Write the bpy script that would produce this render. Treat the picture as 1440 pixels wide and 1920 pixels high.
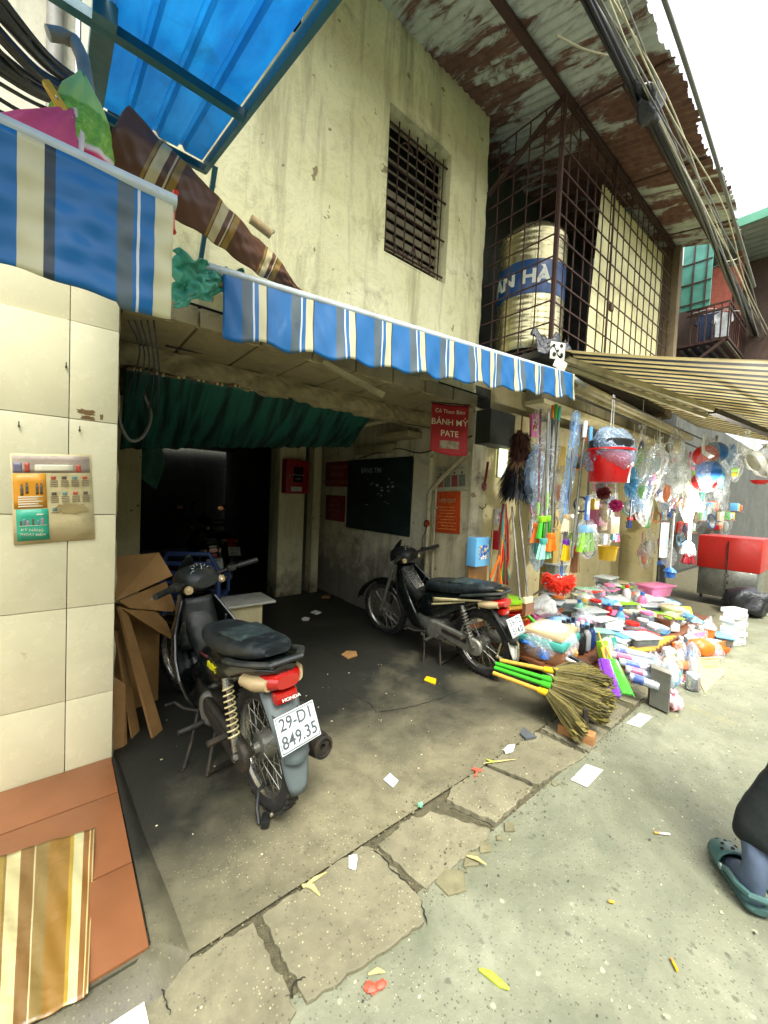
import bpy, bmesh, math, random
import numpy as np
from mathutils import Vector, Matrix, Euler
random.seed(7); rng = np.random.default_rng(7)
for o in list(bpy.data.objects): bpy.data.objects.remove(o)
SC = bpy.context.scene; COL = SC.collection
R = math.radians; PI = math.pi

# ------------------------------------------------------------------ camera
CAM_H = 1.4
FPX, IW, IH = 745.0, 1440.0, 1920.0
YAW, PITCH, ROLL = R(39.6), R(2.3), R(2.54)
cF = Vector((math.sin(YAW)*math.cos(PITCH), math.cos(YAW)*math.cos(PITCH), -math.sin(PITCH)))
cR0 = Vector((math.cos(YAW), -math.sin(YAW), 0)); cU0 = cR0.cross(cF)
cR = math.cos(ROLL)*cR0 + math.sin(ROLL)*cU0
cU = -math.sin(ROLL)*cR0 + math.cos(ROLL)*cU0
cC = Vector((0, 0, CAM_H))
cam = bpy.data.cameras.new('camera'); camo = bpy.data.objects.new('camera', cam); COL.objects.link(camo)
m = Matrix((cR, cU, -cF)).transposed().to_4x4(); m.translation = cC
camo.matrix_world = m
cam.sensor_fit = 'HORIZONTAL'; cam.sensor_width = 36.0; cam.lens = 36.0*FPX/IW
cam.clip_start = 0.02; cam.clip_end = 500
SC.camera = camo
def ray(x, y): return cF + cR*((x-IW/2)/FPX) - cU*((y-IH/2)/FPX)
def onz(x, y, z=0.0): d = ray(x, y); return cC + d*((z-cC.z)/d.z)      # survey of the place: photo pixel -> point on a known plane
def ony(x, y, Y): d = ray(x, y); return cC + d*((Y-cC.y)/d.y)
def onx(x, y, X): d = ray(x, y); return cC + d*((X-cC.x)/d.x)

# ------------------------------------------------------------------ sky, sun, exposure
SUN_EL, SUN_AZ = R(60), R(200)
world = bpy.data.worlds.new('World'); SC.world = world; world.use_nodes = True
wn = world.node_tree.nodes; wl = world.node_tree.links
for n in list(wn): wn.remove(n)
sky = wn.new('ShaderNodeTexSky'); sky.sky_type = 'NISHITA'; sky.sun_disc = False
sky.sun_elevation = SUN_EL; sky.sun_rotation = SUN_AZ
sky.air_density = 1.2; sky.dust_density = 4.0; sky.ozone_density = 1.0
hs = wn.new('ShaderNodeHueSaturation'); hs.inputs['Saturation'].default_value = 0.22; hs.inputs['Value'].default_value = 1.0
bg = wn.new('ShaderNodeBackground'); bg.inputs['Strength'].default_value = 0.15
wo = wn.new('ShaderNodeOutputWorld')
wl.new(sky.outputs[0], hs.inputs['Color']); wl.new(hs.outputs[0], bg.inputs['Color']); wl.new(bg.outputs[0], wo.inputs['Surface'])
sun = bpy.data.lights.new('sun', 'SUN'); sun.energy = 1.5; sun.angle = R(25); sun.color = (1.0, 0.97, 0.88)
suno = bpy.data.objects.new('sun', sun); COL.objects.link(suno)
sd = Vector((math.sin(SUN_AZ)*math.cos(SUN_EL), math.cos(SUN_AZ)*math.cos(SUN_EL), math.sin(SUN_EL)))
suno.rotation_euler = sd.to_track_quat('Z', 'Y').to_euler(); suno.location = sd*30
SC.view_settings.view_transform = 'Standard'; SC.view_settings.look = 'None'
SC.view_settings.exposure = 1.85; SC.view_settings.gamma = 1.0
SC.view_settings.use_curve_mapping = False
SC.render.engine = 'CYCLES'
SC.cycles.max_bounces = 6; SC.cycles.diffuse_bounces = 4; SC.cycles.glossy_bounces = 3; SC.cycles.transmission_bounces = 4; SC.cycles.transparent_max_bounces = 16

# ------------------------------------------------------------------ mesh helpers
class MB:
    """collects geometry for one mesh object"""
    def __init__(s): s.v = []; s.f = []; s.uv = {}; s.mi = []; s.cm = 0
    def _add(s, vs, fs, uvs=None):
        b = len(s.v); s.v += [tuple(v) for v in vs]
        for i, f in enumerate(fs):
            s.f.append([b+j for j in f]); s.mi.append(s.cm)
            if uvs: s.uv[len(s.f)-1] = [uvs[j] for j in f]
        return s
    def m(s, k): s.cm = k; return s
    def box(s, c, d, rot=None, taper=1.0):
        hx, hy, hz = d[0]/2, d[1]/2, d[2]/2
        vs = [Vector((x*hx*(taper if z > 0 else 1), y*hy*(taper if z > 0 else 1), z*hz)) for z in (-1, 1) for y in (-1, 1) for x in (-1, 1)]
        if rot is not None:
            M = rot if isinstance(rot, Matrix) else Euler(rot).to_matrix()
            vs = [M @ v for v in vs]
        c = Vector(c); vs = [v+c for v in vs]
        return s._add(vs, [(0,2,3,1),(4,5,7,6),(0,1,5,4),(2,6,7,3),(0,4,6,2),(1,3,7,5)])
    def cbox(s, c, d, r=0.01, rot=None):
        """box with chamfered edges"""
        hx, hy, hz = d[0]/2, d[1]/2, d[2]/2; r = min(r, hx*.9, hy*.9, hz*.9)
        bm = bmesh.new(); bmesh.ops.create_cube(bm, size=1)
        for v in bm.verts: v.co = Vector((v.co.x*d[0], v.co.y*d[1], v.co.z*d[2]))
        bmesh.ops.bevel(bm, geom=bm.edges[:], offset=r, segments=2, affect='EDGES', profile=.6)
        M = Matrix.Identity(3) if rot is None else (rot if isinstance(rot, Matrix) else Euler(rot).to_matrix())
        c = Vector(c); bm.verts.index_update()
        s._add([M @ v.co + c for v in bm.verts], [[v.index for v in f.verts] for f in bm.faces]); bm.free(); return s
    def bar(s, p0, p1, w, h, up=(0,0,1)):
        p0, p1 = Vector(p0), Vector(p1); d = (p1-p0); L = d.length; z = d.normalized()
        u = Vector(up); x = u.cross(z)
        if x.length < 1e-4: x = Vector((1,0,0)).cross(z)
        x.normalize(); y = z.cross(x)
        M = Matrix((x, y, z)).transposed()
        return s.box((p0+p1)/2, (w, h, L), M)
    def cyl(s, p0, p1, r0, r1=None, n=12, caps=True):
        if r1 is None: r1 = r0
        return s.tube([p0, p1], [r0, r1], n, caps)
    def tube(s, path, r, n=8, caps=True, closed=False, flat=1.0):
        P = [Vector(p) for p in path]; k = len(P)
        rs = r if isinstance(r, (list, tuple)) else [r]*k
        T = []
        for i in range(k):
            a = P[(i-1) % k] if closed else P[max(i-1, 0)]; b = P[(i+1) % k] if closed else P[min(i+1, k-1)]
            t = b-a; T.append(t.normalized() if t.length > 1e-9 else Vector((0,0,1)))
        ref = Vector((0,0,1)) if abs(T[0].z) < .9 else Vector((1,0,0))
        x = ref.cross(T[0]).normalized(); vs = []
        for i in range(k):
            x = (x - T[i]*x.dot(T[i]))
            if x.length < 1e-6: x = Vector((1,0,0)).cross(T[i])
            x.normalize(); y = T[i].cross(x)
            for j in range(n):
                a = 2*PI*j/n; vs.append(P[i] + (x*math.cos(a)*flat + y*math.sin(a))*rs[i])
        fs = []
        for i in range(k if closed else k-1):
            i2 = (i+1) % k
            for j in range(n):
                j2 = (j+1) % n; fs.append((i*n+j, i*n+j2, i2*n+j2, i2*n+j))
        if caps and not closed: fs += [tuple(range(n-1, -1, -1)), tuple((k-1)*n+j for j in range(n))]
        return s._add(vs, fs)
    def lathe(s, prof, o=(0,0,0), n=20, axis=(0,0,1), wob=0.0, close=False, arc=2*PI, sx=1, sy=1):
        """prof: list of (r, h)"""
        z = Vector(axis).normalized(); x = Vector((1,0,0)) if abs(z.x) < .9 else Vector((0,1,0))
        x = (x - z*x.dot(z)).normalized(); y = z.cross(x); o = Vector(o); vs = []
        full = abs(arc-2*PI) < 1e-6; nn = n if full else n+1
        for (r, h) in prof:
            for j in range(nn):
                a = arc*j/n; rr = r*(1+wob*math.sin(3*a+h*9)) if wob else r
                vs.append(o + x*math.cos(a)*rr*sx + y*math.sin(a)*rr*sy + z*h)
        fs = []; k = len(prof)
        for i in range(k if close else k-1):
            i2 = (i+1) % k
            for j in range(n if full else n):
                j2 = (j+1) % nn; fs.append((i*nn+j, i*nn+j2, i2*nn+j2, i2*nn+j))
        return s._add(vs, fs)
    def torus(s, c, axis, R0, r, n=40, k=8, prof=None):
        pr = [(R0+math.cos(2*PI*i/k)*r, math.sin(2*PI*i/k)*r) for i in range(k)] if prof is None else prof
        return s.lathe(pr, c, n, axis, close=True)
    def sheet(s, fn, nu, nv, uv=True):
        """fn(u, v) -> point, u and v in 0..1"""
        vs = []; uvs = []
        for j in range(nv+1):
            for i in range(nu+1):
                vs.append(fn(i/nu, j/nv)); uvs.append((i/nu, j/nv))
        fs = [(j*(nu+1)+i, j*(nu+1)+i+1, (j+1)*(nu+1)+i+1, (j+1)*(nu+1)+i) for j in range(nv) for i in range(nu)]
        return s._add(vs, fs, uvs)
    def poly(s, pts, h, z=None):
        """prism: list of 3-D points extruded by vector h"""
        P = [Vector(p) for p in pts]; h = Vector(h); k = len(P)
        vs = P + [p+h for p in P]
        fs = [tuple(range(k-1, -1, -1)), tuple(range(k, 2*k))] + [(i, (i+1) % k, (i+1) % k+k, i+k) for i in range(k)]
        return s._add(vs, fs)
    def loft(s, rings, caps=True):
        n = len(rings[0]); vs = [p for r in rings for p in r]; fs = []
        for i in range(len(rings)-1):
            for j in range(n):
                j2 = (j+1) % n; fs.append((i*n+j, i*n+j2, (i+1)*n+j2, (i+1)*n+j))
        if caps: fs += [tuple(range(n-1, -1, -1)), tuple((len(rings)-1)*n+j for j in range(n))]
        return s._add(vs, fs)
    def blob(s, c, r, sub=2, noise=0.0, seed=0, flatz=None):
        bm = bmesh.new(); bmesh.ops.create_icosphere(bm, subdivisions=sub, radius=1.0); rr = np.random.default_rng(seed)
        k = rr.normal(size=(7, 3)); ph = rr.uniform(0, 6, 7); rv = Vector(r) if not isinstance(r, (int, float)) else Vector((r, r, r)); c = Vector(c)
        vs = []
        for v in bm.verts:
            d = 1.0
            if noise: d += noise*sum(math.sin(2.2*(k[q][0]*v.co.x+k[q][1]*v.co.y+k[q][2]*v.co.z)*(1+.5*q)+ph[q])/(1+q*.6) for q in range(7))*.45
            p = Vector((v.co.x*rv.x*d, v.co.y*rv.y*d, v.co.z*rv.z*d))
            if flatz is not None: p.z = max(p.z, flatz)
            vs.append(p+c)
        bm.verts.index_update()
        s._add(vs, [[v.index for v in f.verts] for f in bm.faces]); bm.free(); return s
    def build(s, name, mats, parent=None, smooth=None, loc=None, rot=None, bevel=0, solid=0, angle=40, sub=0):
        me = bpy.data.meshes.new(name); me.from_pydata(s.v, [], s.f)
        if not isinstance(mats, (list, tuple)): mats = [mats]
        for mm in mats: me.materials.append(mm)
        if len(mats) > 1: me.polygons.foreach_set('material_index', s.mi)
        if s.uv:
            ul = me.uv_layers.new(name='UVMap')
            for p in me.polygons:
                if p.index in s.uv:
                    for li, u in zip(p.loop_indices, s.uv[p.index]): ul.data[li].uv = u
        me.update()
        if smooth is None: smooth = angle
        if smooth:
            me.polygons.foreach_set('use_smooth', [True]*len(me.polygons))
            try: me.set_sharp_from_angle(angle=R(smooth))
            except Exception: pass
        o = bpy.data.objects.new(name, me); COL.objects.link(o)
        if parent is not None: o.parent = parent
        if loc is not None: o.location = loc
        if rot is not None: o.rotation_euler = rot
        if solid: md = o.modifiers.new('solid', 'SOLIDIFY'); md.thickness = solid; md.offset = 0
        if bevel: md = o.modifiers.new('bevel', 'BEVEL'); md.width = bevel; md.segments = 2; md.limit_method = 'ANGLE'; md.angle_limit = R(35)
        if sub: md = o.modifiers.new('sub', 'SUBSURF'); md.levels = sub; md.render_levels = sub
        return o
def tag(o, label=None, cat=None, group=None, kind=None):
    if label: o['label'] = label
    if cat: o['category'] = cat
    if group: o['group'] = group
    if kind: o['kind'] = kind
    return o
def thing(name, label, cat, loc=(0,0,0), rz=0.0, group=None, rot=None, kind=None):
    o = bpy.data.objects.new(name, None); COL.objects.link(o); o.location = loc
    o.rotation_euler = rot if rot is not None else (0, 0, rz); o.empty_display_size = .1
    return tag(o, label, cat, group, kind)
def share(o, name, parent, loc=None, rot=None, scale=None):
    c = o.copy(); c.name = name; COL.objects.link(c); c.parent = parent
    if loc is not None: c.location = loc
    if rot is not None: c.rotation_euler = rot
    if scale is not None: c.scale = scale
    return c
def copy_tree(o, parent=None):
    c = o.copy(); COL.objects.link(c); c.parent = parent
    for ch in list(o.children): copy_tree(ch, c)
    return c
def text(body, size, mat, name='lettering', parent=None, loc=(0,0,0), rot=(0,0,0), extrude=0.0008, align='CENTER', bold=0.0, sx=1.0, bend=None, shear=0):
    cu = bpy.data.curves.new(name, 'FONT'); cu.body = body; cu.size = size; cu.align_x = align; cu.align_y = 'CENTER'
    cu.extrude = extrude; cu.offset = bold; cu.resolution_u = 3; cu.shear = shear
    t = bpy.data.objects.new('tmp_text', cu); COL.objects.link(t)
    dg = bpy.context.evaluated_depsgraph_get(); me = bpy.data.meshes.new_from_object(t.evaluated_get(dg))
    bpy.data.objects.remove(t); bpy.data.curves.remove(cu)
    for v in me.vertices:
        v.co.x *= sx
        if bend: v.co = bend(v.co)
    me.materials.clear(); me.materials.append(mat); me.name = name
    o = bpy.data.objects.new(name, me); COL.objects.link(o)
    if parent: o.parent = parent
    o.location = loc; o.rotation_euler = rot
    return o

# ------------------------------------------------------------------ materials
MATS = {}
def lin(c):
    return tuple(((x/12.92) if x <= .04045 else ((x+.055)/1.055)**2.4) for x in c)
def hexc(h): return lin(tuple(int(h[i:i+2], 16)/255 for i in (0, 2, 4)))
class N:
    """small node-graph helper"""
    def __init__(s, name):
        s.mat = bpy.data.materials.new(name); s.mat.use_nodes = True; s.t = s.mat.node_tree
        s.b = s.t.nodes['Principled BSDF']; s.out = s.t.nodes['Material Output']
    def n(s, typ, **kw):
        x = s.t.nodes.new('ShaderNode'+typ)
        for k, v in kw.items(): setattr(x, k, v)
        return x
    def l(s, a, b): s.t.links.new(a, b); return s
    def coord(s, kind='Object', scale=(1,1,1), rot=(0,0,0)):
        if kind == 'World': src = s.n('NewGeometry').outputs['Position']
        else: src = s.n('TexCoord').outputs[kind]
        mp = s.n('Mapping'); mp.inputs['Scale'].default_value = scale; mp.inputs['Rotation'].default_value = rot
        s.l(src, mp.inputs['Vector']); return mp.outputs[0]
    def noise(s, vec, scale, detail=5, rough=.6, dist=0.0):
        x = s.n('TexNoise'); x.inputs['Scale'].default_value = scale; x.inputs['Detail'].default_value = detail
        x.inputs['Roughness'].default_value = rough; x.inputs['Distortion'].default_value = dist
        s.l(vec, x.inputs['Vector']); return x.outputs['Fac']
    def ramp(s, fac, stops, interp='LINEAR'):
        r = s.n('ValToRGB'); r.color_ramp.interpolation = interp; e = r.color_ramp.elements
        while len(e) < len(stops): e.new(0.5)
        for el, (p, c) in zip(e, stops):
            el.position = p; el.color = (c, c, c, 1) if isinstance(c, (int, float)) else (*c[:3], 1)
        s.l(fac, r.inputs[0]); return r.outputs[0]
    def mix(s, fac, a, b, typ='MIX'):
        x = s.n('Mix', data_type='RGBA', blend_type=typ)
        for sock, val in ((x.inputs[0], fac), (x.inputs[6], a), (x.inputs[7], b)):
            if isinstance(val, bpy.types.NodeSocket): s.l(val, sock)
            elif isinstance(val, (int, float)): sock.default_value = val
            else: sock.default_value = (*val[:3], 1)
        return x.outputs[2]
    def math(s, op, a, b=0.0, clamp=False):
        x = s.n('Math', operation=op); x.use_clamp = clamp
        for sock, val in ((x.inputs[0], a), (x.inputs[1], b)):
            if isinstance(val, bpy.types.NodeSocket): s.l(val, sock)
            else: sock.default_value = val
        return x.outputs[0]
    def sep(s, vec):
        x = s.n('SeparateXYZ'); s.l(vec, x.inputs[0]); return x.outputs
    def bump(s, h, strength=.3, dist=.01):
        b = s.n('Bump'); b.inputs['Strength'].default_value = strength; b.inputs['Distance'].default_value = dist
        s.l(h, b.inputs['Height']); s.l(b.outputs[0], s.b.inputs['Normal']); return s
    def set(s, **kw):
        for k, v in kw.items():
            sock = s.b.inputs[k.replace('_', ' ')]
            if isinstance(v, bpy.types.NodeSocket): s.l(v, sock)
            elif isinstance(v, (tuple, list)) and len(v) == 3: sock.default_value = (*v, 1)
            else: sock.default_value = v
        return s
def pm(name, col, rough=.55, metal=0.0, var=.25, scale=9.0, bump=.15, dirt=None, dirtamt=.35, spec=.5, bdist=.004, alpha=1.0, trans=0.0, coat=0.0, emit=None, estr=0.0, sheen=0.0, transl=0.0):
    """general procedural material: base colour with noise variation, worn dirt, roughness break-up and relief"""
    if name in MATS: return MATS[name]
    if isinstance(col, str): col = hexc(col)
    g = N(name); v = g.coord('Object')
    n1 = g.noise(v, scale, 6, .62); n2 = g.noise(v, scale*5.3, 4, .6)
    c = g.mix(g.ramp(n1, [(.3, 0.0), (.72, 1.0)]), tuple(x*(1-var) for x in col), tuple(min(1, x*(1+var*.45)) for x in col))
    if dirt is not None:
        n3 = g.noise(v, scale*.7, 7, .7, .6)
        c = g.mix(g.ramp(n3, [(.48, 0.0), (.7, dirtamt)]), c, hexc(dirt) if isinstance(dirt, str) else dirt)
    rr = g.ramp(n2, [(.25, max(.03, rough-.1)), (.8, min(1, rough+.12))])
    g.set(Base_Color=c, Roughness=rr, Metallic=metal)
    g.b.inputs['Specular IOR Level'].default_value = spec
    if coat: g.b.inputs['Coat Weight'].default_value = coat; g.b.inputs['Coat Roughness'].default_value = .08
    if alpha < 1: g.b.inputs['Alpha'].default_value = alpha
    if trans: g.b.inputs['Transmission Weight'].default_value = trans
    if emit is not None: g.b.inputs['Emission Color'].default_value = (*emit, 1); g.b.inputs['Emission Strength'].default_value = estr
    if sheen: g.b.inputs['Sheen Weight'].default_value = sheen
    if bump: g.bump(n2, bump, bdist)
    if transl:
        tr = g.n('BsdfTranslucent'); g.l(c, tr.inputs[0]); mx = g.n('MixShader'); mx.inputs[0].default_value = transl
        g.l(g.b.outputs[0], mx.inputs[1]); g.l(tr.outputs[0], mx.inputs[2]); g.l(mx.outputs[0], g.out.inputs['Surface'])
    MATS[name] = g.mat; return g.mat
def stripes(name, stops, rep=1.0, axis=0, rough=.45, transl=.25, mirror=None, grime=.25, gcol=(.10,.09,.06), wr=.3, off=0.0):
    """striped fabric: constant bands across u (or v) of the sheet's own UV, repeated"""
    g = N(name); uv = g.n('TexCoord').outputs['UV']; u = g.sep(uv)[axis]
    if mirror is not None:
        lo = g.math('MULTIPLY', u, rep); hi = g.math('MULTIPLY', g.math('SUBTRACT', 2*mirror, u), rep)
        sel = g.math('GREATER_THAN', u, mirror); d = g.math('SUBTRACT', hi, lo); t = g.math('ADD', lo, g.math('MULTIPLY', sel, d))
        t = g.math('ADD', t, 50.0+off)
    else: t = g.math('ADD', g.math('MULTIPLY', u, rep), off)
    fr = g.math('FRACT', t)
    c = g.ramp(fr, stops, 'CONSTANT')
    v = g.coord('Object'); n1 = g.noise(v, 6, 6, .65); n2 = g.noise(v, 45, 3, .6)
    c = g.mix(g.ramp(n1, [(.42, 0.0), (.75, grime)]), c, gcol)
    w = g.noise(g.coord('Object', (2.2, 2.2, 1.2)), 2.2, 3, .5, .6)
    g.set(Base_Color=c, Roughness=g.ramp(n1, [(.3, rough-.08), (.7, rough+.15)]))
    g.bump(g.math('ADD', w, g.math('MULTIPLY', n2, .03)), wr, .05)
    if transl:
        tr = g.n('BsdfTranslucent'); g.l(c, tr.inputs[0]); mx = g.n('MixShader'); mx.inputs[0].default_value = transl
        g.l(g.b.outputs[0], mx.inputs[1]); g.l(tr.outputs[0], mx.inputs[2]); g.l(mx.outputs[0], g.out.inputs['Surface'])
    MATS[name] = g.mat; return g.mat
def film(name, col=(.9,.95,1.0), clear=.75, rough=.18, crinkle=.6):
    """crinkled clear plastic: mostly see-through with glossy creases"""
    if name in MATS: return MATS[name]
    g = N(name); v = g.coord('Object'); n = g.noise(v, 12, 3, .55, 1.2)
    g.set(Base_Color=col, Roughness=rough); g.b.inputs['Specular IOR Level'].default_value = 1.0
    g.bump(n, crinkle, .03); n9 = g.noise(v, 6, 3, .55, 2.0); lw = g.n('LayerWeight'); lw.inputs[0].default_value = .35
    tp = g.n('BsdfTransparent'); tp.inputs[0].default_value = (*[min(1, .6+.4*x) for x in col], 1)
    mx = g.n('MixShader'); crs = g.ramp(n9, [(.475, 0.0), (.5, .40), (.525, 0.0)]); g.l(g.math('SUBTRACT', clear, g.math('ADD', g.math('MULTIPLY', crs, .8), g.math('MULTIPLY', lw.outputs['Facing'], .22)), True), mx.inputs[0])
    g.l(g.b.outputs[0], mx.inputs[1]); g.l(tp.outputs[0], mx.inputs[2]); g.l(mx.outputs[0], g.out.inputs['Surface'])
    MATS[name] = g.mat; return g.mat
# ================================================================== surface materials
def m_road():
    g = N('road_concrete'); v = g.coord('World')
    big = g.noise(v, 1.1, 7, .68, .6); mid = g.noise(v, 7, 6, .7, .3); fine = g.noise(v, 60, 4, .7)
    c = g.mix(g.ramp(big, [(.38, 0.0), (.62, 1.0)]), hexc('62644f'), hexc('83856f'))
    c = g.mix(g.ramp(mid, [(.35, .55), (.6, 0.0)]), c, hexc('585e4a'))
    yel = g.noise(v, 1.7, 4, .6, .8); c = g.mix(g.ramp(yel, [(.6, 0.0), (.72, .5)]), c, hexc('7f7a4a'))
    vo = g.n('TexVoronoi', feature='F1'); vo.inputs['Scale'].default_value = 120; vo.inputs['Randomness'].default_value = 1; g.l(v, vo.inputs['Vector'])
    vo.inputs['Detail'].default_value = 0
    pick = g.sep(vo.outputs['Color'])[0]
    lightst = g.math('MULTIPLY', g.ramp(g.math('ADD', vo.outputs['Distance'], g.math('MULTIPLY', fine, .35)), [(.36, 1.0), (.52, 0.0)]), g.ramp(pick, [(.78, 0.0), (.95, .9)]))
    darkst = g.math('MULTIPLY', g.ramp(vo.outputs['Distance'], [(.25, 1.0), (.45, 0.0)]), g.ramp(pick, [(.12, 1.0), (.16, 0.0)]))
    vb = g.n('TexVoronoi', feature='F1'); vb.inputs['Scale'].default_value = 26; g.l(v, vb.inputs['Vector'])
    pb = g.sep(vb.outputs['Color'])[1]
    bigst = g.math('MULTIPLY', g.ramp(g.math('ADD', vb.outputs['Distance'], g.math('MULTIPLY', fine, .5)), [(.36, 1.0), (.5, 0.0)]), g.ramp(pb, [(.9, 0.0), (.97, .6)]))
    bigdk = g.math('MULTIPLY', g.ramp(g.math('ADD', vb.outputs['Distance'], g.math('MULTIPLY', fine, .5)), [(.34, 1.0), (.55, 0.0)]), g.ramp(pb, [(.08, .7), (.17, 0.0)]))
    c = g.mix(g.math('MULTIPLY', g.math('MULTIPLY', lightst, .6), g.ramp(mid, [(.4, .2), (.62, 1.0)])), c, hexc('b9bda2')); c = g.mix(g.math('MULTIPLY', darkst, .75), c, hexc('3c4034'))
    c = g.mix(bigst, c, hexc('a9ad92')); c = g.mix(bigdk, c, hexc('494c3c'))
    wh = g.noise(v, 2.6, 6, .75, 1.0); c = g.mix(g.ramp(wh, [(.66, 0.0), (.76, .55)]), c, hexc('a6aa9c'))
    g.set(Base_Color=c, Roughness=g.ramp(mid, [(.3, .62), (.7, .92)]))
    h = g.math('ADD', g.math('MULTIPLY', fine, .5), g.math('ADD', g.math('MULTIPLY', lightst, .35), g.math('SUBTRACT', g.math('MULTIPLY', mid, .8), g.math('MULTIPLY', bigdk, .6))))
    g.bump(h, .55, .008); return g.mat
def m_slab(name, a, b, oil_shade=0.0, speck=.75):
    g = N(name); v = g.coord('World')
    big = g.noise(v, 1.6, 6, .62, .7); mid = g.noise(v, 9, 6, .7, .3); fine = g.noise(v, 70, 4, .7)
    c = g.mix(g.ramp(big, [(.36, 0.0), (.64, 1.0)]), hexc(a), hexc(b))
    c = g.mix(g.ramp(mid, [(.34, .5), (.58, 0.0)]), c, hexc('4d4a38'))
    vo = g.n('TexVoronoi'); vo.inputs['Scale'].default_value = 105; g.l(v, vo.inputs['Vector']); pick = g.sep(vo.outputs['Color'])[0]
    area = g.ramp(g.noise(v, 2.2, 4, .6, .6), [(.42, .15), (.6, 1.0)])
    st = g.math('MULTIPLY', g.math('MULTIPLY', g.ramp(g.math('ADD', vo.outputs['Distance'], g.math('MULTIPLY', fine, .4)), [(.38, 1.0), (.55, 0.0)]), g.ramp(pick, [(.74, 0.0), (.92, speck)])), area)
    c = g.mix(st, c, hexc('b3ae88'))
    dk = g.math('MULTIPLY', g.ramp(vo.outputs['Distance'], [(.2, 1.0), (.45, 0.0)]), g.ramp(pick, [(.1, .6), (.13, 0.0)]))
    c = g.mix(dk, c, hexc('2e2d24'))
    rough = g.ramp(mid, [(.3, .6), (.7, .9)])
    if oil_shade:
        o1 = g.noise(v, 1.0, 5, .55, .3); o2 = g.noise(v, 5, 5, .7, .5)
        y = g.sep(v)[1]; xx = g.sep(v)[0]; zone = g.ramp(g.math('ADD', g.math('MULTIPLY', g.math('SUBTRACT', y, 1.42), .75), g.math('MULTIPLY', g.ramp(g.math('MULTIPLY', g.math('SUBTRACT', 1.35, xx), .9), [(.0, 0.0), (1.0, 1.0)]), g.ramp(g.math('MULTIPLY', g.math('SUBTRACT', y, 1.2), 2.0), [(.0, 0.0), (1.0, .5)]))), [(.0, 0.0), (1.0, 1.0)])  # oil stain and passage shade painted together, darker inward and to the left
        mk = g.ramp(g.math('ADD', g.math('ADD', o1, g.math('MULTIPLY', o2, .2)), g.math('MULTIPLY', zone, .42)), [(.50, 0.0), (.86, oil_shade)])
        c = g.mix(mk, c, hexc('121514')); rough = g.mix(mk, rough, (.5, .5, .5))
    g.set(Base_Color=c, Roughness=rough)
    g.bump(g.math('ADD', g.math('MULTIPLY', fine, .4), g.math('ADD', g.math('MULTIPLY', mid, .9), g.math('MULTIPLY', st, .3))), .5, .007); return g.mat
def m_plaster(name, a, b, grime, g1=.6, streak=.5, low=None, lowz=(0, 1.0), stain=.5):
    """old painted plaster: clouds, runs of dirt down the wall, chips"""
    g = N(name); v = g.coord('World')
    big = g.noise(v, 1.3, 6, .6, .5); mid = g.noise(v, 6, 7, .68, .4); fine = g.noise(v, 55, 5, .7)
    st = g.noise(g.coord('World', (9, 9, .9)), 1.0, 6, .65, .3)
    c = g.mix(g.ramp(big, [(.35, 0.0), (.65, 1.0)]), hexc(a), hexc(b))
    c = g.mix(g.ramp(st, [(.5, 0.0), (.72, streak)]), c, hexc(grime))
    blot = g.math('MULTIPLY', g.ramp(g.noise(v, 2.4, 7, .72, .8), [(.52, 0.0), (.68, 1.0)]), g.ramp(mid, [(.4, 0.0), (.62, stain)]))
    c = g.mix(blot, c, hexc(grime))
    chip = g.math('MULTIPLY', g.ramp(g.noise(v, 11, 3, .5, .2), [(.70, 0.0), (.715, 1.0)]), .8)
    c = g.mix(chip, c, hexc('7d6d45'))
    hair = g.ramp(g.noise(v, 3.1, 9, .8, 2.0), [(.485, 0.0), (.5, .5), (.515, 0.0)]); c = g.mix(g.math('MULTIPLY', hair, .6), c, hexc(grime))
    if low:
        z = g.sep(v)[2]; t = g.n('MapRange'); t.inputs[1].default_value = lowz[1]; t.inputs[2].default_value = lowz[0]
        g.l(z, t.inputs[0]); mk = g.ramp(g.math('ADD', t.outputs[0], g.math('MULTIPLY', g.math('SUBTRACT', mid, .5), 1.1)), [(.25, 0.0), (.75, .85)])
        c = g.mix(mk, c, hexc(low))
    g.set(Base_Color=c, Roughness=g.ramp(mid, [(.3, .7), (.7, .93)]))
    g.bump(g.math('ADD', g.math('MULTIPLY', fine, .25), g.math('ADD', g.math('MULTIPLY', mid, .9), g.math('MULTIPLY', chip, -.7))), .45, .012); return g.mat
def m_rust(name, base, r1='5e4339', r2='7a5c4c', cover=.5, metal=.3, stretch=(7, .9, 7)):
    g = N(name); v = g.coord('World', stretch); w = g.coord('World')
    n1 = g.noise(v, .75, 8, .72, .7); n2 = g.noise(w, 14, 6, .7); n3 = g.noise(w, .9, 4, .6, .5)
    zin = g.mix(g.ramp(n2, [(.3, 0.0), (.7, 1.0)]), tuple(x*.75 for x in hexc(base)), hexc(base))
    rust = g.mix(g.ramp(n2, [(.35, 0.0), (.65, 1.0)]), hexc(r1), hexc(r2))
    k = g.ramp(g.math('ADD', n1, g.math('MULTIPLY', g.math('SUBTRACT', n3, .5), .9)), [(1-cover-.03, 0.0), (1-cover+.05, 1.0)])
    g.set(Base_Color=g.mix(k, zin, rust), Roughness=g.mix(k, (.5,.5,.5), (.9,.9,.9)), Metallic=g.math('MULTIPLY', g.math('SUBTRACT', 1.0, k), metal))
    g.bump(g.math('ADD', n2, k), .35, .004); return g.mat
M_ROAD = m_road()
M_SLAB = m_slab('pavement_slab', '69654e', '7f7a60')
M_FLOOR = m_slab('passage_floor', '66624a', '7b755a', oil_shade=.93)
M_DIRT = pm('joint_dirt', '57523a', .95, var=.5, scale=30, bump=.8, bdist=.01)
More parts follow.
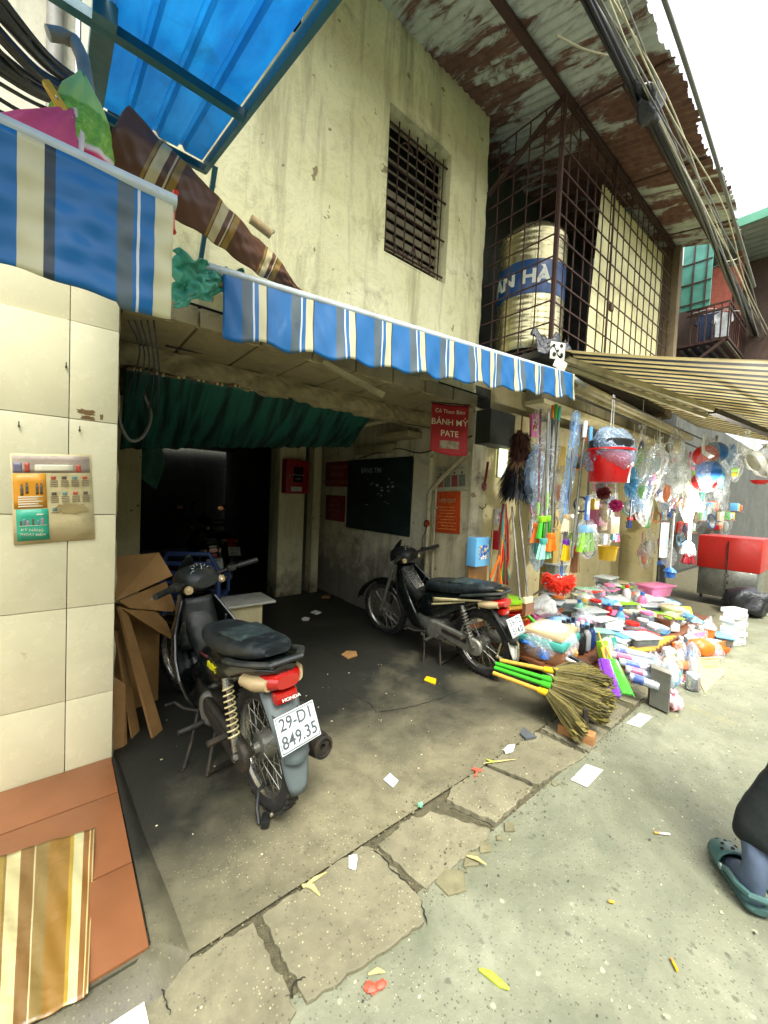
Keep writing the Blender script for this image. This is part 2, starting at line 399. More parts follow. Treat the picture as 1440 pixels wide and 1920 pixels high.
M_YWALL = m_plaster('yellow_plaster', 'dad39e', 'eae4b6', '766e4c', streak=.6, stain=.75)
M_PWALL = m_plaster('passage_plaster', 'c8c1a0', 'dad4b4', '5a5544', streak=.6, low='5d5a52', lowz=(.1, 1.25), stain=.8)
M_COLW = m_plaster('column_plaster', 'd2caa0', 'e0d9b2', '4f4a30', streak=.4, low='4b4530', lowz=(-.2, .6), stain=.6)
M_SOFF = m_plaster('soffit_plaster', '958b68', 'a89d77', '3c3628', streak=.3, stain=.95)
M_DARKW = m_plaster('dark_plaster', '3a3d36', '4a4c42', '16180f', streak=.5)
M_GREYW = m_plaster('grey_plaster', 'a6a48e', 'bab8a2', '504c3c', streak=.6)
M_CREAMW = m_plaster('cream_plaster', 'cfc292', 'd9cfa2', '7d7048', streak=.25, stain=.35)
M_ROOF = m_rust('rusty_zinc_roof', 'cfd8cc', cover=.53)
M_RUSTBAR = m_rust('rusty_bar', '5c5044', '3a261f', '4a3228', cover=.8, metal=.2, stretch=(9, 9, 9))

# ================================================================== the ground
def sheet_at(name, x0, x1, y0, y1, z, mat, kind='structure', nx=1, ny=1, amp=0.0):
    def fn(u, v):
        x, y = x0+(x1-x0)*u, y0+(y1-y0)*v
        return (x, y, z + (amp*(math.sin(x*2.1+y*1.3)+math.sin(x*5.3-y*3.7)*.5) if amp else 0))
    return tag(MB().sheet(fn, nx, ny).build(name, mat), kind=kind)
ground = sheet_at('ground', -60, 120, -90, 90, -.09, M_DIRT)
road = sheet_at('road', -12, 40, -8, .93, 0.0, M_ROAD, nx=120, ny=30, amp=.002)
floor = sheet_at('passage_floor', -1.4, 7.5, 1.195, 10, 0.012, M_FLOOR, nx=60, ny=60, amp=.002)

def ragged(pts, step=.035, amp=.006, seed=1):
    """outline with small irregular bites, corners kept"""
    rr = random.Random(seed); out = []
    for i in range(len(pts)):
        a, b = Vector(pts[i]), Vector(pts[(i+1) % len(pts)]); L = (b-a).length; k = max(1, int(L/step)); nrm = Vector((b.y-a.y, a.x-b.x, 0)).normalized()
        for j in range(k):
            p = a.lerp(b, j/k) + nrm*(rr.uniform(-amp, amp) if j else rr.uniform(-amp, amp)*.5); out.append(p)
    return out
pav = tag(sheet_at('pavement_bed', -2, 12, .86, 1.25, -.006, M_DIRT, nx=200, ny=8, amp=.004), kind='structure'); pav.name = 'pavement'
slab_px = [  # surveyed outlines of the broken kerb slabs
    [(-60,2010),(250,1800),(476,1730),(556,1896),(500,2010)],
    [(492,1722),(676,1588),(712,1600),(790,1690),(800,1738),(745,1772),(652,1830),(575,1884)],
    [(708,1584),(772,1530),(792,1534),(806,1522),(920,1556),(905,1580),(800,1668)],
    [(836,1500),(846,1474),(900,1432),(1000,1478),(930,1545)],
    [(905,1428),(1005,1372),(1100,1418),(1008,1472)],
    [(1012,1366),(1055,1338),(1140,1372),(1104,1412)],
    [(1062,1334),(1110,1300),(1180,1330),(1146,1366)],
    [(1118,1294),(1190,1250),(1252,1283),(1188,1322)]]
for i, px in enumerate(slab_px):
    P = [onz(x, y, .004) for (x, y) in px]; P = [Vector((p.x, min(max(p.y, .84 if i < 2 else .9), 1.192), -.05)) for p in P]
    P = ragged(P, seed=i+3, amp=.007, step=.022)
    o = MB().poly([(p.x, p.y, -.05) for p in P][::-1] if False else P, (0, 0, .05+[.010,.014,.008,.011,.010,.012,.010,.011][i])).build('slab', M_SLAB, pav, smooth=0, bevel=.003)
# far run of slabs toward the stall
x = 3.4
while x < 9:
    w = random.uniform(.45, .7); P = ragged([Vector((x, .93, -.05)), Vector((x+w-.012, .93, -.05)), Vector((x+w-.012, 1.19, -.05)), Vector((x, 1.19, -.05))], seed=int(x*10))
    MB().poly(P, (0, 0, .062)).build('slab', M_SLAB, pav, smooth=0); x += w
# broken stones wedged along the joint between slabs and road
stone_mat = pm('broken_stone', '6f6b4e', .85, var=.4, scale=12, bump=.6)
for i, (px, py, s) in enumerate([(845,1655,.065),(885,1612,.05),(912,1590,.04),(955,1552,.035),(935,1571,.022),(1040,1470,.022)]):
    p = onz(px, py); r = random.Random(i)
    k = r.choice((4,5,5)); P = [Vector((p.x+math.cos(2*PI*j/k)*s*r.uniform(.75, 1.2), p.y+math.sin(2*PI*j/k)*s*.8*r.uniform(.75, 1.2), -.03)) for j in range(k)]
    MB().poly(P, (0, 0, .036+r.uniform(0, .004))).build('stone', stone_mat, pav, smooth=0, bevel=.004)
gr = MB(); rr = random.Random(5)     # crumbs of grit in the joints
for i in range(900):
    x = rr.uniform(-.2, 4.2); y = rr.choice([.915, 1.2]) + rr.gauss(0, .03); s = rr.uniform(.002, .006)
    gr.blob((x, y, s*.6 + (.012 if y > .95 else 0.002)), (s, s*rr.uniform(.6, 1), s*.7), sub=0)
tag(gr.build('joint_grit', stone_mat, smooth=0), 'loose grit and crumbs along the pavement joints', 'grit', kind='stuff')
crack = pm('crack_dark', '1c1a13', 1.0, bump=0)
# cracks: thin recessed-looking seams of missing mortar laid in the joints

# ================================================================== the yellow building over the passage
FY = 2.30; FX = 2.92; SOF = 2.24
bld = thing('building', 'stained yellow plaster house with barred upstairs window over the dark passage', 'building', (0, 0, 0))
wx0, wx1, wz0, wz1 = 1.79, 2.45, 3.15, 4.18
def wall_grid(x0, x1, z0, z1, y, holes, amp, step, rag=None):
    """front skin of a plastered wall with openings and uneven surface, plus reveals"""
    mb = MB(); xs = sorted(set(list(np.arange(x0, x1, step)) + [x1] + [h[k] for h in holes for k in (0, 1)])); zs = sorted(set(list(np.arange(z0, z1, step)) + [z1] + [h[k] for h in holes for k in (2, 3)]))
    def yy(x, z): return y + amp*(math.sin(x*3.1+z*2.3)+.6*math.sin(x*7.7-z*5.9)+.4*math.sin(z*13.1+x*11))
    idx = {}
    vs = []; fs = []
    for j, z in enumerate(zs):
        for i, x in enumerate(xs):
            px = x
            if rag and i == len(xs)-1: px = x + rag*(math.sin(z*17)+.7*math.sin(z*41+1))
            pz = z
            if rag and j == 0: pz = z + rag*.6*(math.sin(x*13)+math.sin(x*29))
            idx[i, j] = len(vs); vs.append((px, yy(x, z), pz))
    for j in range(len(zs)-1):
        for i in range(len(xs)-1):
            cx, cz = (xs[i]+xs[i+1])/2, (zs[j]+zs[j+1])/2
            if any(h[0] < cx < h[1] and h[2] < cz < h[3] for h in holes): continue
            fs.append((idx[i, j], idx[i+1, j], idx[i+1, j+1], idx[i, j+1]))
    mb._add(vs, fs); return mb
w = wall_grid(.42, FX, SOF, 5.6, FY, [(wx0, wx1, wz0, wz1), (1.0, 1.1, 4.1, 4.9)], .004, .09, rag=.006)
w.box((wx0-.002, FY+.07, (wz0+wz1)/2), (.012, .14, wz1-wz0)).box((wx1+.004, FY+.07, (wz0+wz1)/2), (.012, .14, wz1-wz0))
w.box(((wx0+wx1)/2, FY+.07, wz1+.004), (wx1-wx0, .14, .012)).box(((wx0+wx1)/2, FY+.07, wz0-.004), (wx1-wx0, .14, .012))
w.box((FX-.1, FY+.35, (SOF+5.6)/2), (.2, .6, 5.6-SOF-.02))
w.box((.46, FY+.35, 4.0), (.08, .6, 3.0))
w.build('wall', M_YWALL, bld)
MB().box((1.05, FY+.2, 4.6), (.5, .02, 1.6)).build('air_slot', crack, bld)
# window: dark room, timber louvres, bar grille
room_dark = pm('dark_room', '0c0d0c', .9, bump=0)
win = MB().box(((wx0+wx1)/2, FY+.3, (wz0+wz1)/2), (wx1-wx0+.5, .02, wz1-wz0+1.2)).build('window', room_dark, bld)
slat_m = pm('grey_louvre', '7c7458', .8, var=.35, scale=10, bump=.3, dirt='3a3226')
sl0 = None
for i in range(13):
    z = wz0+.05+i*.079
    if sl0 is None: sl0 = MB().cbox((0,0,0), (wx1-wx0-.03, .008, .06), .002).build('louvre_slat', slat_m, win)
    o = sl0 if i == 0 else share(sl0, 'louvre_slat', win)
    o.location = ((wx0+wx1)/2, FY+.115, z); o.rotation_euler = (R(-38 if i > 6 else -12), 0, 0)
b0 = None
for i in range(7):
    x = wx0+.045+i*(wx1-wx0-.09)/6
    if b0 is None: b0 = MB().cyl((0,0,-.5), (0,0,.5), .006, n=6).build('window_bar', M_RUSTBAR, win)
    o = b0 if i == 0 else share(b0, 'window_bar', win)
    o.location = (x, FY+.05, (wz0+wz1)/2-.01); o.rotation_euler = (0, R(random.uniform(-.6, .6)), 0)
for z in (wz0+.07, wz0+.36, wz0+.66, wz1-.09): MB().bar((wx0+.005, FY+.038, z), (wx1-.005, FY+.038, z), .014, .008).build('window_rail', M_RUSTBAR, win)
for cx in (wx0+.22, wx0+.44):
    MB().tube([(cx+.1*math.cos(a), FY+.044, wz0+.18+.1*math.sin(a)) for a in np.linspace(PI, 2*PI, 12)], .005, 6).build('window_curl', M_RUSTBAR, win)
    MB().tube([(cx+.06*math.cos(a), FY+.044, wz1-.2+.06*math.sin(a)) for a in np.linspace(0, PI, 10)], .005, 6).build('window_curl', M_RUSTBAR, win)
# passage ceiling: slabs with joints
ceil = thing('ceiling', None, None, kind='structure')
for i in range(8):
    x0 = .24+i*.335
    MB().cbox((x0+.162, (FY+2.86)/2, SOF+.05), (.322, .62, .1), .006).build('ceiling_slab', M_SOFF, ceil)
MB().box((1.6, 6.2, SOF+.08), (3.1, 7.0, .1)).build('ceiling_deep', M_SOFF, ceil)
MB().box((1.6, 2.58, SOF+.115), (3.0, .56, .02)).build('ceiling_joint', crack, ceil)
def beamfn(u, v):
    x = .226+(FX-.229)*u; a = v*PI*1.5
    pr = [(2.80, SOF-.003), (2.795, SOF-.05), (2.805, SOF-.115), (2.87, SOF-.135), (2.95, SOF-.13), (3.0, SOF-.1), (3.0, SOF-.003)]
    t = v*(len(pr)-1); i = min(int(t), len(pr)-2); q = t-i
    y = pr[i][0]*(1-q)+pr[i+1][0]*q; z = pr[i][1]*(1-q)+pr[i+1][1]*q
    n = .009*math.sin(x*11+v*9)+.007*math.sin(x*27+v*17+1)+.005*math.sin(x*61-v*31)
    return (x, y+n, z+n*.7)
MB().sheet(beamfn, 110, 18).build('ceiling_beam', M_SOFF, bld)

# passage walls
pw = thing('passage_wall', 'grey-stained plaster wall lining the right side of the passage', 'wall')
def xwall(y0, y1, z0, z1, x, amp=.004, step=.09):
    mb = MB(); ny = max(1, int((y1-y0)/step)); nz = max(1, int((z1-z0)/step))
    return mb.sheet(lambda u, v: (x + amp*(math.sin((y0+(y1-y0)*u)*4+(z0+(z1-z0)*v)*3)+.7*math.sin((y0+(y1-y0)*u)*9-(z0+(z1-z0)*v)*7)), y0+(y1-y0)*(1-u), z0+(z1-z0)*v), ny, nz)
a = xwall(FY+.002, 4.27, 0, SOF, FX, amp=.003); a.box((FX+.07, 4.26, SOF/2), (.12, .015, SOF)).box((FX+.1, FY+.006, SOF/2), (.2, .012, SOF-.01))
a.build('wall_face', M_PWALL, pw)
xwall(4.27, 6.0, 0, SOF, FX+.035).build('wall_recess', M_PWALL, pw)
MB().cbox((FX-.006, 2.80, 1.12), (.05, .05, 2.2), .01).build('corner_pilaster', M_COLW, pw)
MB().sheet(lambda u, v: (FX-.006-.004*math.sin(u*17+v*5), 2.31+u*.46, .0+v*(SOF-.04)), 10, 30).build('end_panel', m_plaster('end_plaster', 'b8ad86', 'c6bd98', '56503c', streak=.4, low='7b7560', lowz=(0, .8), stain=.7), pw)
MB().cbox((FX-.12, 3.2, SOF-.2), (.2, .5, .06), .01).cbox((FX-.05, 3.7, SOF-.3), (.08, .7, .1), .02).build('cornice', M_SOFF, pw)
col = thing('column', 'stained cream column carrying the fire hose box', 'column', (2.42, 5.0, 0))
MB().cbox((0, 0, SOF/2), (.37, .3, SOF), .012).build('shaft', M_COLW, col)
pil = thing('column', 'narrow cream pilaster beside the fire box column', 'column', (2.795, 5.0, 0))
MB().cbox((0, 0, SOF/2), (.12, .3, SOF), .012).build('shaft', M_COLW, pil)
MB().cbox((-.12, .06, SOF/2), (.12, .1, SOF-.01), .004).build('infill', M_DARKW, pil)
pier = thing('wall_pier', 'plain cream wall pier deep inside the passage behind the cardboard', 'wall', (.43, 4.6, 0))
MB().cbox((0, 0, SOF/2), (.42, .2, SOF), .01).build('pier_face', M_CREAMW, pier)
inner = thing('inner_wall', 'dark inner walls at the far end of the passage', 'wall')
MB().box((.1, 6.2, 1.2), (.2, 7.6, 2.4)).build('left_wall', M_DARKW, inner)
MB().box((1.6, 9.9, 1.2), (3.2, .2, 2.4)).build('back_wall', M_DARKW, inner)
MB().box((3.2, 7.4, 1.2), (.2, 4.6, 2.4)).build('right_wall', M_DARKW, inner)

# ================================================================== tiled pillar with terracotta step
TX1 = .225
pilr = thing('tiled_pillar', 'cream glazed tile shopfront pillar at the left of the passage', 'pillar', (0, FY, 0))
gt = N('cream_tile'); v = gt.coord('World'); n1 = gt.noise(v, 2.2, 6, .65, .6); n2 = gt.noise(v, 16, 5, .7)
oi = gt.n('ObjectInfo').outputs['Random']
c = gt.mix(gt.ramp(n1, [(.35, 0.0), (.65, 1.0)]), hexc('c4bf9c'), hexc('d2cdaa')); c = gt.mix(gt.math('MULTIPLY', oi, .35), c, hexc('c8bf96'))
c = gt.mix(gt.math('MULTIPLY', gt.ramp(n2, [(.6, 0.0), (.78, .7)]), gt.ramp(n1, [(.4, 1.0), (.6, .2)])), c, hexc('8a7d55'))
gt.set(Base_Color=c, Roughness=gt.ramp(n2, [(.3, .16), (.75, .34)])); gt.bump(n1, .12, .02); M_TILE = gt.mat
MB().box((-.79, .13, 1.35), (2.03-.016, .22, 2.7)).build('core', pm('tile_mortar', '8d8460', .9, scale=20), pilr)
for j in range(7):
    for i in range(5):
        z0 = .39+(j-1)*.432; x1 = .042-(i-1)*.432 if i else TX1
        x0 = .042-i*.432 if i else .042
        z1 = z0+.432
        if z0 < 0: z0 = .012
        if z1 > 2.7: continue
        MB().cbox(((x0+x1)/2, .004, (z0+z1)/2), (x1-x0-.003, .02, z1-z0-.003), .0015).build('tile', M_TILE, pilr, smooth=30).rotation_euler = (R(random.uniform(-.12, .12)), 0, R(random.uniform(-.12, .12)))
MB().sheet(lambda u, v: (TX1-.006+.012*u+.004*math.sin(v*37)+.003*math.sin(v*91), .012+.02*u, .02+v*2.5), 2, 60).build('plaster_edge', pm('edge_plaster', 'a39a73', .9, var=.4, scale=25, bump=.6), pilr)
patch_m = pm('torn_glue_patch', '6a5126', .8, var=.4, scale=40)
def torn(cx, cz, w, h, seed, y=-.0075, k=22):
    r = random.Random(seed); P = []
    for j in range(k):
        a = 2*PI*j/k; q = r.uniform(.62, 1.1); P.append(Vector((cx+math.copysign(abs(math.cos(a))**.6, math.cos(a))*w/2*q, y, cz+math.copysign(abs(math.sin(a))**.6, math.sin(a))*h/2*q)))
    return MB().poly(P[::-1], (0, -.0012, 0))
p = ony(163, 778, FY); torn(p.x, p.z+.012, .075, .028, 3).build('glue_patch', patch_m, pilr); torn(p.x+.003, p.z-.014, .06, .02, 9).build('glue_patch', patch_m, pilr)
p = ony(190, 783, FY); torn(p.x, p.z, .014, .03, 5).build('glue_patch', patch_m, pilr)
for (px, py) in ((36, 800), (149, 808), (124, 690)):
    p = ony(px, py, FY); MB().cyl((p.x, -.006, p.z), (p.x, -.022, p.z+.003), .004, n=8).bar((p.x, -.02, p.z), (p.x, -.024, p.z+.02), .004, .004).build('wall_hook', pm('hook_iron', '3b3424', .6), pilr)
M_TERRA = pm('terracotta_tile', '7c4f30', .42, var=.22, scale=3, bump=.12, dirt='6d4425', dirtamt=.5)
stp = thing('doorstep', 'orange terracotta tiled doorstep at the foot of the tiled pillar', 'doorstep', (0, 0, 0))
def stepcem(u, v):  # sloped cement skirt round the step
    s = [(-1.5, 1.262, 1.17), (.2, 1.262, 1.16), (.222, 1.262, 0)]
    return (0, 0, 0)
sk = MB()
out_ = [Vector((-1.6, 1.15, .0)), Vector((.235, 1.13, .0)), Vector((.325, 1.20, .012)), Vector((.285, 1.75, .012)), Vector((.255, 2.3, .012))]
in_ = [Vector((-1.6, 1.25, .052)), Vector((.185, 1.235, .052)), Vector((.228, 1.265, .052)), Vector((.226, 1.75, .052)), Vector((.224, 2.3, .052))]
def lerpath(P, t): t = t*(len(P)-1); i = min(int(t), len(P)-2); return P[i].lerp(P[i+1], t-i)
sk.sheet(lambda u, v: lerpath(out_, u).lerp(lerpath(in_, u), v) + Vector((0, 0, .012*math.sin(v*PI)+.002*math.sin(u*23))), 120, 6)
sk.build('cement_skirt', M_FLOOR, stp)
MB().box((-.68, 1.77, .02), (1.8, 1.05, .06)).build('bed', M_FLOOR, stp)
for j, (y0, y1) in enumerate([(1.252, 1.585), (1.589, 2.0), (2.004, 2.29)]):
    for i in range(4):
        x1 = .222-i*.5-(.1 if i else 0); x0 = .222-(i+1)*.5-.1
        MB().cbox(((x0+x1)/2, (y0+y1)/2, .053), (x1-x0-.003, y1-y0-.003, .012), .002).build('tile', M_TERRA, stp)
# ================================================================== motorbikes
M_BLK = pm('black_paint', '0d1413', .22, var=.3, scale=6, bump=.05, dirt='3a3a30', dirtamt=.3, coat=.5)
M_BLKP = pm('black_plastic', '0f1312', .55, var=.3, scale=14, bump=.2, dirt='4a4638', dirtamt=.4)
M_GRYP = pm('grey_plastic', '1c2221', .5, var=.25, scale=10, bump=.15, dirt='5d5848', dirtamt=.45)
M_LGRYP = pm('light_grey_plastic', '566060', .5, var=.2, scale=10, bump=.15, dirt='57523f', dirtamt=.45)
M_TYRE = pm('tyre_rubber', '1b1b19', .85, var=.3, scale=18, bump=.4, dirt='5a523f', dirtamt=.5)
M_CHR = pm('dull_chrome', 'a8a79c', .28, metal=.9, var=.25, scale=20, bump=.1, dirt='5f5540', dirtamt=.6)
M_ALU = pm('dusty_aluminium', '8b8b80', .5, metal=.6, var=.3, scale=12, bump=.25, dirt='5b4f38', dirtamt=.6)
M_IRON = pm('greasy_iron', '2c2a25', .6, metal=.4, var=.4, scale=16, bump=.3, dirt='5b4a33', dirtamt=.5)
M_SEAT = pm('seat_vinyl', '12191b', .48, var=.2, scale=30, bump=.25, dirt='4c5656', dirtamt=.4)
M_SEATG = pm('seat_vinyl_grey', '22302f', .5, var=.2, scale=30, bump=.25, dirt='5c6866', dirtamt=.5)
M_RED = pm('red_lens', 'b01c14', .12, var=.12, scale=6, bump=.02, coat=.6, trans=.15)
M_AMB = pm('clear_lens', 'a8946c', .1, var=.15, scale=8, bump=.02, coat=.6)
M_PLATE = pm('plate_white', 'c9d0cf', .35, var=.08, scale=14, bump=.05, dirt='9a957e', dirtamt=.3)
M_PTXT = pm('plate_paint', '4b5256', .5, var=.2)
M_CRM = pm('cream_decal', 'c9bd8a', .3, var=.2, scale=12, bump=.03, dirt='6e6447', dirtamt=.5)
M_YDEC = pm('yellow_decal', 'c9c21a', .35, var=.1, bump=0)
M_WDEC = pm('white_decal', 'c9c9bd', .4, var=.15, bump=0)
M_GLASS = pm('dial_glass', '20282a', .08, var=.2, bump=0, coat=1.0)
M_MIRR = pm('mirror_glass', 'c08a6a', .05, metal=1.0, var=.05, bump=0)

def oval(y, z, w, h, n=18, p=2.6, tilt=0.0, cx=0.0):
    """ring in the x-z plane at y"""
    out = []
    for j in range(n):
        a = 2*PI*j/n; cx_, sx_ = math.cos(a), math.sin(a)
        x = math.copysign(abs(cx_)**(2/p), cx_)*w; zz = math.copysign(abs(sx_)**(2/p), sx_)*h
        out.append(Vector((cx+x, y+tilt*zz, z+zz)))
    return out
def loft_y(secs, n=18, p=2.6, cx=0.0, fine=2):
    """smooth loft through (y, z, w, h[, tilt]) sections (Catmull-Rom between them)"""
    S = [tuple(s)+(0,)*(5-len(s)) for s in secs]; out = []
    for i in range(len(S)-1):
        p0, p1, p2, p3 = S[max(i-1, 0)], S[i], S[i+1], S[min(i+2, len(S)-1)]
        for q in range(fine):
            t = q/fine
            out.append(tuple(.5*((2*b)+(-a+c)*t+(2*a-5*b+4*c-d)*t*t+(-a+3*b-3*c+d)*t**3) for a, b, c, d in zip(p0, p1, p2, p3)))
    out.append(S[-1])
    return MB().loft([oval(s[0], s[1], max(s[2], .003), max(s[3], .003), n, p, s[4], cx) for s in out])
def wheel(parent, name, c, Rw, rt, hubr, mats, drum=True):
    w = MB().torus(c, (1,0,0), Rw-rt, rt, 48, 10, prof=[(Rw-rt+math.cos(a)*rt*1.0, math.sin(a)*rt*.92) for a in np.linspace(0, 2*PI, 11)[:-1]]).build(name, mats[0], parent)
    tr = MB(); kn = 44                       # tread blocks and side grooves
    for i in range(kn):
        a = 2*PI*i/kn
        for sgn in (-1, 1):
            ra = Rw-.0055; ang = a+(.04 if sgn > 0 else 0)
            p = Vector(c)+Vector((sgn*rt*.42, math.cos(ang)*ra, math.sin(ang)*ra))
            tr.box(p, (rt*.6, .018, .012), Matrix.Rotation(ang-PI/2, 3, 'X') @ Matrix.Rotation(sgn*.45, 3, 'Z'))
    tr.build('tread', mats[0], w)
    rr = Rw-rt*2+.008
    MB().torus(c, (1,0,0), rr, .012, 48, 8, prof=[(rr+.012, -.022), (rr+.006, -.026), (rr-.006, -.018), (rr-.012, 0), (rr-.006, .018), (rr+.006, .026), (rr+.012, .022), (rr-.002, 0)]).build('rim', mats[1], w)
    hb = MB().lathe([(.0, -.055), (.022, -.055), (.024, -.03), (hubr, -.028), (hubr, .028), (.024, .03), (.022, .055), (0, .055)], c, 20, (1,0,0))
    hb.build('hub', mats[2], w)
    sp = MB()
    for i in range(36):
        a = 2*PI*i/36; s = 1 if i % 2 else -1; a2 = a+(.35 if (i//2) % 2 else -.35)
        sp.cyl(Vector(c)+Vector((s*.03, math.cos(a2)*hubr*.9, math.sin(a2)*hubr*.9)), Vector(c)+Vector((s*.004, math.cos(a)*rr, math.sin(a)*rr)), .0016, n=4, caps=False)
    sp.build('spokes', mats[1], w)
    return w
def helix(p0, p1, r, turns, tr, n=8):
    p0, p1 = Vector(p0), Vector(p1); z = (p1-p0).normalized(); x = Vector((1,0,0)); x = (x-z*x.dot(z)).normalized(); y = z.cross(x); k = int(turns*14)
    return [p0.lerp(p1, i/k)+x*math.cos(2*PI*turns*i/k)*r+y*math.sin(2*PI*turns*i/k)*r for i in range(k+1)]

def make_bike(label, loc, rz, lean, steer, plate=None, opt=None, simple=False, group='motorbikes parked in the passage'):
    opt = opt or {}
    B = thing('motorbike', label, 'motorbike', loc, group=group)
    B.rotation_mode = 'XYZ'; B.rotation_euler = (0, lean, rz)      # lean about the wheel line, then heading
    WB, RW = 1.22, .282
    body = opt.get('body', M_BLK)
    wheel(B, 'rear_wheel', (0, 0, RW), RW, .040, .062, (M_TYRE, M_CHR, M_ALU))
    # ---- tail body, seat
    tb = loft_y([(.68,.44,.07,.10),(.58,.47,.105,.135),(.44,.515,.125,.14),(.26,.575,.135,.105),(.10,.625,.132,.07),(-.04,.68,.115,.045),(-.14,.705,.09,.03),(-.20,.715,.05,.016)], n=22).build('side_panel', body, B)
    if opt.get('stripe') == 'cream':
        for s in (-1, 1):
            for (z0, hh, y0, y1) in ((.625, .020, .42, -.08), (.575, .010, .44, .08)):
                MB().sheet(lambda u, v: (s*(.1385-.02*max(0, u-.55)), y0+(y1-y0)*u, z0-.04+.10*u+hh*(v-.5)*2*(1-.75*u)), 14, 2).build('stripe_decal', M_CRM, tb, solid=.003)
    if opt.get('stripe') == 'yellow':
        for s in (-1, 1):
            text('RSX', .042, M_YDEC, 'decal_lettering', tb, (s*.137, .27, .60), (PI/2, 0, s*PI/2+R(0)), bold=.0012, sx=1.45, extrude=.003, shear=.15)
            MB().sheet(lambda u, v: (s*.1375, .42-.1*u, .615+.014*v+.01*u), 4, 1).build('stripe_decal', pm('maroon_decal', '5b1c24', .35), tb, solid=.003)
    seat = loft_y([(.60,.615,.05,.045),(.56,.665,.085,.05),(.48,.685,.105,.052),(.34,.698,.128,.055),(.18,.718,.130,.052),(.03,.745,.120,.045),(-.08,.765,.100,.034),(-.14,.775,.06,.018)], n=22, p=3.0).build('seat', M_SEAT, B)
    MB().sheet(lambda u, v: ((v-.5)*.2*(1-.35*u*u), .28-.36*u, .759+.022*u+.006*math.sin(v*PI)+.02*u*(1-u)), 10, 6).build('seat_panel', M_SEATG, seat, solid=.01)
    MB().tube([(-.125,.12,.68),(-.133,.0,.71),(-.125,-.12,.742),(-.07,-.205,.752),(.07,-.205,.752),(.125,-.12,.742),(.133,.0,.71),(.125,.12,.68)], .013, 8, flat=1.6).build('grab_rail', opt.get('rail', M_GRYP), B)
    # ---- tail lamp
    tl = MB().loft([oval(-.12,.655,.115,.036,16,3), oval(-.19,.665,.085,.036,16,3), oval(-.23,.672,.05,.028,16,3)]).build('tail_light', M_RED, B)
    for s in (-1, 1):
        MB().loft([[p+Vector((s*.085,0,0)) for p in oval(-.05,.648,.052,.032,12,2.4)], [p+Vector((s*.082,0,0)) for p in oval(-.14,.655,.044,.032,12,2.4)], [p+Vector((s*.068,0,0)) for p in oval(-.195,.662,.022,.026,12,2.4)]]).build('turn_signal', M_AMB, tl)
    MB().cbox((0,-.195,.60), (.10,.05,.05), .012).build('lamp_base', M_RED, tl)
    # ---- rear mudguard and number plate
    mg = MB().sheet(lambda u, v: ((u-.5)*(.17-.05*v), -.12-.17*v-.03*math.cos((u-.5)*PI), .635-.26*v-.012*math.cos((u-.5)*PI)), 8, 8).build('mudguard', opt.get('guard', M_LGRYP), B, solid=.006)
    MB().sheet(lambda u, v: ((u-.5)*(.12-.05*v*v), -.272-.035*v-.014*math.cos((u-.5)*PI), .385-.15*v), 6, 5).build('mud_flap', opt.get('flap', M_LGRYP), mg, solid=.005)
    MB().sheet(lambda u, v: ((u-.5)*.12, math.sin(-1.0+2.6*v)*-.005+RW*0+(.315*math.cos(R(20)+R(125)*v)), RW+.315*math.sin(R(20)+R(125)*v)), 4, 14).build('inner_fender', M_BLKP, B, solid=.005)
    if plate:
        pz = opt.get('plate_z', .51); pr = Euler((R(90-24), 0, R(opt.get('plate_yaw', 0))))
        pl = MB().cbox((0,0,0), (.19,.14,.003), .0012).build('number_plate', M_PLATE, B, loc=(0,-.305,pz), rot=pr)
        fr = MB()
        fr.tube([(.089*math.copysign(1,a)*1.0,.064*b,0.0022) for a,b in ((-1,-1),(1,-1),(1,1),(-1,1))], .002, 5, closed=True); fr.build('plate_rim', M_PTXT, pl)
        text(plate[0], .066, M_PTXT, 'plate_number', pl, (0,.033,.0022), bold=.0008, extrude=.0006, sx=.95)
        text(plate[1], .066, M_PTXT, 'plate_number', pl, (0,-.032,.0022), bold=.0008, extrude=.0006, sx=.95)
        if opt.get('maker'): text('HONDA', .017, M_WDEC, 'maker_badge', mg, (0,-.255,.612), (R(66),0,0), bold=.0004, extrude=.002, sx=1.3)
        MB().cbox((0,-.262,pz+.01), (.05,.03,.05), .008).build('plate_bracket', M_BLKP, B)
    # ---- swing arm, chain case, shocks
    for s in (-1, 1):
        MB().bar((s*.085,.36,.32), (s*.085,-.03,RW), .022, .045, (1,0,0)).build('swing_arm', M_IRON, B)
        sh0, sh1 = Vector((s*.128,.015,.30)), Vector((s*.122,.115,.60))
        sk_ = MB().cyl(sh0, sh0.lerp(sh1,.22), .017, n=10).cyl(sh0.lerp(sh1,.2), sh0.lerp(sh1,.95), .010, n=8).cyl(sh0.lerp(sh1,.86), sh1, .024, .022, n=10).build('shock_absorber', M_CHR, B)
        MB().tube(helix(sh0.lerp(sh1,.16), sh0.lerp(sh1,.88), .023, 9, .004), .0042, 6).build('spring', opt.get('spring', M_ALU), sk_)
    cc = opt.get('chaincase', M_ALU)
    def slot(y0, z0, r0, y1, z1, r1, x, th, n=14):
        d = Vector((0,y1-y0,z1-z0)); a0 = math.atan2(d.z, d.y); P = []
        for i in range(n+1): a = a0+PI/2+PI*i/n; P.append(Vector((x, y0+math.cos(a)*r0, z0+math.sin(a)*r0)))
        for i in range(n+1): a = a0-PI/2+PI*i/n; P.append(Vector((x, y1+math.cos(a)*r1, z1+math.sin(a)*r1)))
        return MB().poly(P, (th,0,0))
    ccase = slot(.0,RW-.005,.072,.40,.33,.052,-.128,.034).build('chain_case', cc, B, bevel=.012)
    MB().cbox((-.131,.2,.318), (.006,.26,.03), .002, Euler((R(6),0,0)).to_matrix()).build('case_window', M_IRON, ccase)
